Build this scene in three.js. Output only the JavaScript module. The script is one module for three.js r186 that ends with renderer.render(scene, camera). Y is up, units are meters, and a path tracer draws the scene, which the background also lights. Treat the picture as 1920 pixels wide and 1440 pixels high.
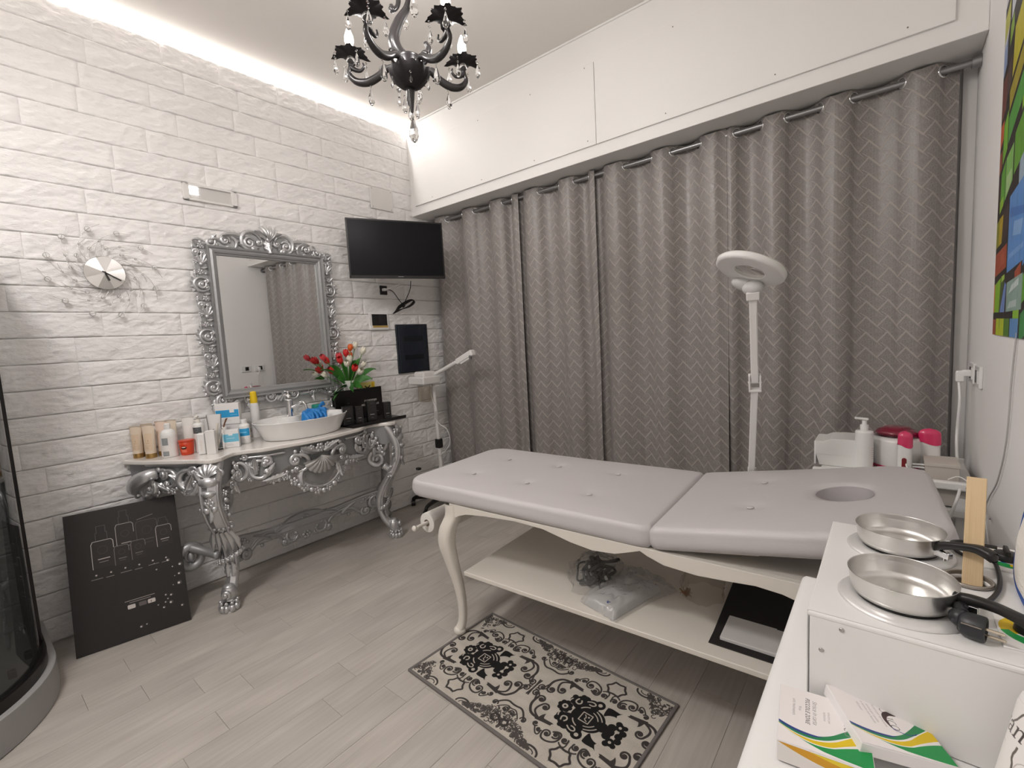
import * as THREE from 'three';
import { mergeGeometries } from 'three/addons/utils/BufferGeometryUtils.js';
import { RoundedBoxGeometry } from 'three/addons/geometries/RoundedBoxGeometry.js';
import { ImprovedNoise } from 'three/addons/math/ImprovedNoise.js';
import { RectAreaLightUniformsLib } from 'three/addons/lights/RectAreaLightUniformsLib.js';

// ───────── camera, exposure, lights ─────────
const scene = new THREE.Scene();
scene.background = new THREE.Color(0x0a0a0a);
const camera = new THREE.PerspectiveCamera(79.06, 1920 / 1440, 0.02, 50);
camera.position.set(3.32, 1.42, 0);
camera.rotation.set(THREE.MathUtils.degToRad(-5.484), THREE.MathUtils.degToRad(39.328), THREE.MathUtils.degToRad(-3.158), 'YXZ');
camera.updateMatrixWorld();
const renderer = new THREE.WebGLRenderer({ antialias: true });
renderer.toneMapping = THREE.LinearToneMapping;
renderer.toneMappingExposure = 0.78;
renderer.shadowMap.enabled = true;
RectAreaLightUniformsLib.init();
const BULB_CD = 0.40, BULB_COLOR = new THREE.Color(1, 0.955, 0.925);
const PANEL_NITS = 96, PANEL_R = 0.225, PANEL_COLOR = new THREE.Color(1, 0.965, 0.94);
const COVE_NITS = 125, COVE_COLOR = new THREE.Color(1, 0.965, 0.94);

// ───────── room numbers (metres) ─────────
const W = 3.6, H = 3.3, ZB = -3.08, ZF = 0.8, ZBULK = -2.77, YBULK = 2.54;

// ───────── helpers ─────────
const V = (x, y, z) => new THREE.Vector3(x, y, z);
const D = (d) => d * Math.PI / 180;
let seed = 7;
const rnd = (a = 1, b) => { seed = (seed * 1664525 + 1013904223) >>> 0; const t = seed / 4294967296; return b === undefined ? t * a : a + t * (b - a); };
const perlin = new ImprovedNoise();
const noise = (x, y, z = 0) => perlin.noise(x, y, z);
const used = {};
function numbered(n) { const k = used[n] = (used[n] ?? -1) + 1; return k ? n + '_' + String(k).padStart(3, '0') : n; }
function prep(g) {
  for (const k of Object.keys(g.attributes)) if (!['position', 'normal', 'uv'].includes(k)) g.deleteAttribute(k);
  const n = g.attributes.position.count;
  if (!g.attributes.normal) g.computeVertexNormals();
  if (!g.attributes.uv) g.setAttribute('uv', new THREE.BufferAttribute(new Float32Array(n * 2), 2));
  if (!g.index) { const i = []; for (let k = 0; k < n; k++) i.push(k); g.setIndex(i); }
  g.morphAttributes = {}; g.clearGroups();
  return g;
}
const merge = (list) => { list = [].concat(list).flat(9).map(prep); return list.length === 1 ? list[0] : mergeGeometries(list); };
function mesh(name, geos, mat, parent) {
  const m = new THREE.Mesh(merge(geos), mat); m.name = parent ? name : numbered(name);
  if (parent) { const same = parent.children.filter((c) => c.name === name || c.name.startsWith(name + '_')).length; if (same) m.name = name + '_' + String(same).padStart(3, '0'); }
  m.castShadow = m.receiveShadow = true; (parent ?? scene).add(m); return m;
}
function thing(name, label, category, pos = [0, 0, 0], turn = 0, group) {
  const o = new THREE.Group(); o.name = numbered(name); scene.add(o); o.position.set(...pos); o.rotation.y = turn;
  o.userData = { label, category }; if (group) o.userData.group = group; return o;
}
function tag(o, label, category, group) { o.userData = { label, category }; if (group) o.userData.group = group; return o; }
function struct(name, geos, mat) { const m = mesh(name, geos, mat); m.userData.kind = 'structure'; return m; }
function dup(root, pos, turn, label, group) {
  const r = root.clone(); r.name = numbered(root.name.replace(/_\d{3}$/, '')); scene.add(r);
  r.userData = { ...root.userData, label: label ?? root.userData.label }; if (group) r.userData.group = group;
  r.position.set(...pos); r.rotation.y = turn; return r;
}
const box = (w, h, d, x = 0, y = 0, z = 0) => new THREE.BoxGeometry(w, h, d).translate(x, y, z);
const rbox = (w, h, d, r, x = 0, y = 0, z = 0, s = 2) => new RoundedBoxGeometry(w, h, d, s, r).translate(x, y, z);
const cyl = (r1, r2, h, x = 0, y = 0, z = 0, n = 24) => new THREE.CylinderGeometry(r1, r2, h, n).translate(x, y, z);
const sph = (r, x = 0, y = 0, z = 0, sx = 1, sy = 1, sz = 1, n = 12) => new THREE.SphereGeometry(r, n, Math.max(6, n * 0.66 | 0)).scale(sx, sy, sz).translate(x, y, z);
const lathe = (pts, n = 28) => new THREE.LatheGeometry(pts.map((p) => new THREE.Vector2(Math.max(p[0], 0), p[1])), n);
const tube = (pts, r, n = 24, rs = 8, closed = false) => new THREE.TubeGeometry(new THREE.CatmullRomCurve3(pts, closed), n, r, rs, closed);
function xf(g, { p = [0, 0, 0], r = [0, 0, 0], s = [1, 1, 1] } = {}) {
  return g.applyMatrix4(new THREE.Matrix4().compose(V(...p), new THREE.Quaternion().setFromEuler(new THREE.Euler(...r)), V(...[].concat(s).length === 3 ? s : [s, s, s])));
}
function extr(pts, depth, bevel = 0.001, curveSegs = 12) {
  const sh = pts instanceof THREE.Shape ? pts : new THREE.Shape(pts.map((p) => new THREE.Vector2(...p)));
  return new THREE.ExtrudeGeometry(sh, { depth, bevelEnabled: bevel > 0, bevelSize: bevel, bevelThickness: bevel, bevelSegments: 2, curveSegments: curveSegs });
}
// grid surface: f(u,v) -> [x,y,z], uvf(u,v) -> [s,t]
function surf(nu, nv, f, uvf) {
  const p = [], t = [], ix = [];
  for (let j = 0; j <= nv; j++) for (let i = 0; i <= nu; i++) { const u = i / nu, v = j / nv; p.push(...f(u, v)); t.push(...(uvf ? uvf(u, v) : [u, v])); }
  for (let j = 0; j < nv; j++) for (let i = 0; i < nu; i++) { const a = j * (nu + 1) + i, b = a + 1, c = a + nu + 1, d = c + 1; ix.push(a, b, d, a, d, c); }
  const g = new THREE.BufferGeometry();
  g.setAttribute('position', new THREE.Float32BufferAttribute(p, 3)); g.setAttribute('uv', new THREE.Float32BufferAttribute(t, 2)); g.setIndex(ix); g.computeVertexNormals();
  return g;
}
// tapering tube along points; rad(t) radius, closed ends by small caps
function taper(pts, rad, n = 20, rs = 7, flat = 1) {
  const c = new THREE.CatmullRomCurve3(pts), fr = c.computeFrenetFrames(n, false), p = [], ix = [];
  for (let i = 0; i <= n; i++) {
    const q = c.getPointAt(i / n), r = rad(i / n);
    for (let k = 0; k < rs; k++) { const a = k / rs * Math.PI * 2, s = Math.sin(a) * r, o = Math.cos(a) * r * flat; p.push(q.x + fr.normals[i].x * s + fr.binormals[i].x * o, q.y + fr.normals[i].y * s + fr.binormals[i].y * o, q.z + fr.normals[i].z * s + fr.binormals[i].z * o); }
  }
  for (let i = 0; i < n; i++) for (let k = 0; k < rs; k++) { const a = i * rs + k, b = i * rs + (k + 1) % rs; ix.push(a, a + rs, b, b, a + rs, b + rs); }
  for (const [row, dir] of [[0, 1], [n, -1]]) { const q = c.getPointAt(row / n), at = p.length / 3; p.push(q.x, q.y, q.z); for (let k = 0; k < rs; k++) { const a = row * rs + k, b = row * rs + (k + 1) % rs; dir > 0 ? ix.push(at, a, b) : ix.push(at, b, a); } }
  const g = new THREE.BufferGeometry(); g.setAttribute('position', new THREE.Float32BufferAttribute(p, 3)); g.setIndex(ix); g.computeVertexNormals(); return prep(g);
}
function bend(g, f) { const a = g.attributes.position; for (let i = 0; i < a.count; i++) { const q = f(a.getX(i), a.getY(i), a.getZ(i)); a.setXYZ(i, ...q); } g.computeVertexNormals(); return g; }

// ───────── textures ─────────
const C = (w, h, draw) => { const c = document.createElement('canvas'); c.width = w; c.height = h; draw(c.getContext('2d'), w, h); return c; };
function ctex(w, h, draw, rep) { const t = new THREE.CanvasTexture(C(w, h, draw)); t.colorSpace = THREE.SRGBColorSpace; t.magFilter = THREE.LinearFilter; if (rep) { t.wrapS = t.wrapT = THREE.RepeatWrapping; t.repeat.set(...rep); } return t; }
function dtex(n, f, { srgb = false, rep = [1, 1] } = {}) {
  const d = new Uint8Array(n * n * 4);
  for (let y = 0; y < n; y++) for (let x = 0; x < n; x++) { const v = f(x / n, y / n), o = (y * n + x) * 4; const c = Array.isArray(v) ? v : [v, v, v]; for (let k = 0; k < 3; k++) d[o + k] = Math.max(0, Math.min(255, c[k] * 255)); d[o + 3] = 255; }
  const t = new THREE.DataTexture(d, n, n); t.wrapS = t.wrapT = THREE.RepeatWrapping; t.repeat.set(...rep); t.magFilter = THREE.LinearFilter; t.minFilter = THREE.LinearFilter; if (srgb) t.colorSpace = THREE.SRGBColorSpace; t.needsUpdate = true; return t;
}
// tiling noise: period P
const tnoise = (x, y, fx, fy, z = 0) => { const a = x * fx, b = y * fy, wx = x, wy = y; return (noise(a, b, z) * (1 - wx) + noise(a - fx, b, z) * wx) * (1 - wy) + (noise(a, b - fy, z) * (1 - wx) + noise(a - fx, b - fy, z) * wx) * wy; };
const T = {};
T.fine = dtex(256, (x, y) => 0.5 + 0.35 * tnoise(x, y, 24, 24, 3) + 0.25 * tnoise(x, y, 60, 60, 9), { rep: [1, 1] });
T.stone = dtex(512, (x, y) => { const n = tnoise(x, y, 8, 16, 1), r = 1 - Math.abs(tnoise(x, y, 12, 30, 5)) * 2.2; return 0.45 + 0.4 * n + 0.22 * r + 0.07 * tnoise(x, y, 40, 60, 8); }, { rep: [3, 3] });
T.weave = dtex(256, (x, y) => 0.5 + 0.25 * Math.sin(x * 256 * 0.785) * Math.sin(y * 256 * 0.785) + 0.2 * tnoise(x, y, 30, 30, 2));

const std = (color, roughness = 0.6, metalness = 0, extra = {}) => new THREE.MeshStandardMaterial({ color, roughness, metalness, ...extra });
const lin = (r, g, b) => new THREE.Color().setRGB(r, g, b);
const M = {};
M.paint = std(lin(0.87, 0.85, 0.835), 0.75, 0, { bumpMap: T.fine, bumpScale: 0.0004 });
M.ceil = std(lin(0.80, 0.76, 0.715), 0.85);
M.board = std(lin(0.81, 0.795, 0.775), 0.5);
M.stone = [0, 1, 2, 3].map((i) => std(lin(0.88 - i * 0.006, 0.862 - i * 0.007, 0.85 - i * 0.007), 0.85, 0, { bumpMap: T.stone, bumpScale: 0.004 }));
M.white = std(lin(0.80, 0.79, 0.775), 0.35);
M.whiteMatte = std(lin(0.80, 0.78, 0.765), 0.7);
M.plasticW = new THREE.MeshPhysicalMaterial({ color: lin(0.82, 0.815, 0.80), roughness: 0.3, clearcoat: 0.3 });
M.lacquer = std(lin(0.76, 0.715, 0.645), 0.4);
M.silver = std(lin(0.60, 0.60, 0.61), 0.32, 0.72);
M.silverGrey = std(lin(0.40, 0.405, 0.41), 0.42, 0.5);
M.chrome = std(lin(0.78, 0.78, 0.79), 0.08, 1);
M.alu = std(lin(0.74, 0.73, 0.71), 0.28, 1);
M.black = std(lin(0.012, 0.011, 0.011), 0.35);
M.blackGloss = new THREE.MeshPhysicalMaterial({ color: lin(0.008, 0.008, 0.009), roughness: 0.12, clearcoat: 0.6, clearcoatRoughness: 0.05 });
M.blackMatte = std(lin(0.014, 0.012, 0.012), 0.7);
M.crystal = new THREE.MeshPhysicalMaterial({ color: lin(1, 1, 1), roughness: 0, transmission: 1, thickness: 0.01, ior: 1.55 });
M.bulb = std(lin(1, 1, 1), 0.4, 0, { emissive: lin(1, 0.94, 0.86), emissiveIntensity: 6 });
// ───────── the room ─────────
// floor: wooden planks 0.15 x 0.6 m laid along z
const floor = struct('floor', box(W, 0.04, ZF - ZB, W / 2, -0.032, (ZB + ZF) / 2), std(lin(0.30, 0.28, 0.26), 0.9));
{
  const grain = (s) => ctex(256, 1024, (g, w, h) => {
    const im = g.createImageData(w, h);
    for (let y = 0; y < h; y++) for (let x = 0; x < w; x++) {
      const u = x / w, v = y / h, n = noise(u * 9 + s * 13, v * 2.2, s) + 0.6 * noise(u * 34, v * 4 + s * 7, s + 2) + 0.4 * noise(u * 90, v * 7, s + 4);
      const b = noise(u * 2 + s * 5, v * 2.5, s + 9), c = 183 + n * 8 + b * 11, o = (y * w + x) * 4;
      im.data[o] = c + 1; im.data[o + 1] = c - 5; im.data[o + 2] = c - 12; im.data[o + 3] = 255;
    }
    g.putImageData(im, 0, 0);
  });
  const mats = [1, 2, 3, 4].map((s) => { const t = grain(s); return [std(lin(0.95, 0.945, 0.94), 0.42, 0, { map: t, bumpMap: t, bumpScale: 0.0006 }), std(lin(1, 0.99, 0.98), 0.45, 0, { map: t, bumpMap: t, bumpScale: 0.0006 })]; }).flat();
  const geo = new Map(), plank = (w, l) => { const k = w.toFixed(3) + l.toFixed(3); if (!geo.has(k)) { const g = rbox(w - 0.0007, 0.012, l - 0.0007, 0.0008, 0, 0, 0, 1); const p = g.attributes.position, t = g.attributes.uv; for (let i = 0; i < p.count; i++) t.setXY(i, (p.getX(i) + w / 2) / 0.15, (p.getZ(i) + l / 2) / 0.6); geo.set(k, g); } return geo.get(k); };
  for (let k = -1; k < 24; k++) {
    let x0 = 0.04 + k * 0.15, x1 = x0 + 0.15; x0 = Math.max(0, x0); x1 = Math.min(W, x1); if (x1 - x0 < 0.02) continue;
    const off = (k % 2 ? -0.411 : -0.541) + rnd(-0.02, 0.02) + ((k * 7) % 3 === 1 ? -0.3 : 0);
    for (let n = -6; n < 4; n++) {
      let z0 = off + n * 0.6, z1 = z0 + 0.6; z0 = Math.max(ZB, z0); z1 = Math.min(ZF, z1); if (z1 - z0 < 0.03) continue;
      const m = mesh('plank', plank(x1 - x0, z1 - z0).clone(), mats[rnd(8) | 0], floor); m.position.set((x0 + x1) / 2, -0.006 - rnd(0.0004), (z0 + z1) / 2);
    }
  }
}
// left wall: split-face stone strips, 25 courses of 0.1293 m
const wallL = struct('wall_left', box(0.15, H + 0.1, ZF - ZB + 0.4, -0.075, H / 2, (ZB + ZF) / 2), M.paint);
{
  const CH = 0.1293, HH = CH - 0.0006;
  const make = (len, s) => {
    const nx = Math.round(len / 0.0085), ny = 17, L = len - 0.0004;
    const squeeze = (t, n) => { const e = 0.45 / n; return t < 1.5 / n ? t * 0.3 : t > 1 - 1.5 / n ? 1 - (1 - t) * 0.3 : e + (t - 1.5 / n) / (1 - 3 / n) * (1 - 2 * e); };
    const g = surf(nx, ny, (u0, v0) => {
      const u = squeeze(u0, nx), v = squeeze(v0, ny), z = (0.5 - u) * L, y = (v - 0.5) * HH, a = u * len, b = v * HH;
      const wx = noise(a * 9 + s * 3.1, b * 12, s) * 0.03, wy = noise(a * 8, b * 14 + s * 2.7, s + 5) * 0.02;
      const r1 = 1 - Math.abs(noise((a + wx) * 13 + s, (b + wy) * 26, s * 1.7)) * 2, n1 = noise((a + wx) * 6, (b + wy) * 11 + s, s * 2.3), n2 = noise(a * 42, b * 70, s + 1);
      const r2 = 1 - Math.abs(noise((a + wx * 1.5) * 24 + s * 2, (b + wy) * 58 + a * 9, s * 0.9)) * 2;
      let d = 0.0175 + n1 * 0.006 + r1 * 0.0046 + r2 * 0.0036 + n2 * 0.0012;
      const ez = Math.min(u, 1 - u) * len, ey = Math.min(v, 1 - v) * HH, k = Math.min(1, ey / 0.005);
      const kz = Math.min(1, ez / 0.03); d = 0.0165 + (d - 0.0165) * (0.5 + 0.5 * k) * kz * (2 - kz); if (ey < 1e-5) d = 0.0122; else if (ez < 1e-5) d = 0.0157;
      return [Math.max(0.001, d), y, z];
    }, (u, v) => [u * len * 1.6 + s * 0.13, v * HH * 1.6 + s * 0.07]);
    return g;
  };
  const lens = [0.3, 0.36, 0.44, 0.5], lib = lens.map((l, i) => [0, 1, 2, 3, 4, 5].map((k) => make(l, i * 9 + k + 1)));
  for (let r = 0; r < 25; r++) {
    let z = ZB + 0.02;
    while (z < ZF - 0.01) {
      const i = r > 0 && z === ZB + 0.02 ? (r * 3) % 4 : rnd(4) | 0; let l = lens[i]; if (z + l > ZF) l = ZF - z; if (ZF - z - l < 0.08) l = ZF - z;
      const m = mesh('stone', lib[i][rnd(6) | 0].clone(), M.stone[rnd(4) | 0], wallL); m.scale.z = l / lens[i] * (rnd() < 0.5 ? 1 : 1); m.position.set(0, 0.003 + (r + 0.5) * CH, z + l / 2); z += l;
    }
  }
}
struct('wall_back', box(W + 0.6, H + 0.1, 0.15, W / 2, H / 2, ZB - 0.075), M.paint);
struct('wall_right', box(0.15, H + 0.1, ZF - ZB + 0.4, W + 0.075, H / 2, (ZB + ZF) / 2), M.paint);
struct('wall_front', box(W + 0.6, H + 0.1, 0.15, W / 2, H / 2, ZF + 0.075), M.paint);
struct('ceiling', box(W + 0.6, 0.15, ZF - ZB + 0.5, W / 2, H + 0.075, (ZB + ZF) / 2), M.ceil);
// boxed-in lintel above the curtains, with two screwed boards
const bulk = struct('wall_lintel', rbox(W, H - YBULK, ZBULK - ZB, 0.004, W / 2, (H + YBULK) / 2, (ZBULK + ZB) / 2), M.board);
{
  const y0 = 2.615, y1 = 3.105;
  for (const [x0, x1] of [[0.085, 1.8535], [1.8565, 3.5]]) { mesh('panel', rbox(x1 - x0, y1 - y0, 0.014, 0.002, (x0 + x1) / 2, (y0 + y1) / 2, ZBULK + 0.006), M.board, bulk); }
  mesh('batten', rbox(W - 0.01, 0.012, 0.012, 0.002, W / 2, H - 0.006, ZBULK + 0.005), M.board, bulk);
  const sm = std(lin(0.2, 0.19, 0.18), 0.5, 0.6);
  for (const [x, y] of [[0.33, 3.064], [0.869, 3.075], [1.363, 3.084], [1.79, 3.09], [0.311, 2.643], [0.872, 2.642], [1.372, 2.646], [1.795, 2.649], [2.3, 2.65], [2.35, 3.09], [2.85, 3.09], [2.85, 2.65], [3.35, 2.65]]) mesh('screw', xf(cyl(0.0032, 0.0032, 0.002, 0, 0, 0, 10), { p: [x, y, ZBULK + 0.0138], r: [Math.PI / 2, 0, 0] }), sm, bulk);
}
// white jamb beside the stone, in the window recess
struct('trim_1', rbox(0.028, YBULK, 0.03, 0.003, 0.014, YBULK / 2, ZB + 0.016), M.board);
struct('trim_2', rbox(0.05, YBULK, 0.02, 0.003, 3.575, YBULK / 2, ZB + 0.012), M.board);

// round LED ceiling light over the near half of the room (outside the frame; its light falls under the bed from the camera's side)
{
  const t = thing('ceiling_light', 'round white LED ceiling light over the near half of the room', 'light', [1.7, H, 0.42]);
  mesh('housing', lathe([[0, 0], [PANEL_R + 0.012, 0], [PANEL_R + 0.012, -0.045], [PANEL_R, -0.05], [PANEL_R, -0.04], [0, -0.04]], 56), M.white, t);
  mesh('diffuser', lathe([[0, -0.046], [PANEL_R - 0.002, -0.044], [PANEL_R - 0.002, -0.041], [0, -0.041]], 56), std(lin(1, 1, 1), 0.5, 0, { emissive: PANEL_COLOR, emissiveIntensity: 3 }), t);
  const l = new THREE.RectAreaLight(PANEL_COLOR, PANEL_NITS, PANEL_R * 1.77, PANEL_R * 1.77); l.name = 'panel_light'; l.position.set(0, -0.052, 0); l.rotation.x = -Math.PI / 2; t.add(l);
}
// LED strip in the ceiling corner
{
  const L = ZF - ZB - 0.32, t = thing('led_strip', 'long white LED light strip running along the stone wall under the ceiling', 'strip light', [0, H, (ZB + ZF - 0.31) / 2 + 0.0]);
  t.position.z = ZBULK + 0.01 + (ZF - ZBULK - 0.01) / 2; const len = ZF - ZBULK - 0.03;
  const q = new THREE.Shape(); q.moveTo(0.001, -0.001); q.lineTo(0.013, -0.001); q.absarc(0.001, -0.001, 0.012, 0, -Math.PI / 2, true); q.lineTo(0.001, -0.001);
  mesh('diffuser', new THREE.ExtrudeGeometry(q, { depth: len, bevelEnabled: false, curveSegments: 8 }).translate(0, 0, -len / 2), std(lin(1, 1, 1), 0.5, 0, { emissive: COVE_COLOR, emissiveIntensity: 5 }), t);
  mesh('end_cap', box(0.014, 0.014, 0.004, 0.008, -0.008, len / 2 + 0.002), M.white, t);
  const l = new THREE.RectAreaLight(COVE_COLOR, COVE_NITS, len, 0.014); l.name = 'led_light'; t.add(l);
  l.position.set(0.0105, -0.0105, 0); t.updateMatrixWorld(); l.lookAt(1.0105, H - 1.0105, t.position.z);
}
// ───────── curtains ─────────
T.chevron = (bright) => {
  const w = 256, h = 200;                                   // one tile = 0.1 m x 0.078 m
  return ctex(w, h, (g) => {
    const dark = bright ? '#606060' : '#908a87', light = bright ? '#ffffff' : '#a8a19d';
    g.fillStyle = dark; g.fillRect(0, 0, w, h);
    if (!bright) { for (let i = 0; i < 9000; i++) { const q = rnd(-7, 7) | 0; g.fillStyle = `rgba(${q > 0 ? 255 : 0},${q > 0 ? 255 : 0},${q > 0 ? 255 : 0},0.05)`; g.fillRect(rnd(w), rnd(h), 1 + rnd(2), 6 + rnd(12)); } }
    g.strokeStyle = light; g.lineJoin = 'miter';
    for (let k = -2; k <= 3; k++) {
      const y = k * h; g.lineWidth = 21;
      g.beginPath(); g.moveTo(-w / 2, y - 64 + 0); for (let i = -1; i <= 3; i++) g.lineTo(i * w / 2, y + (i % 2 ? -64 : 64) + 64); g.stroke();
      g.lineWidth = 9; g.beginPath(); g.moveTo(w / 2, y); g.lineTo(w / 2 - 78, y - 78 * h / w * 1.0); g.moveTo(w, y + 128); g.lineTo(w + 60, y + 128 + 60); g.moveTo(0, y + 128); g.lineTo(60, y + 128 + 60); g.stroke();
    }
  }, [11.6, 12.82]);
};
const cmap = T.chevron(false), cb = T.chevron(true); cb.colorSpace = THREE.NoColorSpace;
M.curtain = new THREE.MeshPhysicalMaterial({ color: lin(1, 0.985, 0.975), map: cmap, roughness: 1, roughnessMap: cb, side: THREE.DoubleSide, sheen: 0.35, sheenRoughness: 0.55, sheenColor: lin(0.5, 0.48, 0.47), bumpMap: cb, bumpScale: 0.0006 });
const ROD_Y = 2.5, ROD_Z = -2.955;
{
  const rod = thing('curtain_rod', 'grey metal curtain rod running under the lintel through the curtain eyelets', 'curtain rod', [0, ROD_Y, ROD_Z]);
  mesh('pole', xf(cyl(0.014, 0.014, W - 0.06, 0, 0, 0, 20), { p: [W / 2, 0, 0], r: [0, 0, Math.PI / 2] }), std(lin(0.33, 0.33, 0.33), 0.35, 0.8), rod);
  for (const x of [0.016, W - 0.016]) mesh('end_cup', xf(cyl(0.024, 0.026, 0.03, 0, 0, 0, 20), { p: [x, 0, 0], r: [0, 0, Math.PI / 2] }), std(lin(0.33, 0.33, 0.33), 0.35, 0.8), rod);
  // panels: x range and eyelet positions (each pair = rod in front of the cloth between them)
  const P = [
    ['leftmost grey chevron curtain panel hanging beside the stone wall', 0.10, 1.075, [0.27, 0.449, 0.606, 0.768, 0.922, 1.0]],
    ['narrow grey chevron curtain panel, second from the stone wall', 1.05, 1.735, [1.275, 1.432, 1.58, 1.68]],
    ['grey chevron curtain panel just left of the magnifier lamp', 1.715, 2.575, [1.957, 2.124, 2.267, 2.423]],
    ['widest grey chevron curtain panel behind the magnifier lamp, next to the right wall', 2.545, 3.535, [2.626, 2.748, 2.876, 3.019, 3.157, 3.335, 3.478]],
  ];
  P.forEach(([label, x0, x1, gs], pi) => {
    const t = thing('curtain', label, 'curtain', [0, 0, ROD_Z], 0, 'chevron curtain panels');
    const phase = (x) => {
      let i = 0; while (i < gs.length - 1 && x > gs[i + 1]) i++;
      if (x < gs[0]) return Math.PI * (x - gs[0]) / 0.165;
      if (x > gs[gs.length - 1]) return Math.PI * (gs.length - 1 + (x - gs[gs.length - 1]) / 0.16);
      return Math.PI * (i + (x - gs[i]) / (gs[i + 1] - gs[i]));
    };
    const off = (x, y) => {
      const h = (2.54 - y) / 2.54, xs = x + 0.03 * h * noise(x * 3, y * 1.1, pi * 4) + 0.012 * h * noise(x * 9, y * 2, pi);
      let a = 0.046 * (1 - 0.25 * h) * (0.85 + 0.5 * noise(xs * 2.3, y * 0.5, 3 + pi) * h);
      let s = -Math.sin(phase(xs)); s = Math.sign(s) * Math.pow(Math.abs(s), 0.8);
      const dmp = (d) => { const k = Math.min(1, Math.max(0, d / 0.06)); return k * k * (3 - 2 * k); }; a *= Math.min(pi > 0 ? dmp(x - x0) * 0.8 + 0.2 : 1, pi < 3 ? dmp(x1 - x) * 0.8 + 0.2 : 1); let z = a * s + h * 0.016 * noise(xs * 11, y * 0.7, 7 + pi) + h * 0.004 * noise(xs * 30, y * 1.4, 11);
      const el = x - x0, er = x1 - x;                                           // hems roll towards the room
      if (pi > 0) z += -0.012 * Math.exp(-Math.pow(el / 0.05, 2));
      if (pi < 3) z += 0.018 * Math.exp(-Math.pow(er / 0.04, 2)) * (0.6 + h * 0.6);
      return Math.max(-0.09, Math.min(0.1, z));
    };
    const nx = Math.round((x1 - x0) * 150), L = []; let acc = 0;
    for (let i = 0; i <= nx; i++) { const x = x0 + (x1 - x0) * i / nx; if (i) acc += Math.hypot((x1 - x0) / nx, off(x, 1.4) - off(x - (x1 - x0) / nx, 1.4)); L.push(acc); }
    const scallop = (x) => 0.006 * Math.cos(phase(x) * 2);
    mesh('fabric', surf(nx, 56, (u, v) => { const x = x0 + (x1 - x0) * u, y = 0.012 + (2.532 - 0.012) * v; return [x + 0.008 * (1 - v) * noise(x * 5, v * 3, pi + 20), y + (v === 1 ? scallop(x) : 0), off(x, y)]; }, (u, v) => [L[Math.round(u * nx)] + pi * 0.037, v * 2.52 + pi * 0.02]), M.curtain, t);
    for (const gx of gs) {
      const ang = Math.atan2(off(gx + 0.01, ROD_Y) - off(gx - 0.01, ROD_Y), 0.02);
      mesh('eyelet', xf(new THREE.TorusGeometry(0.0235, 0.0048, 8, 24), { p: [gx, ROD_Y, off(gx, ROD_Y)], r: [0, -ang, 0] }), M.chrome, t);
    }
  });
}
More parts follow.
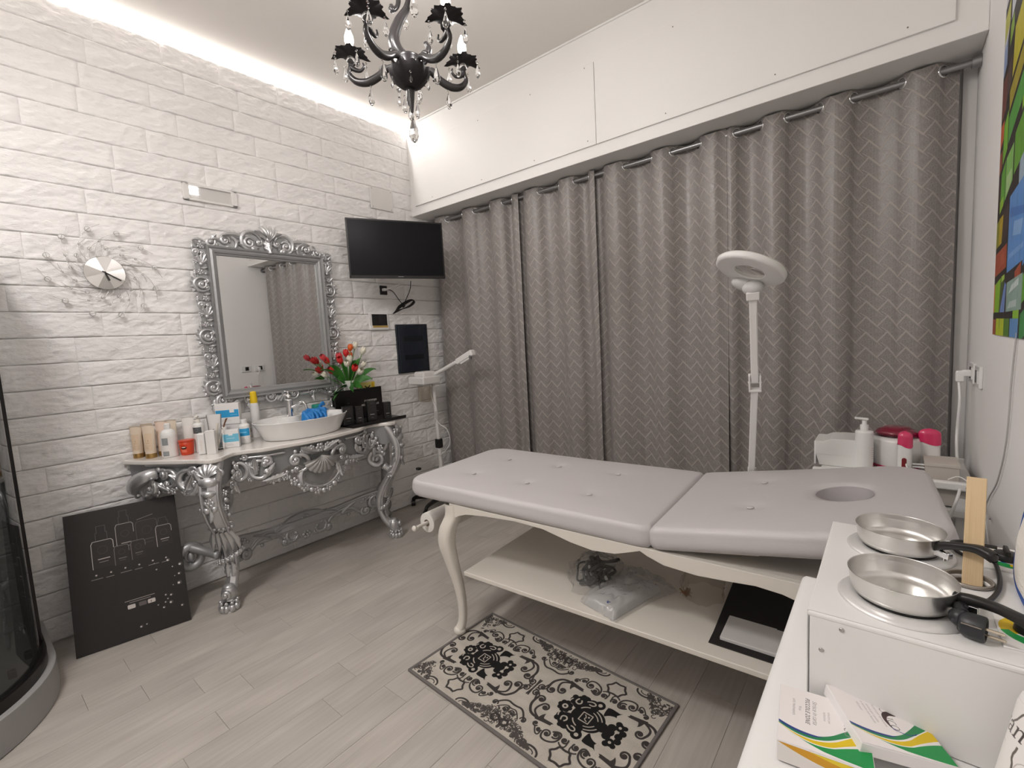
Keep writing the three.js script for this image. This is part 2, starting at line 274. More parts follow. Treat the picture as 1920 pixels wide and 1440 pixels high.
// ───────── carved ornament kit (flat: x right, y up, z out) ─────────
const O = {
  bead: (x, y, r, z = 0, f = 0.8) => sph(r, x, y, z, 1, 1, f, 10),
  scroll(x, y, r, turns, a0, dir, th, z = 0) {           // starts on the rim at angle a0 and winds inwards
    const pts = []; const n = Math.round(turns * 10) + 2;
    for (let i = 0; i <= n; i++) { const t = i / n, a = a0 + dir * t * turns * 2 * Math.PI, q = r * Math.pow(1 - t, 0.85) * 0.92 + r * 0.08; pts.push(V(x + Math.cos(a) * q, y + Math.sin(a) * q, z + th * (0.3 + 0.9 * t))); }
    return [taper(pts, (t) => th * (0.45 + 0.75 * Math.sin(Math.PI * Math.min(1, t * 0.8 + 0.12))), n * 2, 7), sph(th * 1.25, x, y, z + th * 1.1, 1, 1, 0.9, 10)];
  },
  arc(pts, th, z = 0, f) { return taper(pts.map((p) => V(p[0], p[1], z + (p[2] ?? 0))), f ?? ((t) => th * (0.35 + 0.65 * Math.sin(Math.PI * t))), 20, 7); },
  cscroll(x, y, r, rot, th, flip = 1, z = 0) {            // C with two volutes
    const R = r * 0.42; const c = Math.cos(rot), s = Math.sin(rot), tr = (px, py) => [x + px * c - py * s, y + px * s + py * c];
    const pts = []; for (let i = 0; i <= 12; i++) { const a = D(125 - 250 * i / 12) * 1; pts.push([...tr(flip * Math.cos(a) * r, Math.sin(a) * r), 0.15 * th * Math.sin(i / 12 * Math.PI)]); }
    const e1 = tr(flip * Math.cos(D(125)) * r, Math.sin(D(125)) * r * 0.62), e2 = tr(flip * Math.cos(D(-125)) * r, -Math.sin(D(125)) * r * 0.62);
    return [this.arc(pts, th * 1.15, z + th * 0.4, (t) => th * (0.55 + 0.6 * Math.sin(Math.PI * t))), ...this.scroll(...e1, R * 0.8, 1.1, rot + (flip > 0 ? D(100) : D(80)), flip > 0 ? 1 : -1, th * 0.75, z), ...this.scroll(...e2, R * 0.8, 1.1, rot + (flip > 0 ? D(-100) : D(-80)), flip > 0 ? -1 : 1, th * 0.75, z)];
  },
  leaf(x, y, ang, len, wid, curl = 0.6, z = 0, lobes = 4) {
    return surf(14, 8, (u, v) => {
      const a = ang + curl * u * u, sx = x + Math.cos(ang + curl * u * 0.45) * len * u, sy = y + Math.sin(ang + curl * u * 0.45) * len * u, k = v * 2 - 1;
      const w = wid * Math.pow(Math.sin(Math.PI * Math.min(0.97, 0.12 + u * 0.85)), 0.8) * (0.72 + 0.28 * Math.abs(Math.cos(u * Math.PI * lobes)));
      return [sx - Math.sin(a) * w * k, sy + Math.cos(a) * w * k, z + wid * (0.55 * (1 - k * k) + 0.22 * Math.cos(k * Math.PI * 3) * (1 - Math.abs(k)) + 0.5 * u * u)];
    });
  },
  flower(x, y, r, z = 0, n = 6) {
    const g = [sph(r * 0.3, x, y, z + r * 0.32, 1, 1, 0.8, 8)];
    for (let i = 0; i < n; i++) { const a = i / n * Math.PI * 2 + x * 30; g.push(sph(r * 0.4, x + Math.cos(a) * r * 0.62, y + Math.sin(a) * r * 0.62, z + r * 0.1, 1, 1, 0.55, 8)); }
    return g;
  },
  shell(x, y, r, a0, a1, z = 0, ribs = 9, depth = 0.3) {
    return surf(ribs * 6, 10, (u, v) => {
      const a = a0 + (a1 - a0) * u, q = v * r * (1 + 0.06 * Math.abs(Math.cos(u * ribs * Math.PI)) * v), dome = Math.sin(Math.PI * (0.15 + 0.75 * v)) * depth * r, rib = 0.07 * r * Math.abs(Math.cos(u * ribs * Math.PI)) * v;
      return [x + Math.cos(a) * q, y + Math.sin(a) * q, z + dome + rib];
    });
  },
  garland(pts, r, z = 0) {
    const c = new THREE.CatmullRomCurve3(pts.map((p) => V(p[0], p[1], p[2] ?? 0))), n = Math.max(2, Math.round(c.getLength() / (r * 1.55))), g = [];
    for (let i = 0; i <= n; i++) { const q = c.getPointAt(i / n), k = r * (0.8 + 0.3 * Math.abs(Math.sin(i * 1.7))); g.push(i % 2 ? this.flower(q.x, q.y, k, z + q.z, 5) : this.bead(q.x, q.y, k * 0.7, z + q.z + k * 0.2)); }
    return g.flat();
  },
};
const mirX = (list) => [].concat(list).flat(9).map((g) => { const m = prep(g.clone()); const p = m.attributes.position, ix = m.index.array; for (let i = 0; i < p.count; i++) p.setX(i, -p.getX(i)); for (let i = 0; i < ix.length; i += 3) { const t = ix[i]; ix[i] = ix[i + 1]; ix[i + 1] = t; } m.computeVertexNormals(); return m; });
const both = (list) => { list = [].concat(list).flat(9); return [...list, ...mirX(list)]; };

// ───────── mirror (local: x runs towards −z of the room, so x = −(z − z0)) ─────────
{
  const Y0 = 1.2, Y1 = 2.035, HW = 0.318, ZC = -1.47;
  const t = thing('wall_mirror', 'wall mirror in an ornate silver baroque carved frame above the washbasin', 'mirror', [0.045, 0, ZC], Math.PI / 2);
  t.rotation.set(0, Math.PI / 2, 0, 'YXZ'); t.rotation.x = D(0.4);
  mesh('glass', box(HW * 2 + 0.02, Y1 - Y0 + 0.02, 0.004, 0, (Y0 + Y1) / 2, 0.004), std(lin(0.86, 0.87, 0.87), 0.012, 1), t);
  // moulded inner frame: profile extruded along each side with mitred corners
  const prof = [[0, 0.006], [0.004, 0.016], [0.014, 0.018], [0.016, 0.026], [0.028, 0.03], [0.042, 0.022], [0.046, 0.03], [0.056, 0.032], [0.06, 0.004]];
  const side = (ax) => {
    const g = []; const hw = HW, h0 = Y0, h1 = Y1;
    const P = (i, k) => { const [o, z] = prof[i]; return [[-hw - o, h0 - o, z], [hw + o, h0 - o, z], [hw + o, h1 + o, z], [-hw - o, h1 + o, z]][k]; };
    for (let i = 0; i < prof.length - 1; i++) { const a = P(i, ax), b = P(i, (ax + 1) % 4), c = P(i + 1, (ax + 1) % 4), d = P(i + 1, ax); const q = new THREE.BufferGeometry(); q.setAttribute('position', new THREE.Float32BufferAttribute([...a, ...c, ...b, ...a, ...d, ...c], 3)); q.computeVertexNormals(); g.push(q); }
    return g;
  };
  const fr = mesh('inner_frame', [0, 1, 2, 3].map(side), std(lin(0.40, 0.405, 0.41), 0.36, 0.62, { side: THREE.DoubleSide }), t);
  // carved border: flat backing plates plus ornament
  const bx = HW + 0.058, bw = 0.058, yb = Y0 - 0.055, yt = Y1 + 0.055;
  const back = [];
  back.push(box(bw, yt - yb, 0.012, bx + bw / 2, (yt + yb) / 2, -0.002), box(bw, yt - yb, 0.012, -bx - bw / 2, (yt + yb) / 2, -0.002));
  const crest = new THREE.Shape(); crest.moveTo(-bx - bw, yt); crest.bezierCurveTo(-0.34, yt + 0.05, -0.2, yt + 0.06, -0.1, yt + 0.1); crest.lineTo(0, yt + 0.13); crest.lineTo(0.1, yt + 0.1); crest.bezierCurveTo(0.2, yt + 0.06, 0.34, yt + 0.05, bx + bw, yt); crest.lineTo(bx + bw, yt - 0.012); crest.lineTo(-bx - bw, yt - 0.012);
  back.push(extr(crest, 0.01, 0).translate(0, 0, -0.004));
  const low = new THREE.Shape(); low.moveTo(-bx - bw, yb + 0.01); low.lineTo(bx + bw, yb + 0.01); low.lineTo(bx + bw * 0.6, yb - 0.04); low.bezierCurveTo(0.28, yb - 0.01, 0.2, yb - 0.03, 0.1, yb - 0.045); low.lineTo(-0.1, yb - 0.045); low.bezierCurveTo(-0.2, yb - 0.03, -0.28, yb - 0.01, -bx - bw * 0.6, yb - 0.04);
  back.push(extr(low, 0.01, 0).translate(0, 0, -0.004));
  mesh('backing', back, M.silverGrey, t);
  const cx = bx + bw / 2 + 0.004;
  const sideOrn = [];
  const N = 6, st = (yt - yb) / N;
  for (let i = 0; i < N; i++) {
    const y = yb + st * (i + 0.5), f = i % 2 ? -1 : 1;
    if (f > 0) {                                             // ring scroll with a boss
      sideOrn.push(...O.cscroll(cx + 0.006, y, 0.041, 0, 0.009, 1, 0.008), ...O.scroll(cx + 0.006, y, 0.026, 1.3, D(120), 1, 0.008, 0.01), O.bead(cx + 0.006, y, 0.012, 0.016));
      for (const a of [40, 10, -20, -50]) sideOrn.push(O.leaf(cx + 0.022 + 0.016 * Math.cos(D(a)), y + 0.03 * Math.sin(D(a)), D(a), 0.034, 0.011, 0.3, 0.004, 2));
    } else {                                                 // acanthus fan and volute
      for (const a of [150, 120, 92, 64, 36]) sideOrn.push(O.leaf(cx - 0.006, y - 0.03, D(a), 0.062, 0.0135, D(90 - a) * 0.4, 0.008, 3));
      sideOrn.push(...O.scroll(cx + 0.018, y + 0.034, 0.02, 1.5, D(-90), 1, 0.0075, 0.008), ...O.scroll(cx - 0.014, y + 0.03, 0.015, 1.4, D(-90), -1, 0.006, 0.008), O.bead(cx - 0.002, y - 0.036, 0.012, 0.012), ...O.flower(cx + 0.028, y - 0.022, 0.015, 0.01, 5));
    }
    sideOrn.push(...O.flower(cx + f * 0.006, y + st * 0.47, 0.017, 0.012, 5), O.bead(cx - 0.022, y + st * 0.42, 0.008, 0.008), O.bead(cx + 0.033, y + st * 0.5, 0.009, 0.004), O.leaf(cx + 0.01, y + st * 0.4, D(30), 0.038, 0.012, 0.9, 0.008, 2), O.leaf(cx + 0.002, y - st * 0.36, D(200), 0.034, 0.011, -0.9, 0.008, 2), O.arc([[cx - 0.024, y - 0.03], [cx - 0.028, y], [cx - 0.022, y + 0.034]], 0.007, 0.004), O.leaf(cx + 0.03, y + 0.044, D(70), 0.04, 0.012, 0.8, 0.002, 2));
  }
  mesh('side_carving', sideOrn, M.silver, t); mesh('side_carving', mirX(sideOrn), M.silver, t);
  // crest
  let c = [];
  c.push(...O.cscroll(0.105, yt + 0.055, 0.062, D(40), 0.013, 1, 0.008), ...O.scroll(0.118, yt + 0.045, 0.036, 1.6, D(150), -1, 0.01, 0.008), O.leaf(0.16, yt + 0.075, D(20), 0.12, 0.03, -0.9, 0.006, 5), O.leaf(0.06, yt + 0.02, D(-10), 0.13, 0.02, 0.6, 0.008));
  c.push(...O.cscroll(0.235, yt + 0.03, 0.04, D(-30), 0.01, -1, 0.006), ...O.scroll(0.262, yt + 0.042, 0.03, 1.5, D(200), -1, 0.009, 0.008), O.leaf(0.2, yt + 0.05, D(60), 0.06, 0.02, -1.2, 0.008), O.leaf(0.29, yt + 0.035, D(40), 0.05, 0.018, -1.4, 0.006));
  c.push(...O.scroll(0.345, yt + 0.024, 0.03, 1.5, D(120), 1, 0.009, 0.006), O.leaf(0.36, yt + 0.01, D(-10), 0.085, 0.02, 0.7, 0.004), O.leaf(0.38, yt + 0.025, D(20), 0.06, 0.016, -0.8, 0.004), O.leaf(0.33, yt + 0.04, D(100), 0.04, 0.014, 1, 0.008));
  for (const [x, y] of [[0.19, 0.045], [0.31, 0.012], [0.05, 0.06], [0.4, 0.018], [0.085, 0.115], [0.215, 0.09]]) c.push(O.bead(x, yt + y, 0.011, 0.01));
  mesh('crest_carving', [...both(c), O.shell(0, yt + 0.062, 0.1, D(52), D(128), 0.016, 5, 0.42), O.leaf(0, yt + 0.085, D(-90), 0.1, 0.032, 0.0, 0.012, 3), O.bead(0, yt + 0.075, 0.02, 0.03), ...both([O.leaf(0.015, yt + 0.08, D(60), 0.085, 0.02, -1.2, 0.02, 3)])], M.silver, t);
  // lower border
  let b = [];
  b.push(...O.cscroll(0.075, yb - 0.02, 0.034, D(-60), 0.009, 1, 0.006), ...O.scroll(0.08, yb - 0.018, 0.022, 1.5, D(0), 1, 0.008, 0.006), O.leaf(0.11, yb - 0.02, D(-20), 0.085, 0.018, 0.8, 0.006), ...O.cscroll(0.215, yb - 0.012, 0.03, D(90), 0.008, 1, 0.006), ...O.scroll(0.22, yb - 0.025, 0.02, 1.4, D(-90), -1, 0.008, 0.006), O.leaf(0.22, yb - 0.03, D(-90), 0.06, 0.016, 0, 0.006), O.leaf(0.25, yb - 0.01, D(-10), 0.09, 0.018, -0.7, 0.004));
  b.push(...O.cscroll(0.365, yb - 0.015, 0.042, D(-150), 0.01, -1, 0.006), ...O.scroll(0.37, yb - 0.01, 0.024, 1.5, D(60), -1, 0.008, 0.008), O.leaf(0.4, yb + 0.01, D(-60), 0.1, 0.02, -0.6, 0.004), O.leaf(0.335, yb - 0.03, D(-70), 0.06, 0.016, 0.8, 0.004));
  for (const [x, y] of [[0.15, -0.02], [0.285, -0.018], [0.43, -0.03], [0.035, -0.02]]) b.push(O.bead(x, yb + y, 0.01, 0.008));
  mesh('lower_carving', [...both(b), O.shell(0, yb - 0.005, 0.055, D(200), D(340), 0.006, 5, 0.35), O.bead(0, yb, 0.016, 0.016)], M.silver, t);
  t.position.x = 0.05;
}
// ───────── console table (local: x runs towards −z of the room, z out from the wall) ─────────
const TOPY = 0.873, CZ = -1.447;
const halfEdge = [[0, 0.527], [0.1, 0.522], [0.22, 0.497], [0.32, 0.478], [0.4, 0.428], [0.455, 0.416], [0.51, 0.45], [0.555, 0.492], [0.6, 0.492], [0.632, 0.45], [0.645, 0.41], [0.7, 0.325], [0.76, 0.225], [0.82, 0.12], [0.868, 0.012]];
const fullEdge = [...halfEdge.slice(1).reverse().map(([x, z]) => [-x, z]), ...halfEdge];
const edgeCurve = (inset) => new THREE.CatmullRomCurve3(fullEdge.map(([x, z]) => V(x * (1 - inset / 0.87), 0, Math.max(0.005, z - inset))), false, 'centripetal');
{
  const t = thing('console_table', 'ornate silver baroque console table with a white marble top against the stone wall', 'table', [0.035, 0, CZ], Math.PI / 2);
  // marble top
  const mt = ctex(1024, 512, (g, w, h) => {
    g.fillStyle = '#e9e4df'; g.fillRect(0, 0, w, h);
    for (let k = 0; k < 60; k++) { let x = rnd(w), y = rnd(h), a = rnd(-0.9, 0.3); g.strokeStyle = `rgba(${135 + rnd(30) | 0},${130 + rnd(25) | 0},${128 + rnd(20) | 0},${rnd(0.05, 0.3)})`; g.lineWidth = rnd(0.6, 3); g.beginPath(); g.moveTo(x, y); for (let i = 0; i < 22; i++) { a += rnd(-0.35, 0.35); x += Math.cos(a) * 16; y += Math.sin(a) * 16; g.lineTo(x, y); } g.stroke(); }
    for (let k = 0; k < 260; k++) { g.fillStyle = `rgba(190,184,178,${rnd(0.02, 0.07)})`; g.beginPath(); g.ellipse(rnd(w), rnd(h), rnd(4, 40), rnd(3, 18), rnd(3), 0, 7); g.fill(); }
  }, [0.55, 1.1]); mt.wrapS = mt.wrapT = THREE.RepeatWrapping;
  const sh = new THREE.Shape(edgeCurve(0.006).getPoints(110).map((p) => new THREE.Vector2(p.x, p.z)));
  mesh('marble_top', xf(extr(sh, 0.012, 0.006, 4), { p: [0, TOPY - 0.006, 0], r: [Math.PI / 2, 0, 0] }), new THREE.MeshPhysicalMaterial({ map: mt, roughness: 0.16, clearcoat: 0.4, clearcoatRoughness: 0.1 }), t);
  // apron band following the edge
  const c = edgeCurve(0.03), S = c.getLength() / 2;
  const at = (x) => { const u = Math.max(0, Math.min(1, 0.5 + x / (2 * S))), p = c.getPointAt(u), d = c.getTangentAt(u); return [p, V(-d.z, 0, d.x).normalize()]; };
  const fnB = (x, y, z) => { const [p, n] = at(x); const nn = n.z < 0 ? n.multiplyScalar(-1) : n; return [p.x + nn.x * z, y, p.z + nn.z * z]; };
  const lowY = (s) => { const a = Math.abs(s); return 0.735 - 0.06 * Math.exp(-Math.pow(a / 0.14, 2)) - 0.04 * Math.exp(-Math.pow((a - 0.33) / 0.1, 2)) - 0.02 * Math.cos(a * 22) - (a > 0.72 ? 0.012 : 0); };
  const apr = [];
  for (const dz of [0, -0.018]) apr.push(surf(150, 6, (u, v) => fnB((u * 2 - 1) * S, 0.855 + (lowY((u * 2 - 1) * S) - 0.855) * v, dz)));
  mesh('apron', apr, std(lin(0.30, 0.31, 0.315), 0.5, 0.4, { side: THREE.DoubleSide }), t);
  const onApron = (list) => merge([].concat(list).flat(9).map((g) => bend(prep(g.clone()), fnB)));
  // rails under the marble
  for (const s of [-1, 1]) { mesh('moulding', onApron(taper([V(s * 0.2, 0.822, 0.006), V(s * 0.28, 0.822, 0.006), V(s * 0.36, 0.822, 0.006), V(s * 0.44, 0.822, 0.006)], () => 0.009, 14, 6)), M.silver, t); mesh('moulding', onApron(taper([V(s * 0.72, 0.838, 0.004), V(s * 0.84, 0.838, 0.004), V(s * 0.96, 0.838, 0.004), V(s * 1.05, 0.838, 0.004)], () => 0.006, 10, 6)), M.silver, t); }
  // centre cartouche: scallop shell, scrolls, flower swag
  mesh('shell', onApron([O.shell(0, 0.765, 0.108, D(192), D(348), 0.012, 9, 0.34)]), std(lin(0.5, 0.495, 0.49), 0.34, 0.65), t);
  let k = [];
  k.push(...O.cscroll(0.125, 0.742, 0.05, D(-20), 0.012, -1, 0.012), ...O.scroll(0.15, 0.765, 0.034, 1.5, D(170), -1, 0.011, 0.014), O.leaf(0.02, 0.79, D(15), 0.11, 0.028, 0.4, 0.014, 4), O.leaf(0.11, 0.7, D(-60), 0.1, 0.026, -0.9, 0.01, 4), ...O.flower(0.055, 0.815, 0.025, 0.018), ...O.flower(0.105, 0.808, 0.018, 0.016), O.bead(0.145, 0.815, 0.014, 0.012), O.bead(0.17, 0.7, 0.013, 0.012));
  k.push(O.arc([[0.145, 0.66, 0.01], [0.1, 0.605, 0.014], [0.04, 0.572, 0.016], [-0.001, 0.565, 0.016]], 0.009, 0, () => 0.008));
  mesh('cartouche', onApron([...both(k), ...O.flower(0, 0.812, 0.03, 0.02)]), M.silver, t);
  mesh('flower_swag', onApron(O.garland([[-0.19, 0.665, 0.006], [-0.14, 0.605, 0.012], [-0.06, 0.555, 0.016], [0.0, 0.538, 0.018], [0.06, 0.555, 0.016], [0.14, 0.605, 0.012], [0.19, 0.665, 0.006]], 0.025)), M.silver, t);
  mesh('swag_backing', onApron(surf(20, 4, (u, v) => { const x = (u * 2 - 1) * 0.135; return [x, 0.70 - v * (0.125 - 7.2 * x * x), 0.001]; })), std(lin(0.33, 0.33, 0.325), 0.5, 0.4, { side: THREE.DoubleSide }), t);
  // carving between cartouche and front leg
  let f = [];
  f.push(...O.garland([[0.2, 0.7, 0.006], [0.25, 0.665, 0.01], [0.31, 0.675, 0.008]], 0.022), O.leaf(0.2, 0.69, D(-15), 0.13, 0.024, 0.4, 0.006, 5), ...O.flower(0.215, 0.672, 0.022, 0.016, 5));
  f.push(...O.cscroll(0.34, 0.748, 0.052, D(170), 0.014, -1, 0.008), ...O.scroll(0.3, 0.79, 0.026, 1.6, D(0), 1, 0.009, 0.01), O.leaf(0.33, 0.7, D(150), 0.1, 0.022, -0.8, 0.01), O.leaf(0.36, 0.72, D(75), 0.1, 0.026, 0.7, 0.012, 5), O.leaf(0.375, 0.715, D(95), 0.085, 0.02, -0.9, 0.01, 4), ...O.flower(0.395, 0.7, 0.022, 0.012));
  f.push(...O.cscroll(0.455, 0.752, 0.05, D(20), 0.014, -1, 0.008), ...O.scroll(0.47, 0.74, 0.03, 1.6, D(90), 1, 0.011, 0.01), O.leaf(0.43, 0.79, D(190), 0.08, 0.02, 0.7, 0.012), O.leaf(0.5, 0.7, D(-120), 0.07, 0.02, 0.7, 0.008), ...O.garland([[0.52, 0.73, 0.01], [0.535, 0.695, 0.012], [0.55, 0.66, 0.012]], 0.022), ...O.scroll(0.415, 0.825, 0.018, 1.4, D(30), 1, 0.007, 0.008), O.bead(0.49, 0.81, 0.013, 0.01), O.bead(0.395, 0.77, 0.012, 0.012), O.bead(0.51, 0.765, 0.015, 0.014));
  mesh('scroll_carving', onApron(f), M.silver, t); mesh('scroll_carving', onApron(mirX(f)), M.silver, t);
  // carving on the slanted ends
  let e = [];
  e.push(...O.cscroll(0.78, 0.755, 0.055, D(-10), 0.017, 1, 0.006), O.leaf(0.72, 0.745, D(-70), 0.1, 0.028, 0.9, 0.01, 4), O.leaf(0.8, 0.69, D(105), 0.13, 0.032, 0.8, 0.012, 5), O.leaf(0.815, 0.69, D(75), 0.12, 0.026, -0.6, 0.01, 5), ...O.flower(0.8, 0.7, 0.03, 0.018), ...O.scroll(0.745, 0.8, 0.03, 1.5, D(180), -1, 0.01, 0.01));
  e.push(...O.cscroll(0.9, 0.765, 0.045, D(160), 0.013, 1, 0.004), ...O.scroll(0.93, 0.79, 0.028, 1.5, D(20), 1, 0.01, 0.006), O.leaf(0.9, 0.7, D(10), 0.09, 0.026, 0.8, 0.008), ...O.garland([[0.86, 0.71, 0.01], [0.9, 0.69, 0.012], [0.94, 0.7, 0.01]], 0.018), O.bead(0.88, 0.8, 0.014, 0.01), O.bead(0.965, 0.815, 0.016, 0.008));
  // big end volutes beside the wall
  e.push(O.arc([[0.97, 0.8, 0.01], [1.0, 0.79, 0.04], [1.05, 0.765, 0.055], [1.09, 0.73, 0.05], [1.105, 0.7, 0.035]], 0.036, 0, (u) => 0.028 + 0.012 * Math.sin(Math.PI * u)), sph(0.045, 1.04, 0.71, 0.015, 1.0, 1.15, 0.8, 14), ...O.scroll(1.0, 0.72, 0.04, 1.5, D(60), 1, 0.012, 0.03), O.leaf(1.02, 0.68, D(100), 0.11, 0.034, 0.9, 0.03, 3), ...O.flower(0.985, 0.695, 0.03, 0.02), ...O.flower(1.085, 0.69, 0.022, 0.02, 5), O.bead(1.1, 0.675, 0.018, 0.03), O.bead(0.975, 0.78, 0.016, 0.02));
  mesh('end_carving', onApron(e), M.silver, t); mesh('end_carving', onApron(mirX(e)), M.silver, t);
  // carved front legs: a broad S-shaped band in the plane (out, y), the band lying across it
  const legParts = (sx) => {
    const base = V(sx * 0.56, 0, 0.425), d = V(sx * 0.66, 0, 0.75), q = V(d.z, 0, -d.x);   // d points outwards, q lies across
    const P = (o, y, a = 0) => V(base.x + d.x * o + q.x * a, y, base.z + d.z * o + q.z * a);
    const S = [[0.005, 0.845], [0.04, 0.79], [0.07, 0.71], [0.072, 0.63], [0.045, 0.55], [0.0, 0.47], [-0.05, 0.39], [-0.085, 0.31], [-0.085, 0.22], [-0.055, 0.14], [-0.012, 0.085], [0.02, 0.045]];
    const half = (y) => y > 0.5 ? 0.052 : 0.032 + 0.02 * Math.max(0, (y - 0.3) / 0.2);
    const sc = new THREE.CatmullRomCurve3(S.map(([o, y]) => V(o, y, 0)));
    const band = surf(20, 44, (u, v) => {
      const p = sc.getPointAt(v), g = sc.getTangentAt(v), n = V(-g.y, g.x, 0); if (n.x < 0) n.multiplyScalar(-1);
      const a = u * Math.PI * 2, w = half(p.y), th = 0.026 + 0.01 * (p.y > 0.5 ? 1 : 0), ridge = 1 + 0.12 * Math.cos(a * 6) * (Math.cos(a) > 0 ? 1 : 0);
      const r = Math.cos(a) * th * ridge, s = Math.sin(a) * w; const o = p.x + n.x * r, y = p.y + n.y * r; const k3 = P(o, y, s); return [k3.x, k3.y, k3.z];
    });
    const g = { leg: [band], carve: [], foot: [] };
    const local = (geo, o, y, tilt = 0) => {            // place a flat ornament on the outer face at (o, y), leaning by tilt
      const m = new THREE.Matrix4().makeBasis(q.clone(), V(0, 1, 0), d.clone()); const pos = P(o, y);
      return prep(geo).applyMatrix4(new THREE.Matrix4().makeRotationX(tilt)).applyMatrix4(m.setPosition(pos));
    };
    // beaded edges of the band
    for (const a of [-1, 1]) g.carve.push(taper(S.slice(1, 9).map(([o, y]) => P(o + 0.022, y, a * half(y) * 0.8)), () => 0.008, 40, 6));
    // knee: acanthus shell and buds
    g.carve.push(local(O.shell(0, -0.02, 0.075, D(30), D(150), 0, 5, 0.35), 0.075, 0.79, -0.2), local(sph(0.05, 0, 0, 0.0, 1, 0.62, 0.75, 14), 0.085, 0.755), local(sph(0.036, 0, 0, 0, 1, 0.6, 0.8, 12), 0.1, 0.695));
    for (const a of [-1, 1]) g.carve.push(local(O.leaf(a * 0.03, 0.02, D(90 - a * 40), 0.08, 0.022, a * 0.8, 0.012), 0.07, 0.73), local(merge(O.scroll(a * 0.058, 0.0, 0.022, 1.4, D(90), a, 0.008, 0)), 0.07, 0.8), local(merge(O.flower(a * 0.055, 0, 0.02, 0, 5)), 0.05, 0.68), local(merge(O.flower(a * 0.06, 0, 0.018, 0, 5)), 0.055, 0.6), local(O.bead(a * 0.058, 0, 0.014), 0.05, 0.64), local(O.bead(a * 0.058, 0, 0.012), 0.03, 0.55));
    g.carve.push(local(merge(O.flower(0, 0, 0.028, 0, 6)), 0.105, 0.645), local(sph(0.018, -0.018, 0, 0, 1, 1, 0.8), 0.1, 0.603), local(sph(0.018, 0.02, 0.006, 0, 1, 1, 0.8), 0.1, 0.603), local(O.leaf(0, 0, D(-90), 0.06, 0.018, 0, 0), 0.095, 0.6));
    // collar of beads, acanthus cup
    for (let i = -3; i <= 3; i++) { const a = i / 3 * 1.2; g.carve.push(sph(0.0125, ...P(0.0 + Math.cos(a) * 0.045 - 0.012, 0.475 + 0.0, Math.sin(a) * 0.058).toArray(), 1, 0.85, 1, 8), sph(0.009, ...P(Math.cos(a) * 0.045 - 0.004, 0.505, Math.sin(a) * 0.058).toArray(), 1.3, 0.7, 1.3, 8)); }
    for (let i = -2; i <= 2; i++) g.carve.push(local(O.leaf(i * 0.021, 0, D(-90 + i * 9), 0.13, 0.02, -i * 0.12, 0.006, 2), 0.012 - Math.abs(i) * 0.006, 0.455, 0.42));
    // inner volute under the apron
    const vol = []; for (let i = 0; i <= 26; i++) { const a = D(20) + i / 26 * 3.1 * Math.PI, r = 0.062 * (1 - i / 26 * 0.72); vol.push(P(-0.085 + Math.cos(a) * r, 0.6 + Math.sin(a) * r)); }
    g.carve.push(taper(vol, (t) => 0.017 - 0.005 * t, 46, 8, 1.6), sph(0.021, ...P(-0.085, 0.6).toArray(), 1, 1, 1, 10), taper([P(-0.03, 0.66), P(0.0, 0.72), P(0.0, 0.8)], () => 0.02, 10, 8), taper([P(-0.04, 0.55), P(0.0, 0.51), P(0.02, 0.48)], (t) => 0.028 - 0.012 * t, 10, 8));
    // garland wrapped round the ankle
    const gl = []; for (let i = -7; i <= 7; i++) { const a = i / 7 * 1.5; gl.push(...(i % 2 ? O.flower(0, 0, 0.017, 0, 5) : [O.bead(0, 0, 0.013)]).map((x) => prep(x).translate(...P(-0.075 + Math.cos(a) * 0.05, 0.275 + i * 0.005, Math.sin(a) * 0.062).toArray()))); }
    g.carve.push(gl);
    // heel, foot
    for (const a of [-1, 1]) g.carve.push(local(O.leaf(a * 0.012, 0, D(90 - a * 12), 0.085, 0.02, a * 0.5, 0.012, 3), -0.055, 0.165, -0.2));
    g.foot.push(sph(0.042, ...P(0.0, 0.092).toArray(), 0.95, 1.25, 0.95, 16), sph(0.03, ...P(-0.0, 0.128).toArray(), 1, 0.6, 1, 12));
    for (let i = 0; i < 9; i++) { const a = i / 9 * Math.PI * 2; const pp = P(0.014 + Math.cos(a) * 0.038, 0.052, Math.sin(a) * 0.042); g.foot.push(sph(0.011, pp.x, pp.y, pp.z, 1, 1, 1, 8)); const p2 = P(0.016 + Math.cos(a) * 0.036, 0.022, Math.sin(a) * 0.04); g.foot.push(sph(0.017, p2.x, p2.y, p2.z, 1, 1.3, 1, 8)); }
    const pc = P(0.016, 0.02); g.foot.push(cyl(0.036, 0.044, 0.04, pc.x, pc.y, pc.z, 20));
    const pv = P(0.04, 0.1); g.foot.push(...[local(merge(O.scroll(0, 0, 0.022, 1.4, D(-90), 1, 0.009, 0)), 0.04, 0.1)]);
    return g;
  };
  for (const s of [-1, 1]) { const L = legParts(s); const l = mesh('leg', L.leg, M.silver, t); mesh('carving', L.carve, M.silver, l); mesh('foot', L.foot, M.silver, l); }
  // plain back legs at the wall
  for (const s of [-1, 1]) mesh('back_leg', [taper([V(s * 0.74, 0.845, 0.06), V(s * 0.78, 0.6, 0.07), V(s * 0.74, 0.32, 0.1), V(s * 0.71, 0.16, 0.1), V(s * 0.735, 0.05, 0.08), V(s * 0.74, 0.0, 0.08)], (u) => 0.042 - 0.014 * u, 26, 10), sph(0.05, s * 0.735, 0.13, 0.09, 1, 1.2, 0.8, 12), sph(0.042, s * 0.738, 0.045, 0.08, 1.1, 0.9, 1, 12)], M.silverGrey, t);
  // pierced lower stretcher between the front legs, bowing back towards the wall
  const fs = (x, y, z) => { const u = x / 0.56; return [x, y + 0.05 * u * u, 0.2 + 0.13 * u * u + z]; };
  const sh2 = new THREE.Shape();
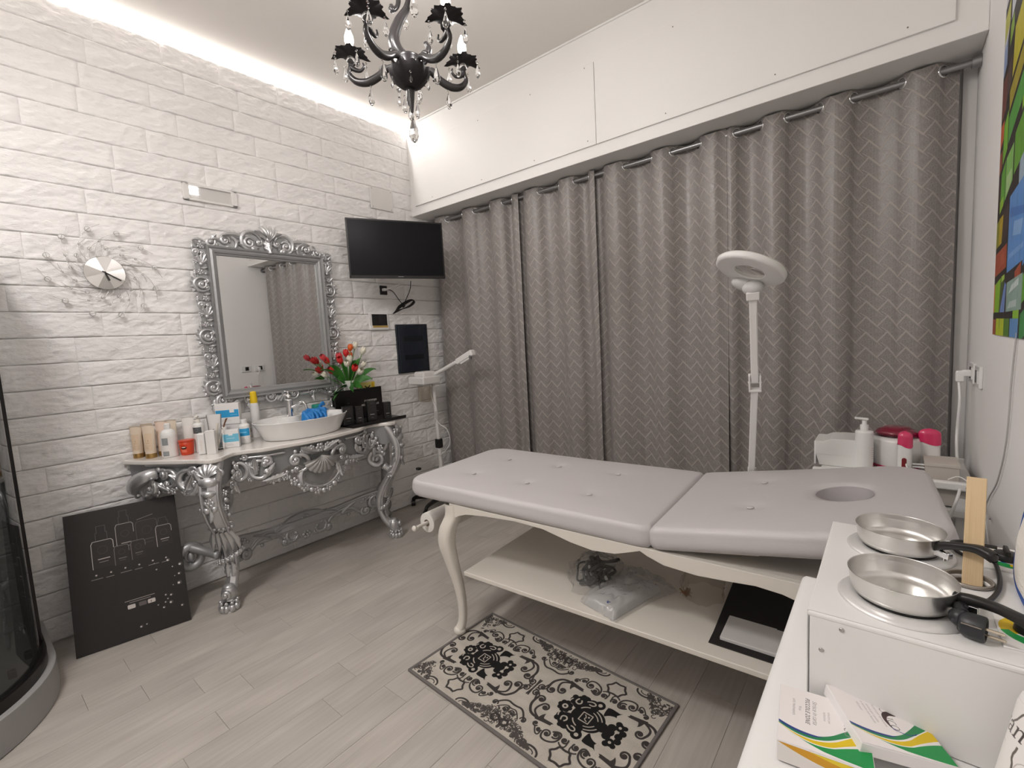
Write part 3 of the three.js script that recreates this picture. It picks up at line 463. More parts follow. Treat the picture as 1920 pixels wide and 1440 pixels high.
  sh2.moveTo(-0.55, 0.3); sh2.bezierCurveTo(-0.4, 0.33, -0.25, 0.27, -0.13, 0.3); sh2.bezierCurveTo(-0.08, 0.34, 0.08, 0.34, 0.13, 0.3); sh2.bezierCurveTo(0.25, 0.27, 0.4, 0.33, 0.55, 0.3);
  sh2.lineTo(0.55, 0.2); sh2.bezierCurveTo(0.46, 0.15, 0.42, 0.16, 0.38, 0.2); sh2.bezierCurveTo(0.3, 0.27, 0.2, 0.26, 0.15, 0.19); sh2.lineTo(0.12, 0.16); sh2.lineTo(0, 0.175); sh2.lineTo(-0.12, 0.16); sh2.lineTo(-0.15, 0.19); sh2.bezierCurveTo(-0.2, 0.26, -0.3, 0.27, -0.38, 0.2); sh2.bezierCurveTo(-0.42, 0.16, -0.46, 0.15, -0.55, 0.2);
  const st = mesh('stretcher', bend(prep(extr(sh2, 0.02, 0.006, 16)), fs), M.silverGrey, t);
  let w = [];
  w.push(...O.cscroll(0.1, 0.21, 0.038, D(120), 0.011, -1, 0.026), O.arc([[0.14, 0.19], [0.18, 0.24], [0.25, 0.265], [0.32, 0.25], [0.38, 0.2]], 0.014, 0.026, () => 0.0105), O.arc([[0.16, 0.22], [0.2, 0.262], [0.26, 0.283], [0.32, 0.27], [0.37, 0.23]], 0.01, 0.026, () => 0.008), ...O.scroll(0.15, 0.185, 0.026, 1.5, D(60), 1, 0.011, 0.026), ...O.scroll(0.41, 0.2, 0.03, 1.5, D(120), 1, 0.012, 0.026), ...O.cscroll(0.48, 0.245, 0.04, D(0), 0.012, -1, 0.026), ...O.garland([[0.39, 0.27, 0.01], [0.44, 0.285, 0.01], [0.5, 0.275, 0.01]], 0.02, 0.018), O.leaf(0.06, 0.29, D(-5), 0.16, 0.022, -0.1, 0.024, 6), O.leaf(0.35, 0.29, D(200), 0.12, 0.02, 0.2, 0.024, 5), ...O.flower(0.07, 0.18, 0.024, 0.026), O.bead(0.3, 0.215, 0.012, 0.026), O.bead(0.52, 0.205, 0.02, 0.026), ...O.flower(0.46, 0.2, 0.022, 0.026));
  for (let i = 0; i < 7; i++) w.push(sph(0.009, 0.16 + i * 0.022, 0.297 - 0.012 * Math.sin(i / 6 * 3.1), 0.012, 0.8, 1.3, 1.2, 8));
  mesh('carving', [...both(w), sph(0.04, 0, 0.27, 0.028, 1.05, 0.9, 0.45, 16), ...O.garland([[-0.045, 0.27], [0, 0.317], [0.045, 0.27], [0, 0.225], [-0.04, 0.26]], 0.014, 0.028), ...O.flower(0, 0.185, 0.032, 0.028)].map((g) => bend(prep(g), fs)), std(lin(0.40, 0.405, 0.41), 0.34, 0.65), st);
  // side stretchers from the front legs back to the wall, ending in a ring scroll
  for (const s of [-1, 1]) { const ring = []; for (let i = 0; i <= 20; i++) { const a = i / 20 * Math.PI * 1.9 + 0.4; ring.push(V(s * (0.66 + Math.cos(a) * 0.052), 0.285 + Math.sin(a) * 0.062, 0.2)); } mesh('side_stretcher', [taper(ring, () => 0.024, 36, 8), taper([V(s * 0.57, 0.3, 0.36), V(s * 0.6, 0.31, 0.28), V(s * 0.66, 0.34, 0.2)], () => 0.024, 10, 8), taper([V(s * 0.66, 0.23, 0.2), V(s * 0.7, 0.24, 0.14), V(s * 0.73, 0.25, 0.09)], () => 0.022, 10, 8), sph(0.024, s * 0.66, 0.285, 0.2, 0.8, 1.3, 0.8, 10)], M.silverGrey, t); }
}
// ───────── washbasin and tap ─────────
{
  const t = thing('washbasin', 'white oval countertop washbasin with slanting sides on the marble console', 'washbasin', [0.315, TOPY, -1.468]);
  const a = 0.302, b = 0.205, ov = (th, k) => [Math.sign(Math.cos(th)) * Math.pow(Math.abs(Math.cos(th)), 0.95) * b * k, Math.sign(Math.sin(th)) * Math.pow(Math.abs(Math.sin(th)), 0.95) * a * k];
  const pr = [[0.0, 0.001], [0.77, 0.001], [0.8, 0.004], [0.865, 0.04], [0.925, 0.075], [0.988, 0.112], [1.0, 0.115], [0.992, 0.118], [0.975, 0.117], [0.95, 0.108], [0.84, 0.06], [0.68, 0.032], [0.4, 0.022], [0.0, 0.02]];
  mesh('bowl', surf(64, pr.length - 1, (u, v) => { const [k, y] = pr[Math.round(v * (pr.length - 1))], [x, z] = ov(-u * Math.PI * 2, k); return [x, y, z]; }), new THREE.MeshPhysicalMaterial({ color: lin(0.84, 0.83, 0.815), roughness: 0.12, clearcoat: 0.6, clearcoatRoughness: 0.05, side: THREE.DoubleSide }), t);
  mesh('tap_ledge', extr((() => { const s = new THREE.Shape(); s.moveTo(-0.075, 0); s.quadraticCurveTo(-0.06, 0.075, 0, 0.078); s.quadraticCurveTo(0.06, 0.075, 0.075, 0); s.lineTo(-0.075, 0); return s; })(), 0.05, 0.004).applyMatrix4(new THREE.Matrix4().makeRotationFromEuler(new THREE.Euler(Math.PI / 2, 0, -Math.PI / 2, 'YXZ')).setPosition(-0.188, 0.108, 0)), M.plasticW, t);
  mesh('drain', lathe([[0, 0.03], [0.018, 0.03], [0.026, 0.027], [0.03, 0.021]]), M.chrome, t);
}
{
  const t = thing('basin_tap', 'chrome mixer tap with a curved spout on the back of the washbasin', 'tap', [0.165, TOPY + 0.1, -1.462]);
  mesh('body', [lathe([[0, 0], [0.026, 0], [0.027, 0.006], [0.0225, 0.012], [0.0215, 0.118], [0.026, 0.121], [0.027, 0.126], [0.02, 0.131], [0, 0.133]])], M.chrome, t);
  mesh('spout', [taper([V(0.012, 0.07, -0.004), V(0.03, 0.082, -0.03), V(0.05, 0.1, -0.052), V(0.068, 0.102, -0.062), V(0.08, 0.085, -0.07), V(0.086, 0.062, -0.074)], (u) => 0.0095 - 0.001 * u, 24, 12), xf(cyl(0.0105, 0.0105, 0.012, 0, 0, 0, 16), { p: [0.087, 0.058, -0.075] })], M.chrome, t);
  mesh('lever', [lathe([[0.019, 0.136], [0.019, 0.15], [0.012, 0.158], [0.006, 0.16], [0.006, 0.168], [0.009, 0.173], [0.006, 0.18], [0, 0.181]]), taper([V(0, 0.168, 0), V(-0.014, 0.177, 0.004), V(-0.035, 0.182, 0.01)], () => 0.004, 8, 8)], M.chrome, t);
}
// blue disposable gloves lying over the rim
{
  const g = thing('glove', 'blue nitrile glove draped over the rim of the washbasin', 'glove', [0.285, TOPY + 0.122, -1.575]);
  mesh('glove_body', surf(40, 28, (u, v) => { const a = u * 2 - 1, b = v * 2 - 1; const r = Math.sqrt(Math.max(0, 1 - Math.pow(Math.abs(a), 3))); const y = 0.018 + 0.016 * noise(a * 2.2, b * 2.4, 4) + 0.008 * noise(a * 6, b * 5, 8) - 0.05 * Math.max(0, b) ** 2 - 0.012 * a * a; return [b * 0.062 * r + 0.01 * noise(a * 3, 1, 2), y + 0.012 * (1 - b * b), -a * 0.088 + 0.012 * b]; }), new THREE.MeshPhysicalMaterial({ color: lin(0.015, 0.2, 0.56), roughness: 0.42, side: THREE.DoubleSide, sheen: 0.2 }), g);
  const fm = new THREE.MeshPhysicalMaterial({ color: lin(0.015, 0.2, 0.56), roughness: 0.42 });
  for (let i = 0; i < 4; i++) mesh('finger', taper([V(0.045, 0.012 - i * 0.002, 0.045 - i * 0.024), V(0.066, -0.002, 0.05 - i * 0.027), V(0.078 + (i % 2) * 0.008, -0.022 - (i % 2) * 0.008, 0.052 - i * 0.028)], (u) => 0.0105 - 0.003 * u, 10, 8, 0.7), fm, g);
  mesh('cuff', taper([V(-0.03, 0.03, -0.05), V(-0.045, 0.042, -0.07), V(-0.05, 0.052, -0.095)], (u) => 0.012 + 0.006 * u, 10, 10, 0.6), fm, g);
}
{
  const t = thing('jar', 'small green jar behind the blue glove at the back of the washbasin', 'jar', [0.13, TOPY, -1.672]);
  mesh('jar_body', lathe([[0, 0], [0.03, 0], [0.033, 0.01], [0.033, 0.12], [0.03, 0.125], [0, 0.125]]), new THREE.MeshPhysicalMaterial({ color: lin(0.01, 0.24, 0.17), roughness: 0.2, clearcoat: 0.4 }), t);
  mesh('lid', lathe([[0, 0.162], [0.03, 0.16], [0.034, 0.155], [0.034, 0.127], [0, 0.126]]), std(lin(0.01, 0.27, 0.2), 0.35), t);
}
{
  const t = thing('soap_dispenser', 'clear soap dispenser with chrome pump behind the washbasin beside the green jar', 'dispenser', [0.13, TOPY, -1.79]);
  mesh('bottle', lathe([[0, 0], [0.036, 0], [0.038, 0.008], [0.037, 0.09], [0.03, 0.11], [0.014, 0.118], [0, 0.119]]), new THREE.MeshPhysicalMaterial({ color: lin(0.85, 0.84, 0.8), roughness: 0.15, transmission: 0.5, thickness: 0 }), t);
  mesh('pump', [lathe([[0, 0.119], [0.015, 0.119], [0.015, 0.135], [0.006, 0.14], [0.006, 0.175], [0.011, 0.177], [0.011, 0.19], [0, 0.192]]), taper([V(0, 0.184, 0), V(0.02, 0.186, 0.012), V(0.036, 0.178, 0.022)], () => 0.005, 8, 8)], M.chrome, t);
}
// ───────── toiletries at the left of the basin ─────────
// prints: draw(g,w,h) on a curved or flat patch in front of the body
const patch = (r, h, y, arc, mid, draw, px = 128, mats = {}) => ({ geo: (() => { const g = new THREE.CylinderGeometry(r, r, h, 20, 1, true, mid - arc / 2, arc); return g.translate(0, y, 0); })(), mat: std(lin(1, 1, 1), 0.45, 0, { map: ctex(px, Math.round(px * h / (r * arc)), draw), ...mats }) });
const FACE = D(58);       // bearing of the camera as seen from the counter, about +y
const lines = (g, w, h, x, y, n, c, lw = 0.5, dy = 0.07) => { g.fillStyle = c; for (let i = 0; i < n; i++) g.fillRect(w * x, h * (y + i * dy), w * lw * (0.7 + 0.3 * ((i * 37) % 5) / 5), Math.max(1, h * 0.022)); };
function creamTube(label, pos, turn, tint, cap, h, wd, group, extra) {
  const t = thing('cream_tube', label, 'tube', pos, turn, group);
  mesh('tube_body', surf(28, 14, (u, v) => { const a = u * Math.PI * 2, k = v, d = wd / 2 * (0.82 + 0.18 * k), th = wd / 2 * 0.8 * (1 - Math.pow(k, 1.6)) + 0.0012; return [Math.cos(a) * d, 0.026 + k * (h - 0.026), Math.sin(a) * th]; }), std(tint, 0.42, 0, { side: THREE.DoubleSide }), t);
  mesh('cap', lathe([[0, 0], [wd * 0.4, 0], [wd * 0.42, 0.003], [wd * 0.42, 0.024], [wd * 0.38, 0.027], [0, 0.027]]), cap, t);
  mesh('crimp', box(wd, 0.008, 0.003, 0, h, 0), std(tint.clone().multiplyScalar(0.72), 0.5), t);
  if (extra) mesh('print', surf(8, 6, (u, v) => { const x = (u - 0.5) * wd * 0.6, k = 0.12 + v * 0.6, d = wd / 2 * (0.82 + 0.18 * k), th = wd / 2 * 0.8 * (1 - Math.pow(k, 1.6)) + 0.0018; return [x, 0.026 + k * (h - 0.026), Math.sqrt(Math.max(0, 1 - (x / d) ** 2)) * th + 0.0004]; }), std(lin(1, 1, 1), 0.45, 0, { map: ctex(128, 192, extra) }), t);
  return t;
}
{
  const beige = lin(0.72, 0.56, 0.42), pale = lin(0.76, 0.63, 0.5), gold = std(lin(0.42, 0.26, 0.09), 0.3, 0.6);
  const art = (bg, line) => (g, w, h) => { g.fillStyle = bg; g.fillRect(0, 0, w, h); g.strokeStyle = '#a07c5e'; g.lineWidth = 2; g.beginPath(); g.arc(w * 0.55, h * 0.42, 9, 0.4, 5.2); g.stroke(); g.beginPath(); g.arc(w * 0.56, h * 0.43, 3, 0, 7); g.fillStyle = '#7c5a44'; g.fill(); g.fillStyle = '#b08f70'; g.fillRect(w * 0.15, h * 0.72, w * 0.7, 2); g.fillRect(w * 0.3, h * 0.56, w * 0.45, 3); lines(g, w, h, 0.2, 0.8, 2, '#c0a488', 0.5); };
  creamTube('leftmost beige tube with gold cap at the end of the marble top', [0.045, TOPY, -0.652], D(50), pale, gold, 0.175, 0.058, 'beige tubes', art('#dcc3a8'));
  creamTube('beige tube with gold cap half hidden between two others, second from the left', [0.045, TOPY, -0.702], D(55), beige, gold, 0.18, 0.056, 'beige tubes', art('#d8bd9f'));
  creamTube('foremost beige tube with gold cap, third from the left end of the marble', [0.125, TOPY, -0.692], D(52), pale, gold, 0.182, 0.062, 'beige tubes', art('#dfc7ac'));
  creamTube('pinkish beige tube with gold cap behind the round-shouldered white bottle', [0.11, TOPY, -0.755], D(52), lin(0.78, 0.62, 0.52), gold, 0.192, 0.06, 'beige tubes');
  creamTube('pale beige tube behind the white bottle and the red pot', [0.06, TOPY, -0.815], D(55), lin(0.76, 0.66, 0.54), gold, 0.185, 0.056, 'beige tubes');
  creamTube('plain white standing cream tube behind the red pot', [0.115, TOPY, -0.885], D(56), lin(0.82, 0.79, 0.76), M.white, 0.195, 0.064, undefined, (g, w, h) => { g.fillStyle = '#efe9e5'; g.fillRect(0, 0, w, h); lines(g, w, h, 0.25, 0.85, 2, '#d8cfc8', 0.5); });
}
{
  const t = thing('bottle', 'round-shouldered white bottle with two grey label squares', 'bottle', [0.2, TOPY, -0.762], FACE);
  mesh('bottle_body', lathe([[0, 0], [0.036, 0], [0.04, 0.004], [0.0395, 0.09], [0.038, 0.12], [0.034, 0.138], [0.026, 0.149], [0.016, 0.154], [0.014, 0.156], [0, 0.156]]), M.plasticW, t);
  mesh('cap', lathe([[0.0145, 0.155], [0.015, 0.183], [0.012, 0.187], [0, 0.188]]), M.plasticW, t);
  const p = patch(0.0403, 0.11, 0.06, 1.5, D(-12), (g, w, h) => { g.fillStyle = '#e9e4e0'; g.fillRect(0, 0, w, h); g.fillStyle = '#8f9394'; g.fillRect(w * 0.24, h * 0.05, w * 0.52, h * 0.36); g.fillRect(w * 0.24, h * 0.72, w * 0.52, h * 0.24); g.fillStyle = '#b9bcbc'; for (let i = 0; i < 4; i++) g.fillRect(w * 0.3, h * (0.11 + i * 0.07), w * (0.4 - 0.07 * (i % 3)), 3); for (let i = 0; i < 2; i++) g.fillRect(w * 0.3, h * (0.78 + i * 0.07), w * 0.35, 3); });
  mesh('print', p.geo, p.mat, t);
}
{
  const t = thing('cosmetic_pot', 'red orange tapered pot with a dark mouth-shaped print', 'pot', [0.24, TOPY, -0.832], FACE);
  const rm = std(lin(0.62, 0.06, 0.018), 0.35);
  mesh('pot_body', lathe([[0, 0], [0.028, 0], [0.031, 0.004], [0.037, 0.074], [0, 0.074]], 32), rm, t);
  mesh('lid', lathe([[0.0375, 0.074], [0.039, 0.077], [0.039, 0.083], [0.036, 0.085], [0, 0.086]], 32), std(lin(0.55, 0.045, 0.012), 0.3), t);
  const g = surf(14, 6, (u, v) => { const a = D(-10) + (u - 0.5) * 1.1, y = 0.012 + v * 0.05, r = 0.0314 + (y - 0.004) / 0.07 * 0.006 + 0.0004; return [Math.sin(a) * r, y, Math.cos(a) * r]; });
  mesh('print', g, std(lin(1, 1, 1), 0.4, 0, { map: ctex(128, 128, (c, w, h) => { c.fillStyle = '#cf3d1c'; c.fillRect(0, 0, w, h); c.fillStyle = '#3a120c'; c.beginPath(); c.ellipse(w / 2, h * 0.36, w * 0.38, h * 0.17, 0, 0, 7); c.fill(); c.fillStyle = '#e9d9c8'; c.beginPath(); c.ellipse(w / 2, h * 0.3, w * 0.27, h * 0.06, 0, 0, 7); c.fill(); c.fillStyle = '#e2694a'; c.fillRect(w * 0.12, h * 0.55, w * 0.76, h * 0.34); lines(c, w, h, 0.2, 0.63, 3, '#f0a28a', 0.6, 0.09); }) }), t);
}
{
  const t = thing('bottle', 'tall white bottle with a dark grey label band near its top', 'bottle', [0.235, TOPY, -0.9], FACE);
  mesh('bottle_body', lathe([[0, 0], [0.024, 0], [0.027, 0.003], [0.027, 0.15], [0.024, 0.163], [0.016, 0.169], [0, 0.17]]), M.plasticW, t);
  mesh('pump', [lathe([[0.013, 0.169], [0.013, 0.186], [0.008, 0.19], [0.005, 0.19], [0.005, 0.205], [0, 0.206]]), rbox(0.014, 0.008, 0.03, 0.003, 0, 0.207, 0.008)], std(lin(0.78, 0.75, 0.68), 0.4), t);
  const p = patch(0.0273, 0.035, 0.128, 1.9, D(-10), (g, w, h) => { g.fillStyle = '#565a5d'; g.fillRect(0, 0, w, h); g.strokeStyle = '#a9adae'; g.lineWidth = 2; g.beginPath(); g.moveTo(w * 0.3, h * 0.4); g.quadraticCurveTo(w * 0.5, h * 0.1, w * 0.72, h * 0.38); g.stroke(); lines(g, w, h, 0.3, 0.6, 2, '#8d9193', 0.5, 0.16); });
  mesh('print', p.geo, p.mat, t);
}
{
  const t = thing('bottle', 'slim square white bottle standing in front of the dark-banded one', 'bottle', [0.325, TOPY, -0.882], FACE);
  mesh('bottle_body', rbox(0.038, 0.12, 0.038, 0.007, 0, 0.06, 0, 3), M.plasticW, t);
  mesh('print', box(0.018, 0.07, 0.0006, 0.002, 0.05, 0.0192), std(lin(1, 1, 1), 0.5, 0, { map: ctex(64, 200, (g, w, h) => { g.fillStyle = '#ebe6e2'; g.fillRect(0, 0, w, h); lines(g, w, h, 0.15, 0.1, 9, '#cfc8c2', 0.7, 0.09); }) }), t);
}
{
  const t = thing('box', 'small plain white upright carton at the front of the toiletries', 'box', [0.37, TOPY, -0.915], D(52));
  mesh('carton', rbox(0.047, 0.132, 0.03, 0.0015, 0, 0.066, 0), M.whiteMatte, t);
  mesh('print', box(0.004, 0.08, 0.0006, 0.027, 0.045, 0).rotateY(0).translate(-0.054, 0, 0), std(lin(1, 1, 1), 0.5, 0, { map: ctex(16, 128, (g, w, h) => { g.fillStyle = '#efeae6'; g.fillRect(0, 0, w, h); g.fillStyle = '#57504c'; for (let i = 0; i < 7; i++) g.fillRect(w * 0.2, h * (0.1 + i * 0.12), w * 0.6, h * 0.07); }) }), t);
}
{
  const t = thing('glass', 'clear tall glass beside the small white carton', 'glass', [0.275, TOPY, -0.985]);
  mesh('tumbler', lathe([[0, 0.004], [0.024, 0.004], [0.026, 0.12], [0.0275, 0.12], [0.0265, 0.0], [0, 0]]), new THREE.MeshPhysicalMaterial({ color: lin(0.95, 0.95, 0.95), roughness: 0.03, transmission: 1, thickness: 0.002, ior: 1.45 }), t);
  for (const [i, nm, wood] of [[0, 'wooden brush with brown bristles standing in the clear glass, tilted right', true], [1, 'pale wooden spatula standing in the clear glass', false]]) {
    const b = thing(i ? 'spatula' : 'brush', nm, i ? 'spatula' : 'brush', [0.275, TOPY + 0.006, -0.985]);
    mesh('handle', taper(i ? [V(0.0, 0, 0.01), V(0.0, 0.09, 0.008), V(0.002, 0.15, 0.0)] : [V(0, 0, 0.012), V(0.004, 0.08, -0.012), V(0.006, 0.125, -0.03)], () => 0.004, 8, 8, i ? 1.6 : 1), std(lin(0.78, 0.72, 0.64), 0.5), b);
    if (wood) mesh('bristles', [0, 1, 2, 3].map((k) => taper([V(0.006, 0.122, -0.029), V(0.004 + k * 0.003, 0.145, -0.04 + k * 0.002), V(0.002 + k * 0.006, 0.17, -0.055 + k * 0.005)], (u) => 0.0045 * (1 - u * 0.6), 8, 6)), std(lin(0.2, 0.09, 0.05), 0.7), b);
  }
}
{
  const t = thing('cream_tube', 'upright white squeeze tube with silver grey edges behind the clear glass', 'tube', [0.2, TOPY, -0.995], D(55));
  mesh('tube_body', surf(28, 12, (u, v) => { const a = u * Math.PI * 2, d = 0.026 + 0.012 * v, th = 0.024 * (1 - Math.pow(v, 1.4)) + 0.001; return [Math.cos(a) * d, 0.03 + v * 0.17, Math.sin(a) * th]; }), std(lin(0.74, 0.72, 0.7), 0.4, 0, { side: THREE.DoubleSide }), t);
  mesh('cap', lathe([[0, 0], [0.024, 0], [0.024, 0.028], [0.02, 0.031], [0, 0.031]]), std(lin(0.36, 0.36, 0.36), 0.3, 0.7), t);
  mesh('edging', [taper([V(-0.038, 0.2, 0), V(-0.033, 0.13, 0.003), V(-0.027, 0.04, 0.003)], () => 0.003, 10, 6), taper([V(0.038, 0.2, 0), V(0.033, 0.13, 0.003), V(0.027, 0.04, 0.003)], () => 0.003, 10, 6)], std(lin(0.33, 0.33, 0.33), 0.3, 0.7), t);
}
{
  const blue = '#2f9fd8';
  const carton = (label, pos, turn, w, h, d, draw) => { const t = thing('box', label, 'box', pos, turn, undefined); mesh('carton', rbox(w, h, d, 0.003, 0, h / 2, 0), M.white, t); mesh('print', box(w * 0.985, h * 0.97, 0.0006, 0, h / 2, d / 2 + 0.0003), std(lin(1, 1, 1), 0.35, 0, { map: ctex(256, Math.round(256 * h / w), draw) }), t); return t; };
  carton('white and pale blue carton with a cut-out front at the foot of the blue packages', [0.275, TOPY, -1.05], D(62), 0.085, 0.105, 0.05, (g, w, h) => { g.fillStyle = '#efeceb'; g.fillRect(0, 0, w, h); g.fillStyle = '#74c0dc'; g.fillRect(0, h * 0.22, w, h * 0.46); g.fillStyle = '#efeceb'; g.fillRect(w * 0.38, 0, w * 0.26, h * 0.3); g.fillStyle = '#dff0f5'; g.font = 'bold 34px sans-serif'; g.fillRect(w * 0.25, h * 0.46, w * 0.5, 7); lines(g, w, h, 0.25, 0.78, 2, '#c9c4c2', 0.5); });
  carton('white and bright blue open-topped carton stacked at the back above the other blue packages', [0.13, TOPY + 0.12, -1.1], D(58), 0.13, 0.13, 0.06, (g, w, h) => { g.fillStyle = '#efeceb'; g.fillRect(0, 0, w, h); g.fillStyle = blue; g.fillRect(w * 0.02, h * 0.3, w * 0.96, h * 0.36); g.fillStyle = '#efeceb'; g.fillRect(w * 0.6, h * 0.16, w * 0.2, h * 0.28); g.fillStyle = '#7cc6ea'; g.fillRect(w * 0.62, h * 0.54, w * 0.3, 7); lines(g, w, h, 0.15, 0.75, 2, '#d6d1ce', 0.6); });
  carton('white carton at the back carrying the bright blue open-topped one', [0.12, TOPY, -1.1], D(58), 0.13, 0.12, 0.07, (g, w, h) => { g.fillStyle = '#ebe7e5'; g.fillRect(0, 0, w, h); lines(g, w, h, 0.15, 0.2, 3, '#d6d1ce', 0.6); });
  const t = thing('bottle', 'white bottle with a bright blue band beside the washbasin', 'bottle', [0.235, TOPY, -1.142], FACE);
  mesh('bottle_body', lathe([[0, 0], [0.027, 0], [0.03, 0.003], [0.03, 0.105], [0.027, 0.117], [0.016, 0.123], [0, 0.124]]), M.plasticW, t);
  mesh('cap', lathe([[0.0165, 0.121], [0.0175, 0.145], [0.014, 0.149], [0, 0.15]]), M.white, t);
  const p = patch(0.0302, 0.09, 0.056, 2.6, D(-8), (g, w, h) => { g.fillStyle = '#efecea'; g.fillRect(0, 0, w, h); g.fillStyle = blue; g.fillRect(0, h * 0.08, w, h * 0.5); g.fillStyle = '#79c7ee'; g.fillRect(w * 0.25, h * 0.3, w * 0.5, h * 0.08); lines(g, w, h, 0.3, 0.72, 2, '#c4bfbc', 0.4, 0.1); }); mesh('print', p.geo, p.mat, t);
  const s = thing('bottle', 'small bright blue bottle with white cap tucked behind the clear glass', 'bottle', [0.215, TOPY, -1.035], FACE);
  mesh('bottle_body', lathe([[0, 0], [0.02, 0], [0.022, 0.003], [0.022, 0.085], [0.014, 0.097], [0, 0.098]]), std(lin(0.05, 0.32, 0.62), 0.3), s);
  mesh('cap', lathe([[0.015, 0.096], [0.016, 0.12], [0, 0.124]]), M.white, s);
}
{
  const t = thing('bottle', 'tall white spray bottle with a bright yellow cap behind the washbasin', 'bottle', [0.09, TOPY, -1.27], FACE);
  mesh('bottle_body', lathe([[0, 0], [0.025, 0], [0.027, 0.004], [0.027, 0.2], [0.024, 0.22], [0.02, 0.228], [0, 0.229]]), std(lin(0.8, 0.785, 0.78), 0.35), t);
  mesh('cap', lathe([[0.0215, 0.226], [0.022, 0.26], [0.0195, 0.268], [0.0195, 0.292], [0.016, 0.3], [0, 0.303]]), std(lin(0.82, 0.56, 0.015), 0.35), t);
}
// ───────── black skincare display at the right of the basin ─────────
const stripe = (draw, w, h, px = 128) => std(lin(1, 1, 1), 0.32, 0, { map: ctex(px, Math.round(px * h / w), (g, W_, H_) => { g.fillStyle = '#0f0d0d'; g.fillRect(0, 0, W_, H_); draw(g, W_, H_); }) });
{
  const t = thing('display_stand', 'black counter display with a raised back card and white lettering behind the black cartons', 'display', [0.2, TOPY, -1.965], Math.PI / 2);
  mesh('tray', rbox(0.45, 0.012, 0.3, 0.002, -0.01, 0.006, 0.13), M.black, t);
  mesh('front_lip', rbox(0.45, 0.02, 0.005, 0.001, -0.01, 0.014, 0.281), M.black, t);
  mesh('back_card', rbox(0.4, 0.226, 0.008, 0.001, 0.01, 0.125, 0.0), M.black, t);
  mesh('print', box(0.39, 0.22, 0.0006, 0.01, 0.125, 0.0045), stripe((g, w, h) => { g.strokeStyle = '#2b2828'; g.lineWidth = 3; g.beginPath(); g.arc(w * 0.26, h * 0.42, 34, 0, 7); g.stroke(); g.fillStyle = '#6b6665'; g.fillRect(w * 0.23, h * 0.42, 26, 4); g.fillStyle = '#d9d4d0'; g.font = 'bold 25px sans-serif'; g.textAlign = 'center'; g.fillText('ALCHEMIAN', w * 0.74, h * 0.46); g.fillText('BELLA TUA PELLE', w * 0.73, h * 0.6); g.fillStyle = '#8c8784'; g.fillRect(w * 0.66, h * 0.76, w * 0.2, 4); g.fillRect(w * 0.63, h * 0.84, w * 0.28, 3); }, 0.39, 0.22, 512), t);
  mesh('riser', rbox(0.34, 0.2, 0.12, 0.003, 0.02, 0.1, -0.07), M.blackMatte, t);
  const bx = (label, x, z, w, h, tall) => { const b = thing('box', label, 'box', [x, TOPY + 0.0125, z], D(66)); mesh('carton', rbox(w, h, w, 0.0015, 0, h / 2, 0), M.black, b); mesh('print', box(w * 0.96, h * 0.97, 0.0006, 0, h / 2, w / 2 + 0.0003), stripe((g, W_, H_) => { g.strokeStyle = '#3a3635'; g.lineWidth = 2; g.beginPath(); g.arc(W_ / 2, H_ * 0.33, W_ * 0.2, 0, 7); g.stroke(); g.fillStyle = '#6a6462'; g.fillRect(W_ * 0.3, H_ * 0.1, W_ * 0.4, 3); g.fillStyle = '#c9c4c0'; g.fillRect(W_ * 0.26, H_ * 0.62, W_ * 0.48, 6); g.fillStyle = '#8d8886'; g.fillRect(W_ * 0.36, H_ * 0.78, W_ * 0.28, 4); if (tall) { g.fillStyle = '#555'; g.fillRect(W_ * 0.2, H_ * 0.04, W_ * 0.6, 2); } }, w * 0.96, h * 0.97), b); return b; };
  bx('leftmost black carton, next to the rim of the washbasin', 0.355, -1.775, 0.07, 0.128);
  bx('narrow black carton, second from the left on the black display', 0.43, -1.818, 0.05, 0.128);
  bx('tallest black carton in the middle right of the black display', 0.42, -1.925, 0.064, 0.15, true);
  bx('rightmost black carton at the corner of the black display', 0.455, -2.032, 0.052, 0.13);
  // vase, tulips, small yellow box stand on the riser
}
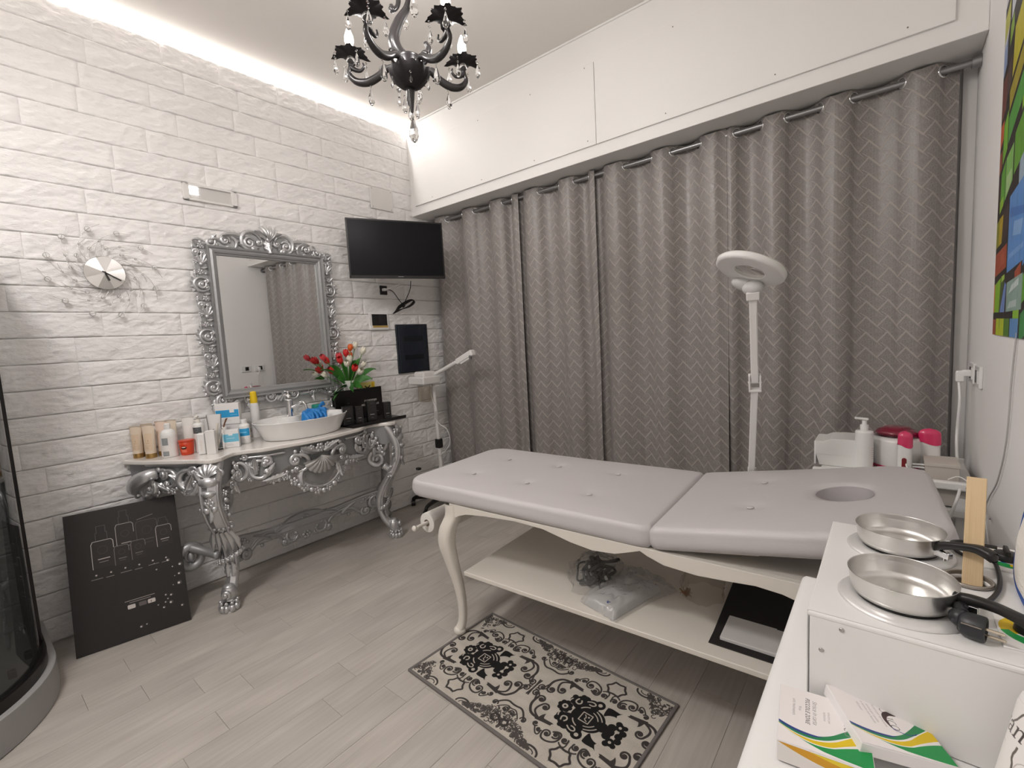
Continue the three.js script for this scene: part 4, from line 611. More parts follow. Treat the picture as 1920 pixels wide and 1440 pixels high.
{
  const t = thing('vase', 'small white vase holding the tulips on the black display', 'vase', [0.125, TOPY + 0.2, -1.945]);
  mesh('vase_body', surf(32, 10, (u, v) => { const a = u * Math.PI * 2, r = 0.035 + 0.017 * v; return [Math.cos(a) * r, v * 0.105, Math.sin(a) * r]; }), std(lin(0.84, 0.82, 0.8), 0.3, 0, { side: THREE.DoubleSide }), t);
  mesh('base', lathe([[0, 0], [0.038, 0], [0.04, 0.004], [0.04, 0.012], [0.035, 0.014], [0, 0.014]]), M.blackMatte, t);
  const q = thing('tulip_bouquet', 'bunch of red, orange and white tulips with green leaves in the white vase', 'flowers', [0.125, TOPY + 0.2, -1.945]);
  const red = std(lin(0.62, 0.022, 0.02), 0.5), orange = std(lin(0.75, 0.13, 0.02), 0.5), pinkRed = std(lin(0.62, 0.05, 0.06), 0.5), cream = std(lin(0.82, 0.79, 0.66), 0.5), green = std(lin(0.03, 0.16, 0.02), 0.5, 0, { side: THREE.DoubleSide }), green2 = std(lin(0.05, 0.22, 0.03), 0.5, 0, { side: THREE.DoubleSide }), stemM = std(lin(0.1, 0.28, 0.05), 0.6);
  // bloom positions in the vase's frame: lateral = −z (right in the photograph), out = x, up = y
  const B = [[-0.2, 0.05, 0.27, pinkRed], [-0.165, 0.03, 0.245, red], [-0.11, 0.1, 0.24, red], [-0.075, 0.12, 0.215, cream], [-0.065, 0.02, 0.26, pinkRed], [-0.02, 0.03, 0.285, red], [0.035, 0.0, 0.325, orange], [0.045, -0.03, 0.26, orange], [0.085, -0.02, 0.335, cream], [0.12, 0.02, 0.295, cream], [0.055, 0.11, 0.2, cream], [-0.04, 0.15, 0.18, red], [-0.015, 0.17, 0.155, cream], [-0.13, 0.02, 0.17, red], [-0.17, 0.0, 0.15, cream], [-0.005, 0.04, 0.235, cream]];
  for (const [lat, o, y, m] of B) {
    const p = V(o, y, -lat), dir = V(o * 0.9, y * 0.8, -lat * 0.9).normalize();
    const tu = mesh('tulip', taper([V(o * 0.08, 0.03, -lat * 0.08), V(o * 0.35, y * 0.5, -lat * 0.35), p], () => 0.003, 14, 6), stemM, q);
    const k = 1.1 + rnd(0.3), bl = [];
    for (let i = 0; i < 5; i++) bl.push(surf(6, 8, (u, v) => { const a = i / 5 * Math.PI * 2 + (u - 0.5) * 1.5, r = 0.017 * Math.sin(Math.PI * (0.12 + 0.66 * v)) * (1 - 0.1 * Math.abs(u - 0.5)) * k; return [Math.cos(a) * r, v * 0.046 * k * (1 - 0.25 * Math.pow(Math.abs(u - 0.5) * 2, 2)), Math.sin(a) * r]; }));
    const g = merge(bl); g.applyQuaternion(new THREE.Quaternion().setFromUnitVectors(V(0, 1, 0), dir)); g.translate(p.x, p.y, p.z);
    const mm = m.clone(); mm.side = THREE.DoubleSide; mesh('bloom', g, mm, tu);
  }
  const Lf = [[-0.25, 0.06, 0.2, 1], [-0.2, 0.12, 0.02, -0.3], [-0.15, 0.1, 0.12, 0.2], [-0.06, 0.15, 0.02, -0.2], [0.02, 0.14, 0.04, -0.2], [0.04, 0.06, 0.25, 1], [0.12, 0.0, 0.26, 1], [0.21, 0.06, 0.17, 0.6], [0.13, 0.12, 0.1, 0], [-0.05, 0.02, 0.24, 1], [-0.13, -0.02, 0.22, 1], [-0.22, 0.14, -0.02, -0.4]];
  Lf.forEach(([lat, o, y, up], i) => {
    const A = V(o * 0.12, 0.06, -lat * 0.12), E = V(o, y, -lat), mid = A.clone().lerp(E, 0.55).add(V(0, 0.05 + 0.03 * up, 0)), c = new THREE.QuadraticBezierCurve3(A, mid, E), wv = V(0.3, 0.2, 1).cross(E.clone().sub(A)).normalize();
    if (Math.abs(wv.dot(V(0.7, 0, 0.7))) > 0.8) wv.set(0.4, 0.6, -0.6).normalize();
    mesh('leaf', surf(4, 12, (u, v) => { const p = c.getPoint(v), k = (u - 0.5) * 2, w = 0.026 * Math.sin(Math.PI * Math.min(0.985, 0.06 + v * 0.93)); return [p.x + wv.x * w * k, p.y + wv.y * w * k + 0.006 * k * k, p.z + wv.z * w * k]; }), i % 2 ? green : green2, q);
  });
}
{
  const t = thing('box', 'small yellow and green carton with a dark crescent on the black display beside the vase', 'box', [0.125, TOPY + 0.2, -2.09], D(74));
  const w = 0.135, h = 0.075;
  mesh('carton', rbox(w, h, 0.04, 0.0015, 0, h / 2, 0), std(lin(0.75, 0.6, 0.1), 0.45), t);
  mesh('print', box(w * 0.99, h * 0.98, 0.0006, 0, h / 2, 0.0203), std(lin(1, 1, 1), 0.4, 0, { map: ctex(256, 144, (g, W_, H_) => { g.fillStyle = '#e2d37a'; g.fillRect(0, 0, W_, H_); g.fillStyle = '#1d7a3e'; g.beginPath(); g.moveTo(20, 0); g.quadraticCurveTo(95, 70, 60, H_); g.lineTo(20, H_); g.quadraticCurveTo(45, 70, 12, 0); g.fill(); g.fillStyle = '#efe7cf'; g.fillRect(0, 0, 14, H_); g.fillStyle = '#e0b616'; g.beginPath(); g.moveTo(205, 0); g.lineTo(246, 0); g.quadraticCurveTo(230, 70, 244, H_); g.lineTo(214, H_); g.quadraticCurveTo(196, 70, 205, 0); g.fill(); g.fillStyle = '#3c8a3c'; g.beginPath(); g.moveTo(240, 60); g.quadraticCurveTo(228, 110, 232, H_); g.lineTo(252, H_); g.fill(); g.strokeStyle = '#1c1a14'; g.lineWidth = 15; g.beginPath(); g.arc(140, 42, 36, 0.1, 2.9); g.stroke(); g.fillStyle = '#bf9d34'; g.font = '20px sans-serif'; g.textAlign = 'center'; g.fillText('COLICO', 138, 112); g.fillRect(90, 122, 100, 4); }) }), t);
}
// ───────── things on the stone wall ─────────
{ // sunburst clock
  const t = thing('wall_clock', 'silver sunburst wall clock with clear beads on curved wire rays', 'clock', [0.028, 1.892, -0.612], Math.PI / 2);
  t.rotation.y = Math.PI / 2;
  const R = 0.086;
  // spun dial: eight facets, each with its own slight tilt
  { const fac = []; for (let i = 0; i < 8; i++) { const a0 = i / 8 * 6.2832 + 0.35, k = [0.0, 0.004, -0.003, 0.003, -0.002, 0.005, -0.004, 0.002][i]; fac.push(surf(8, 2, (u, v) => { const a = a0 + u * 6.2832 / 8, r = v * R; return [Math.cos(a) * r, Math.sin(a) * r, 0.031 - v * (0.0045 + k * (u - 0.5) * 2)]; })); } mesh('dial', fac, new THREE.MeshPhysicalMaterial({ color: lin(0.70, 0.68, 0.665), metalness: 1, roughness: 0.34, side: THREE.DoubleSide }), t); mesh('rim', lathe([[R, 0.0275], [R + 0.0015, 0.026], [R + 0.0005, 0.022], [R - 0.006, 0.019], [0, 0.019]], 72).rotateX(Math.PI / 2), std(lin(0.6, 0.58, 0.57), 0.3, 1, { side: THREE.DoubleSide }), t); }
  mesh('movement', rbox(0.056, 0.056, 0.02, 0.003, 0, 0, 0.01), M.blackMatte, t);
  mesh('hour_hand', xf(rbox(0.007, 0.05, 0.0015, 0.0005, 0, 0.018, 0), { p: [0, 0, 0.0335], r: [0, 0, D(-160)] }), M.black, t);
  mesh('minute_hand', xf(rbox(0.006, 0.088, 0.0015, 0.0005, 0, 0.03, 0), { p: [0, 0, 0.036], r: [0, 0, D(-122)] }), M.black, t);
  mesh('hub', cyl(0.004, 0.004, 0.012, 0, 0, 0, 12).rotateX(Math.PI / 2).translate(0, 0, 0.034), M.black, t);
  const wire = std(lin(0.62, 0.60, 0.59), 0.25, 0.9), bm = new THREE.MeshPhysicalMaterial({ color: lin(0.95, 0.95, 0.94), roughness: 0.03, transmission: 0.85, thickness: 0.015, ior: 1.42, clearcoat: 0.6 }), ring = std(lin(0.5, 0.49, 0.48), 0.2, 1);
  const N = 36;
  for (let i = 0; i < N; i++) {
    const kind = i % 3, a = -i / N * Math.PI * 2 + 0.3, len = [0.228, 0.166, 0.132][kind], tw = 0.62;
    const P = (k) => V(Math.cos(a - tw * k * k) * (R * 0.7 + (len - R * 0.7) * k), Math.sin(a - tw * k * k) * (R * 0.7 + (len - R * 0.7) * k), 0.014 + 0.005 * Math.sin(k * 3));
    const ray = mesh('ray', tube([P(0), P(0.35), P(0.7), P(1), P(1.17)], 0.0009, 14, 5), wire, t);
    const rr = [0.0135, 0.0066, 0.0098][kind], p = P(1);
    mesh('bead', sph(rr, p.x, p.y, p.z + rr * 0.4, 1, 1, 0.7, 16), bm, ray);
    mesh('bead_cup', lathe([[rr * 0.72, -rr * 0.5], [rr * 0.98, -rr * 0.1], [rr * 1.02, 0.0], [rr * 0.97, 0.0003]], 18).rotateX(Math.PI / 2).translate(p.x, p.y, p.z + rr * 0.2), std(lin(0.6, 0.59, 0.58), 0.2, 1, { side: THREE.DoubleSide }), ray);
  }
}
{ // emergency light
  const t = thing('emergency_light', 'white recessed emergency light with a lit lamp at its left end above the mirror', 'light', [0.026, 2.409, -1.175], Math.PI / 2);
  const w = 0.3, h = 0.1, mP = std(lin(0.76, 0.74, 0.72), 0.35);
  mesh('frame', [rbox(0.034, h, 0.02, 0.004, -w / 2 + 0.017, 0, 0.0), rbox(0.034, h, 0.02, 0.004, w / 2 - 0.017, 0, 0.0), rbox(w, 0.013, 0.02, 0.004, 0, h / 2 - 0.0065, 0), rbox(w, 0.013, 0.02, 0.004, 0, -h / 2 + 0.0065, 0)], mP, t);
  mesh('reflector', box(w - 0.05, h - 0.02, 0.004, 0, 0, -0.004), std(lin(0.62, 0.6, 0.58), 0.25), t);
  mesh('lamp', rbox(0.052, 0.046, 0.008, 0.004, -0.092, 0.01, 0.002), std(lin(1, 1, 1), 0.4, 0, { emissive: lin(1, 1, 0.98), emissiveIntensity: 3 }), t);
  const l = new THREE.RectAreaLight(0xffffff, 3, 0.05, 0.044); l.position.set(-0.092, 0.01, 0.0085); l.rotation.y = Math.PI; t.add(l); l.name = 'lamp_light';
}
{ // blank cover plate
  const t = thing('cover_plate', 'square white blank cover plate on the stone wall above the television', 'cover plate', [0.028, 2.628, -2.45], Math.PI / 2);
  mesh('plate', rbox(0.215, 0.172, 0.009, 0.003), std(lin(0.75, 0.725, 0.705), 0.5), t);
  for (const [x, y] of [[-0.092, 0.072], [0.092, 0.072], [-0.092, -0.072], [0.092, -0.072]]) mesh('screw', xf(cyl(0.004, 0.004, 0.002, 0, 0, 0, 10), { p: [x, y, 0.0047], r: [Math.PI / 2, 0, 0] }), std(lin(0.45, 0.43, 0.41), 0.5, 0.5), t);
}
{ // television on a swivel bracket, turned towards the bed
  const a = Math.atan2(0.31, 0.65);                       // right edge swung out of the wall
  const t = thing('television', 'black flat screen television swung out on a wall bracket beside the curtain', 'television', [0.385, 2.148, -2.295], Math.PI / 2 - a);
  t.rotation.set(0, Math.PI / 2 - a, D(0), 'YXZ');
  const w = 0.725, h = 0.432;
  mesh('housing', [rbox(w, h, 0.022, 0.004, 0, 0, -0.012), rbox(w * 0.6, h * 0.55, 0.04, 0.01, 0, -0.04, -0.035)], M.blackMatte, t);
  mesh('bezel', [box(w, 0.01, 0.012, 0, h / 2 - 0.005, 0), box(w, 0.02, 0.012, 0, -h / 2 + 0.01, 0), box(0.009, h, 0.012, -w / 2 + 0.0045, 0, 0), box(0.009, h, 0.012, w / 2 - 0.0045, 0, 0)], M.black, t);
  mesh('screen', box(w - 0.016, h - 0.028, 0.004, 0, 0.005, 0.002), new THREE.MeshPhysicalMaterial({ color: lin(0.006, 0.006, 0.008), roughness: 0.3, specularIntensity: 0.35 }), t);
  mesh('logo', [rbox(0.042, 0.004, 0.001, 0.0004, 0.01, -h / 2 + 0.011, 0.0065)], std(lin(0.3, 0.3, 0.31), 0.4, 0.4), t);
  // bracket reaches back to the stone
  const inv = new THREE.Matrix4().copy((t.updateMatrixWorld(), t.matrixWorld)).invert(), L = (x, y, z) => V(x, y, z).applyMatrix4(inv);
  mesh('bracket', [taper([L(0.03, 2.13, -2.32), L(0.15, 2.13, -2.42), L(0.22, 2.13, -2.4)], () => 0.016, 8, 8), taper([L(0.22, 2.13, -2.4), L(0.3, 2.13, -2.33), L(0.35, 2.14, -2.31)], () => 0.016, 8, 8)], M.blackMatte, t);
}
{
  const t = thing('wall_socket', 'black wall socket with a white plug just below the television', 'socket', [0.024, 1.885, -2.4], Math.PI / 2);
  mesh('plate', rbox(0.07, 0.075, 0.01, 0.003), M.black, t);
  mesh('plug', [rbox(0.03, 0.022, 0.034, 0.005, -0.004, 0.002, 0.02), taper([V(-0.03, -0.006, 0.03), V(0.0, 0.003, 0.04), V(0.05, 0.014, 0.055), V(0.1, 0.04, 0.09)], () => 0.006, 12, 8)], M.white, t);
  const c = tag(mesh('power_cable', [tube([V(0.06, 1.89, -2.41), V(0.075, 1.875, -2.45), V(0.085, 1.81, -2.5), V(0.09, 1.77, -2.53)], 0.0035, 20, 6), tube([V(0.3, 1.93, -2.47), V(0.25, 1.88, -2.5), V(0.15, 1.82, -2.54), V(0.1, 1.78, -2.55)], 0.0035, 20, 6),
    ...[0, 1, 2, 3, 4].map((i) => tube([V(0.085 + i * 0.004, 1.685 + i * 0.006, -2.43 - i * 0.006), V(0.09, 1.735 + i * 0.004, -2.5 + (i - 2) * 0.004), V(0.094, 1.79 + i * 0.005, -2.61 - i * 0.006), V(0.1, 1.805 - i * 0.004, -2.65 - i * 0.003), V(0.1, 1.765 - i * 0.004, -2.61), V(0.094, 1.715, -2.5 + i * 0.008)], 0.0033, 36, 6, true)), xf(cyl(0.018, 0.018, 0.016, 0, 0, 0, 10), { p: [0.092, 1.755, -2.54], r: [D(60), 0, 0] })], M.black), 'bundled black power cable hanging under the television', 'cable');
}
{ // video intercom
  const t = thing('intercom', 'white wall intercom with a small dark screen and a gold strip', 'intercom', [0.03, 1.627, -2.325], Math.PI / 2);
  mesh('housing', [rbox(0.19, 0.138, 0.016, 0.012, 0, 0, 0, 3), rbox(0.19, 0.034, 0.026, 0.01, 0, -0.056, 0.002, 3)], M.white, t);
  mesh('screen', rbox(0.146, 0.092, 0.004, 0.0015, 0.004, 0.012, 0.0085), M.blackGloss, t);
  mesh('strip', rbox(0.146, 0.017, 0.004, 0.0015, 0.004, -0.043, 0.0145), std(lin(0.62, 0.42, 0.14), 0.35, 0.3), t);
}
{ // electrical panel with smoked door
  const t = thing('fuse_box', 'dark blue smoked fuse box cover on the stone wall beside the curtain', 'fuse box', [0.028, 1.388, -2.66], Math.PI / 2);
  mesh('frame', rbox(0.345, 0.425, 0.02, 0.006), std(lin(0.012, 0.018, 0.028), 0.4), t);
  mesh('door', rbox(0.318, 0.398, 0.008, 0.004, 0, 0, 0.013), new THREE.MeshPhysicalMaterial({ color: lin(0.006, 0.012, 0.024), roughness: 0.18, clearcoat: 0.5, clearcoatRoughness: 0.1 }), t);
  for (const y of [0.085, -0.075]) mesh('slot', rbox(0.21, 0.044, 0.003, 0.002, 0, y, 0.018), std(lin(0.003, 0.005, 0.009), 0.3), t);
  mesh('latch', rbox(0.014, 0.05, 0.006, 0.002, 0.15, 0.0, 0.018), M.black, t);
}
{ // black advertising board leaning against the wall and the table leg
  const h = 0.685;
  const A = V(0.3, 0, -0.262), B = V(0.398, 0, -0.712);     // bottom edge on the floor
  const ang = Math.atan2(-(B.z - A.z), B.x - A.x);
  const t = thing('advertising_board', 'black advertising board with printed bottles leaning below the left end of the console', 'board', A.clone().add(B).multiplyScalar(0.5).toArray());
  t.rotation.set(0, ang, 0, 'YXZ'); t.rotation.x = D(-18.5);
  const wd = A.distanceTo(B);
  mesh('panel', rbox(wd, h, 0.012, 0.001, 0, h / 2 + 0.002, -0.006), std(lin(0.012, 0.0105, 0.0105), 0.5), t);
  mesh('print', box(wd - 0.004, h - 0.004, 0.0006, 0, h / 2 + 0.002, 0.0003), std(lin(1, 1, 1), 0.45, 0, { map: ctex(768, Math.round(768 * h / wd), (g, w_, h_) => {
    g.fillStyle = '#1b1615'; g.fillRect(0, 0, w_, h_); g.lineCap = 'round'; g.lineJoin = 'round';
    const sx = w_ / 768, line = (p, c, lw) => { g.strokeStyle = c; g.lineWidth = lw; g.beginPath(); p.forEach(([x, y], i) => (i ? g.lineTo(x * w_, y * h_) : g.moveTo(x * w_, y * h_))); g.stroke(); };
    const bot = (x, y, w, h, cw, ch, a) => { g.fillStyle = '#241e1d'; g.fillRect(x * w_, y * h_, w * w_, h * h_); const c1 = `rgba(235,228,222,${a})`, c2 = `rgba(150,142,138,${a * 0.7})`; line([[x, y + h], [x, y + 0.02], [x + w * 0.08, y], [x + w * 0.9, y], [x + w, y + 0.015], [x + w, y + h * 0.35]], c1, 4); line([[x + (w - cw) / 2, y], [x + (w - cw) / 2, y - ch * 0.55], [x + (w - cw) / 2 + 0.012, y - ch * 0.55], [x + (w - cw) / 2 + 0.012, y - ch], [x + (w + cw) / 2 - 0.012, y - ch], [x + (w + cw) / 2 - 0.012, y - ch * 0.55], [x + (w + cw) / 2, y - ch * 0.55], [x + (w + cw) / 2, y]], c2, 3); g.strokeStyle = 'rgba(120,112,108,.5)'; g.lineWidth = 2; g.beginPath(); g.arc((x + w / 2) * w_, (y + h * 0.35) * h_, w * w_ * 0.22, 0, 7); g.stroke(); g.fillStyle = `rgba(215,205,200,${a})`; g.fillRect((x + w * 0.25) * w_, (y + h * 0.66) * h_, w * 0.55 * w_, 7); g.fillStyle = `rgba(170,160,155,${a})`; g.fillRect((x + w * 0.3) * w_, (y + h * 0.78) * h_, w * 0.42 * w_, 4); };
    bot(0.42, 0.14, 0.16, 0.22, 0.09, 0.1, 0.75); bot(0.60, 0.15, 0.2, 0.22, 0.0, 0.0, 0.25); bot(0.2, 0.23, 0.19, 0.2, 0.1, 0.11, 0.9); bot(0.39, 0.3, 0.13, 0.14, 0, 0, 0.45); bot(0.54, 0.29, 0.13, 0.14, 0, 0, 0.45); bot(0.78, 0.22, 0.15, 0.16, 0.1, 0.06, 0.8);
    line([[0.62, 0.135], [0.77, 0.115]], 'rgba(160,152,148,.7)', 6);
    for (let i = 0; i < 6; i++) { const x = 0.22 + i * 0.125, y = 0.475 + (i % 2) * 0.003; g.fillStyle = '#bdb4af'; g.beginPath(); g.arc(x * w_, y * h_, 7, 0, 7); g.fill(); g.fillStyle = '#8d8581'; g.fillRect((x - 0.045) * w_, (y + 0.026) * h_, w_ * (i % 2 ? 0.07 : 0.1), 5); }
    g.fillStyle = '#9a918c'; g.fillRect(w_ * 0.43, h_ * 0.72, w_ * 0.27, 6); g.fillRect(w_ * 0.47, h_ * 0.735, w_ * 0.19, 5);
    g.fillStyle = '#cfc7c2'; for (const [x, s] of [[0.45, 1], [0.55, 0.4], [0.63, 1]]) { g.globalAlpha = s; g.beginPath(); g.roundRect(w_ * x, h_ * 0.752, w_ * 0.07, h_ * 0.03, 8); g.fill(); } g.globalAlpha = 1; g.fillStyle = '#1b1615'; g.font = 'bold 22px sans-serif'; g.fillText('▶', w_ * 0.472, h_ * 0.776); g.fillText('f', w_ * 0.655, h_ * 0.778);
    const dr = [[0.86, 0.5, 14], [0.97, 0.555, 16], [0.895, 0.56, 8], [0.95, 0.625, 13], [0.905, 0.635, 6], [0.94, 0.695, 18], [0.88, 0.7, 6], [0.8, 0.757, 10], [0.85, 0.768, 12], [0.79, 0.81, 9], [0.84, 0.822, 15], [0.77, 0.845, 11], [0.72, 0.815, 7], [0.94, 0.87, 12], [0.745, 0.55, 9], [0.73, 0.5, 5], [0.55, 0.93, 12], [0.6, 0.925, 8], [0.815, 0.79, 8]];
    for (const [x, y, r] of dr) { g.fillStyle = 'rgba(150,144,142,.45)'; g.beginPath(); g.arc(x * w_, y * h_, r, 0, 7); g.fill(); g.fillStyle = 'rgba(240,236,232,.9)'; g.beginPath(); g.arc(x * w_ - r * 0.25, y * h_ + r * 0.1, r * 0.5, 0, 7); g.fill(); }
  }) }), t);
}
{ // quadrant shower cabin in the corner behind the camera's left
  const t = thing('shower_cabin', 'curved corner shower cabin with a black frame, smoked glass and grey tray', 'shower', [0.02, 0, ZF]);
  const LX = 0.92, LZ = 0.99, r = 0.52;
  const path = (ins) => { const p = []; p.push([0, -LZ + ins]); for (let i = 0; i <= 24; i++) { const a = i / 24 * Math.PI / 2; p.push([LX - r + Math.sin(a) * (r - ins), -LZ + r - Math.cos(a) * (r - ins)]); } p.push([LX - ins, 0]); return p; };
  const sh = new THREE.Shape([...path(0.004), [0, 0]].map(([x, z]) => new THREE.Vector2(x, z)));
  mesh('tray', xf(extr(sh, 0.13, 0.004), { p: [0, 0.136, 0], r: [Math.PI / 2, 0, 0] }), std(lin(0.34, 0.335, 0.33), 0.45), t);
  const wallOf = (ins, y0, y1, th) => [0, th].map((k) => { const p = path(ins + k), c = p.map(([x, z]) => V(x, 0, z)), cv = new THREE.CatmullRomCurve3(c, false, 'centripetal'); return surf(70, 1, (u, v) => { const q = cv.getPointAt(u); return [q.x, y0 + (y1 - y0) * v, q.z]; }, (u, v) => [u, v]); });
  const band = (y0, y1, ins, th) => { const o = wallOf(ins, y0, y1, th); const cv = (k) => new THREE.CatmullRomCurve3(path(ins + k).map(([x, z]) => V(x, 0, z)), false, 'centripetal'); const a = cv(0), b = cv(th); for (const y of [y0, y1]) o.push(surf(70, 1, (u, v) => { const q = (v ? b : a).getPointAt(u); return [q.x, y, q.z]; })); return o; };
  const fr = std(lin(0.010, 0.008, 0.008), 0.35, 0.2, { side: THREE.DoubleSide });
  mesh('bottom_rail', band(0.137, 0.185, 0.025, 0.04), fr, t);
  mesh('top_rail', band(1.93, 1.98, 0.025, 0.04), fr, t);
  mesh('wall_profile', rbox(0.05, 1.85, 0.045, 0.004, 0.027, 1.06, -LZ + 0.045), fr, t); mesh('wall_profile', rbox(0.045, 1.85, 0.05, 0.004, LX - 0.045, 1.06, -0.028), fr, t);
  mesh('door_post', rbox(0.035, 1.75, 0.03, 0.004, LX - r - 0.06, 1.06, -LZ + 0.045), fr, t);
  mesh('glass', wallOf(0.044, 0.18, 1.935, 0.005)[0], new THREE.MeshPhysicalMaterial({ color: lin(0.16, 0.175, 0.175), roughness: 0.04, transmission: 0.85, thickness: 0, side: THREE.DoubleSide }), t);
  for (const [x, z] of [[LX - r + 0.1, -LZ + 0.085], [LX - r + 0.22, -LZ + 0.14]]) mesh('roller', rbox(0.03, 0.03, 0.025, 0.005, x, 0.21, z), fr, t);
}
// ───────── treatment bed ─────────
{
  const t = thing('treatment_bed', 'long treatment bed with grey upholstered cushions on a cream curved-leg frame with shelf', 'bed', [2.03, 0, -1.825], D(2.6));
  const vinyl = new THREE.MeshPhysicalMaterial({ color: lin(0.56, 0.53, 0.535), roughness: 0.48, sheen: 0.25, sheenRoughness: 0.4, sheenColor: lin(0.4, 0.38, 0.38), bumpMap: T.fine, bumpScale: 0.0003 });
  const rrect = (hx, hz, rl, rr) => (th) => {       // ray from the centre to a rounded rectangle
    const c = Math.cos(th), s = Math.sin(th), r = c < 0 ? rl : rr; let k = Math.min(hx / Math.max(1e-6, Math.abs(c)), hz / Math.max(1e-6, Math.abs(s)));
    let x = c * k, z = s * k; const ax = Math.abs(x), az = Math.abs(z);
    if (ax > hx - r && az > hz - r) { const cx = hx - r, cz = hz - r, dc = Math.abs(c), ds = Math.abs(s), b = -(dc * cx + ds * cz), q = cx * cx + cz * cz - r * r, kk = -b + Math.sqrt(Math.max(0, b * b - q)); x = Math.sign(c) * dc * kk; z = Math.sign(s) * ds * kk; }
    return [x, z];
  };
  const cushion = (out, th, buttons, hole, dome = 0.008) => {
    const NU = 168, top = 34, R = 0.026, rows = top + 8 + 8;
    return surf(NU, rows + (hole ? 6 : 0), (u, v) => {
      const a = u * Math.PI * 2, [ox, oz] = out(a); const i = Math.round(v * (rows + (hole ? 6 : 0))) - (hole ? 6 : 0);
      const hc = hole ? [hole[0] + Math.cos(a) * hole[2], hole[1] + Math.sin(a) * hole[3]] : [0, 0];
      if (i < 0) { const k = -i / 6, rr = 0.012 * Math.pow(k, 3) * 0; return [hc[0] - Math.cos(a) * rr, th - k * (th - 0.004) + (k < 0.2 ? 0 : 0), hc[1] - Math.sin(a) * rr]; }
      let x, y, z;
      if (i <= top) { const k = i / top, e = 1 - R / Math.hypot(ox, oz); x = hc[0] + (ox * e - hc[0]) * k; z = hc[1] + (oz * e - hc[1]) * k; const m = Math.min(1, (1 - k) * 6); y = th + dome * (1 - Math.pow(k, 4)); if (hole) y -= dome * 1.2 * Math.exp(-Math.pow(k / 0.05, 2)); }
      else if (i <= top + 8) { const b = (i - top) / 8 * Math.PI / 2, l = Math.hypot(ox, oz), e = (l - R + Math.sin(b) * R) / l; x = ox * e; z = oz * e; y = th - R + Math.cos(b) * R; }
      else { const k = (i - top - 8) / 8; const l = Math.hypot(ox, oz), e = (l + 0.003 * Math.sin(Math.PI * k) - 0.012 * Math.pow(k, 6)) / l; x = ox * e; z = oz * e; y = (th - R) * (1 - k); }
      for (const [bx, bz] of buttons) { const d = Math.hypot(x - bx, z - bz); if (d < 0.2) y -= 0.0075 * Math.exp(-d * d / 0.0011) + 0.003 * Math.exp(-d * d / 0.006); }
      return [x, y, z];
    }, (u, v) => [u * 4, v * 4]);
  };
  const fb = [[-0.365, 0.145], [-0.03, 0.15], [0.3, 0.16], [-0.365, -0.16], [-0.035, -0.155], [0.29, -0.16]];
  const foot = mesh('foot_cushion', cushion(rrect(0.636, 0.375, 0.1, 0.012), 0.078, fb, null).translate(0, 0.668, 0), vinyl, t);
  for (const [x, z] of fb) mesh('button', sph(0.0125, x, 0.7472, z, 1, 0.32, 1, 14), vinyl, foot);
  const HL = 0.4;
  const hb = [[-0.11, 0.15], [-0.11, -0.16]];
  const head = new THREE.Group(); head.name = 'headrest'; t.add(head); head.position.set(0.642, 0.668, 0); head.rotation.z = D(9.6);
  const hg = cushion((a) => { const [x, z] = rrect(HL, 0.375, 0.012, 0.13)(a); return [x, z]; }, 0.078, hb, [0.155, -0.005, 0.082, 0.088]); hg.translate(HL, 0, 0);
  mesh('cushion', hg, vinyl, head);
  mesh('face_hole_lining', surf(40, 4, (u, v) => { const a = u * Math.PI * 2; return [HL + 0.155 + Math.cos(a) * 0.0815, 0.004 + v * 0.074, -0.005 + Math.sin(a) * 0.0875]; }), vinyl, head);
  for (const [x, z] of hb) mesh('button', sph(0.0125, x + HL, 0.0792, z, 1, 0.32, 1, 14), vinyl, head);
  mesh('board', [rbox(HL - 0.1, 0.016, 0.66, 0.003, HL * 0.5 - 0.02, -0.009, 0)], M.lacquer, head);
  for (const z of [-0.2, 0.2]) mesh('prop', rbox(0.02, 0.16, 0.02, 0.003, 0.52, -0.09, z), M.lacquer, head);
  // frame: shaped aprons
  const apron = new THREE.Shape();
  apron.moveTo(-0.33, 0.665); apron.lineTo(-0.33, 0.6);
  for (const [x, y] of [[-0.292, 0.607], [-0.275, 0.617], [-0.23, 0.632], [-0.118, 0.645], [0.053, 0.655], [0.192, 0.65], [0.318, 0.623], [0.413, 0.612], [0.502, 0.62], [0.566, 0.642], [0.598, 0.654], [0.625, 0.641], [0.682, 0.622], [0.79, 0.615], [0.873, 0.62], [0.965, 0.628], [1.036, 0.622], [1.12, 0.6], [1.16, 0.6]]) apron.lineTo(x, y);
  apron.lineTo(1.16, 0.665); apron.lineTo(-0.33, 0.665);
  const ap = prep(extr(apron, 0.016, 0.0015));
  mesh('apron', ap.clone().translate(0, 0, 0.352), M.lacquer, t); mesh('apron', ap.clone().translate(0, 0, -0.368), M.lacquer, t);
  mesh('end_rail', rbox(0.018, 0.06, 0.7, 0.003, -0.325, 0.632, 0), M.lacquer, t); mesh('end_rail', rbox(0.018, 0.06, 0.7, 0.003, 1.15, 0.632, 0), M.lacquer, t);
  mesh('deck', rbox(1.5, 0.008, 0.7, 0.002, 0.415, 0.662, 0), M.lacquer, t);
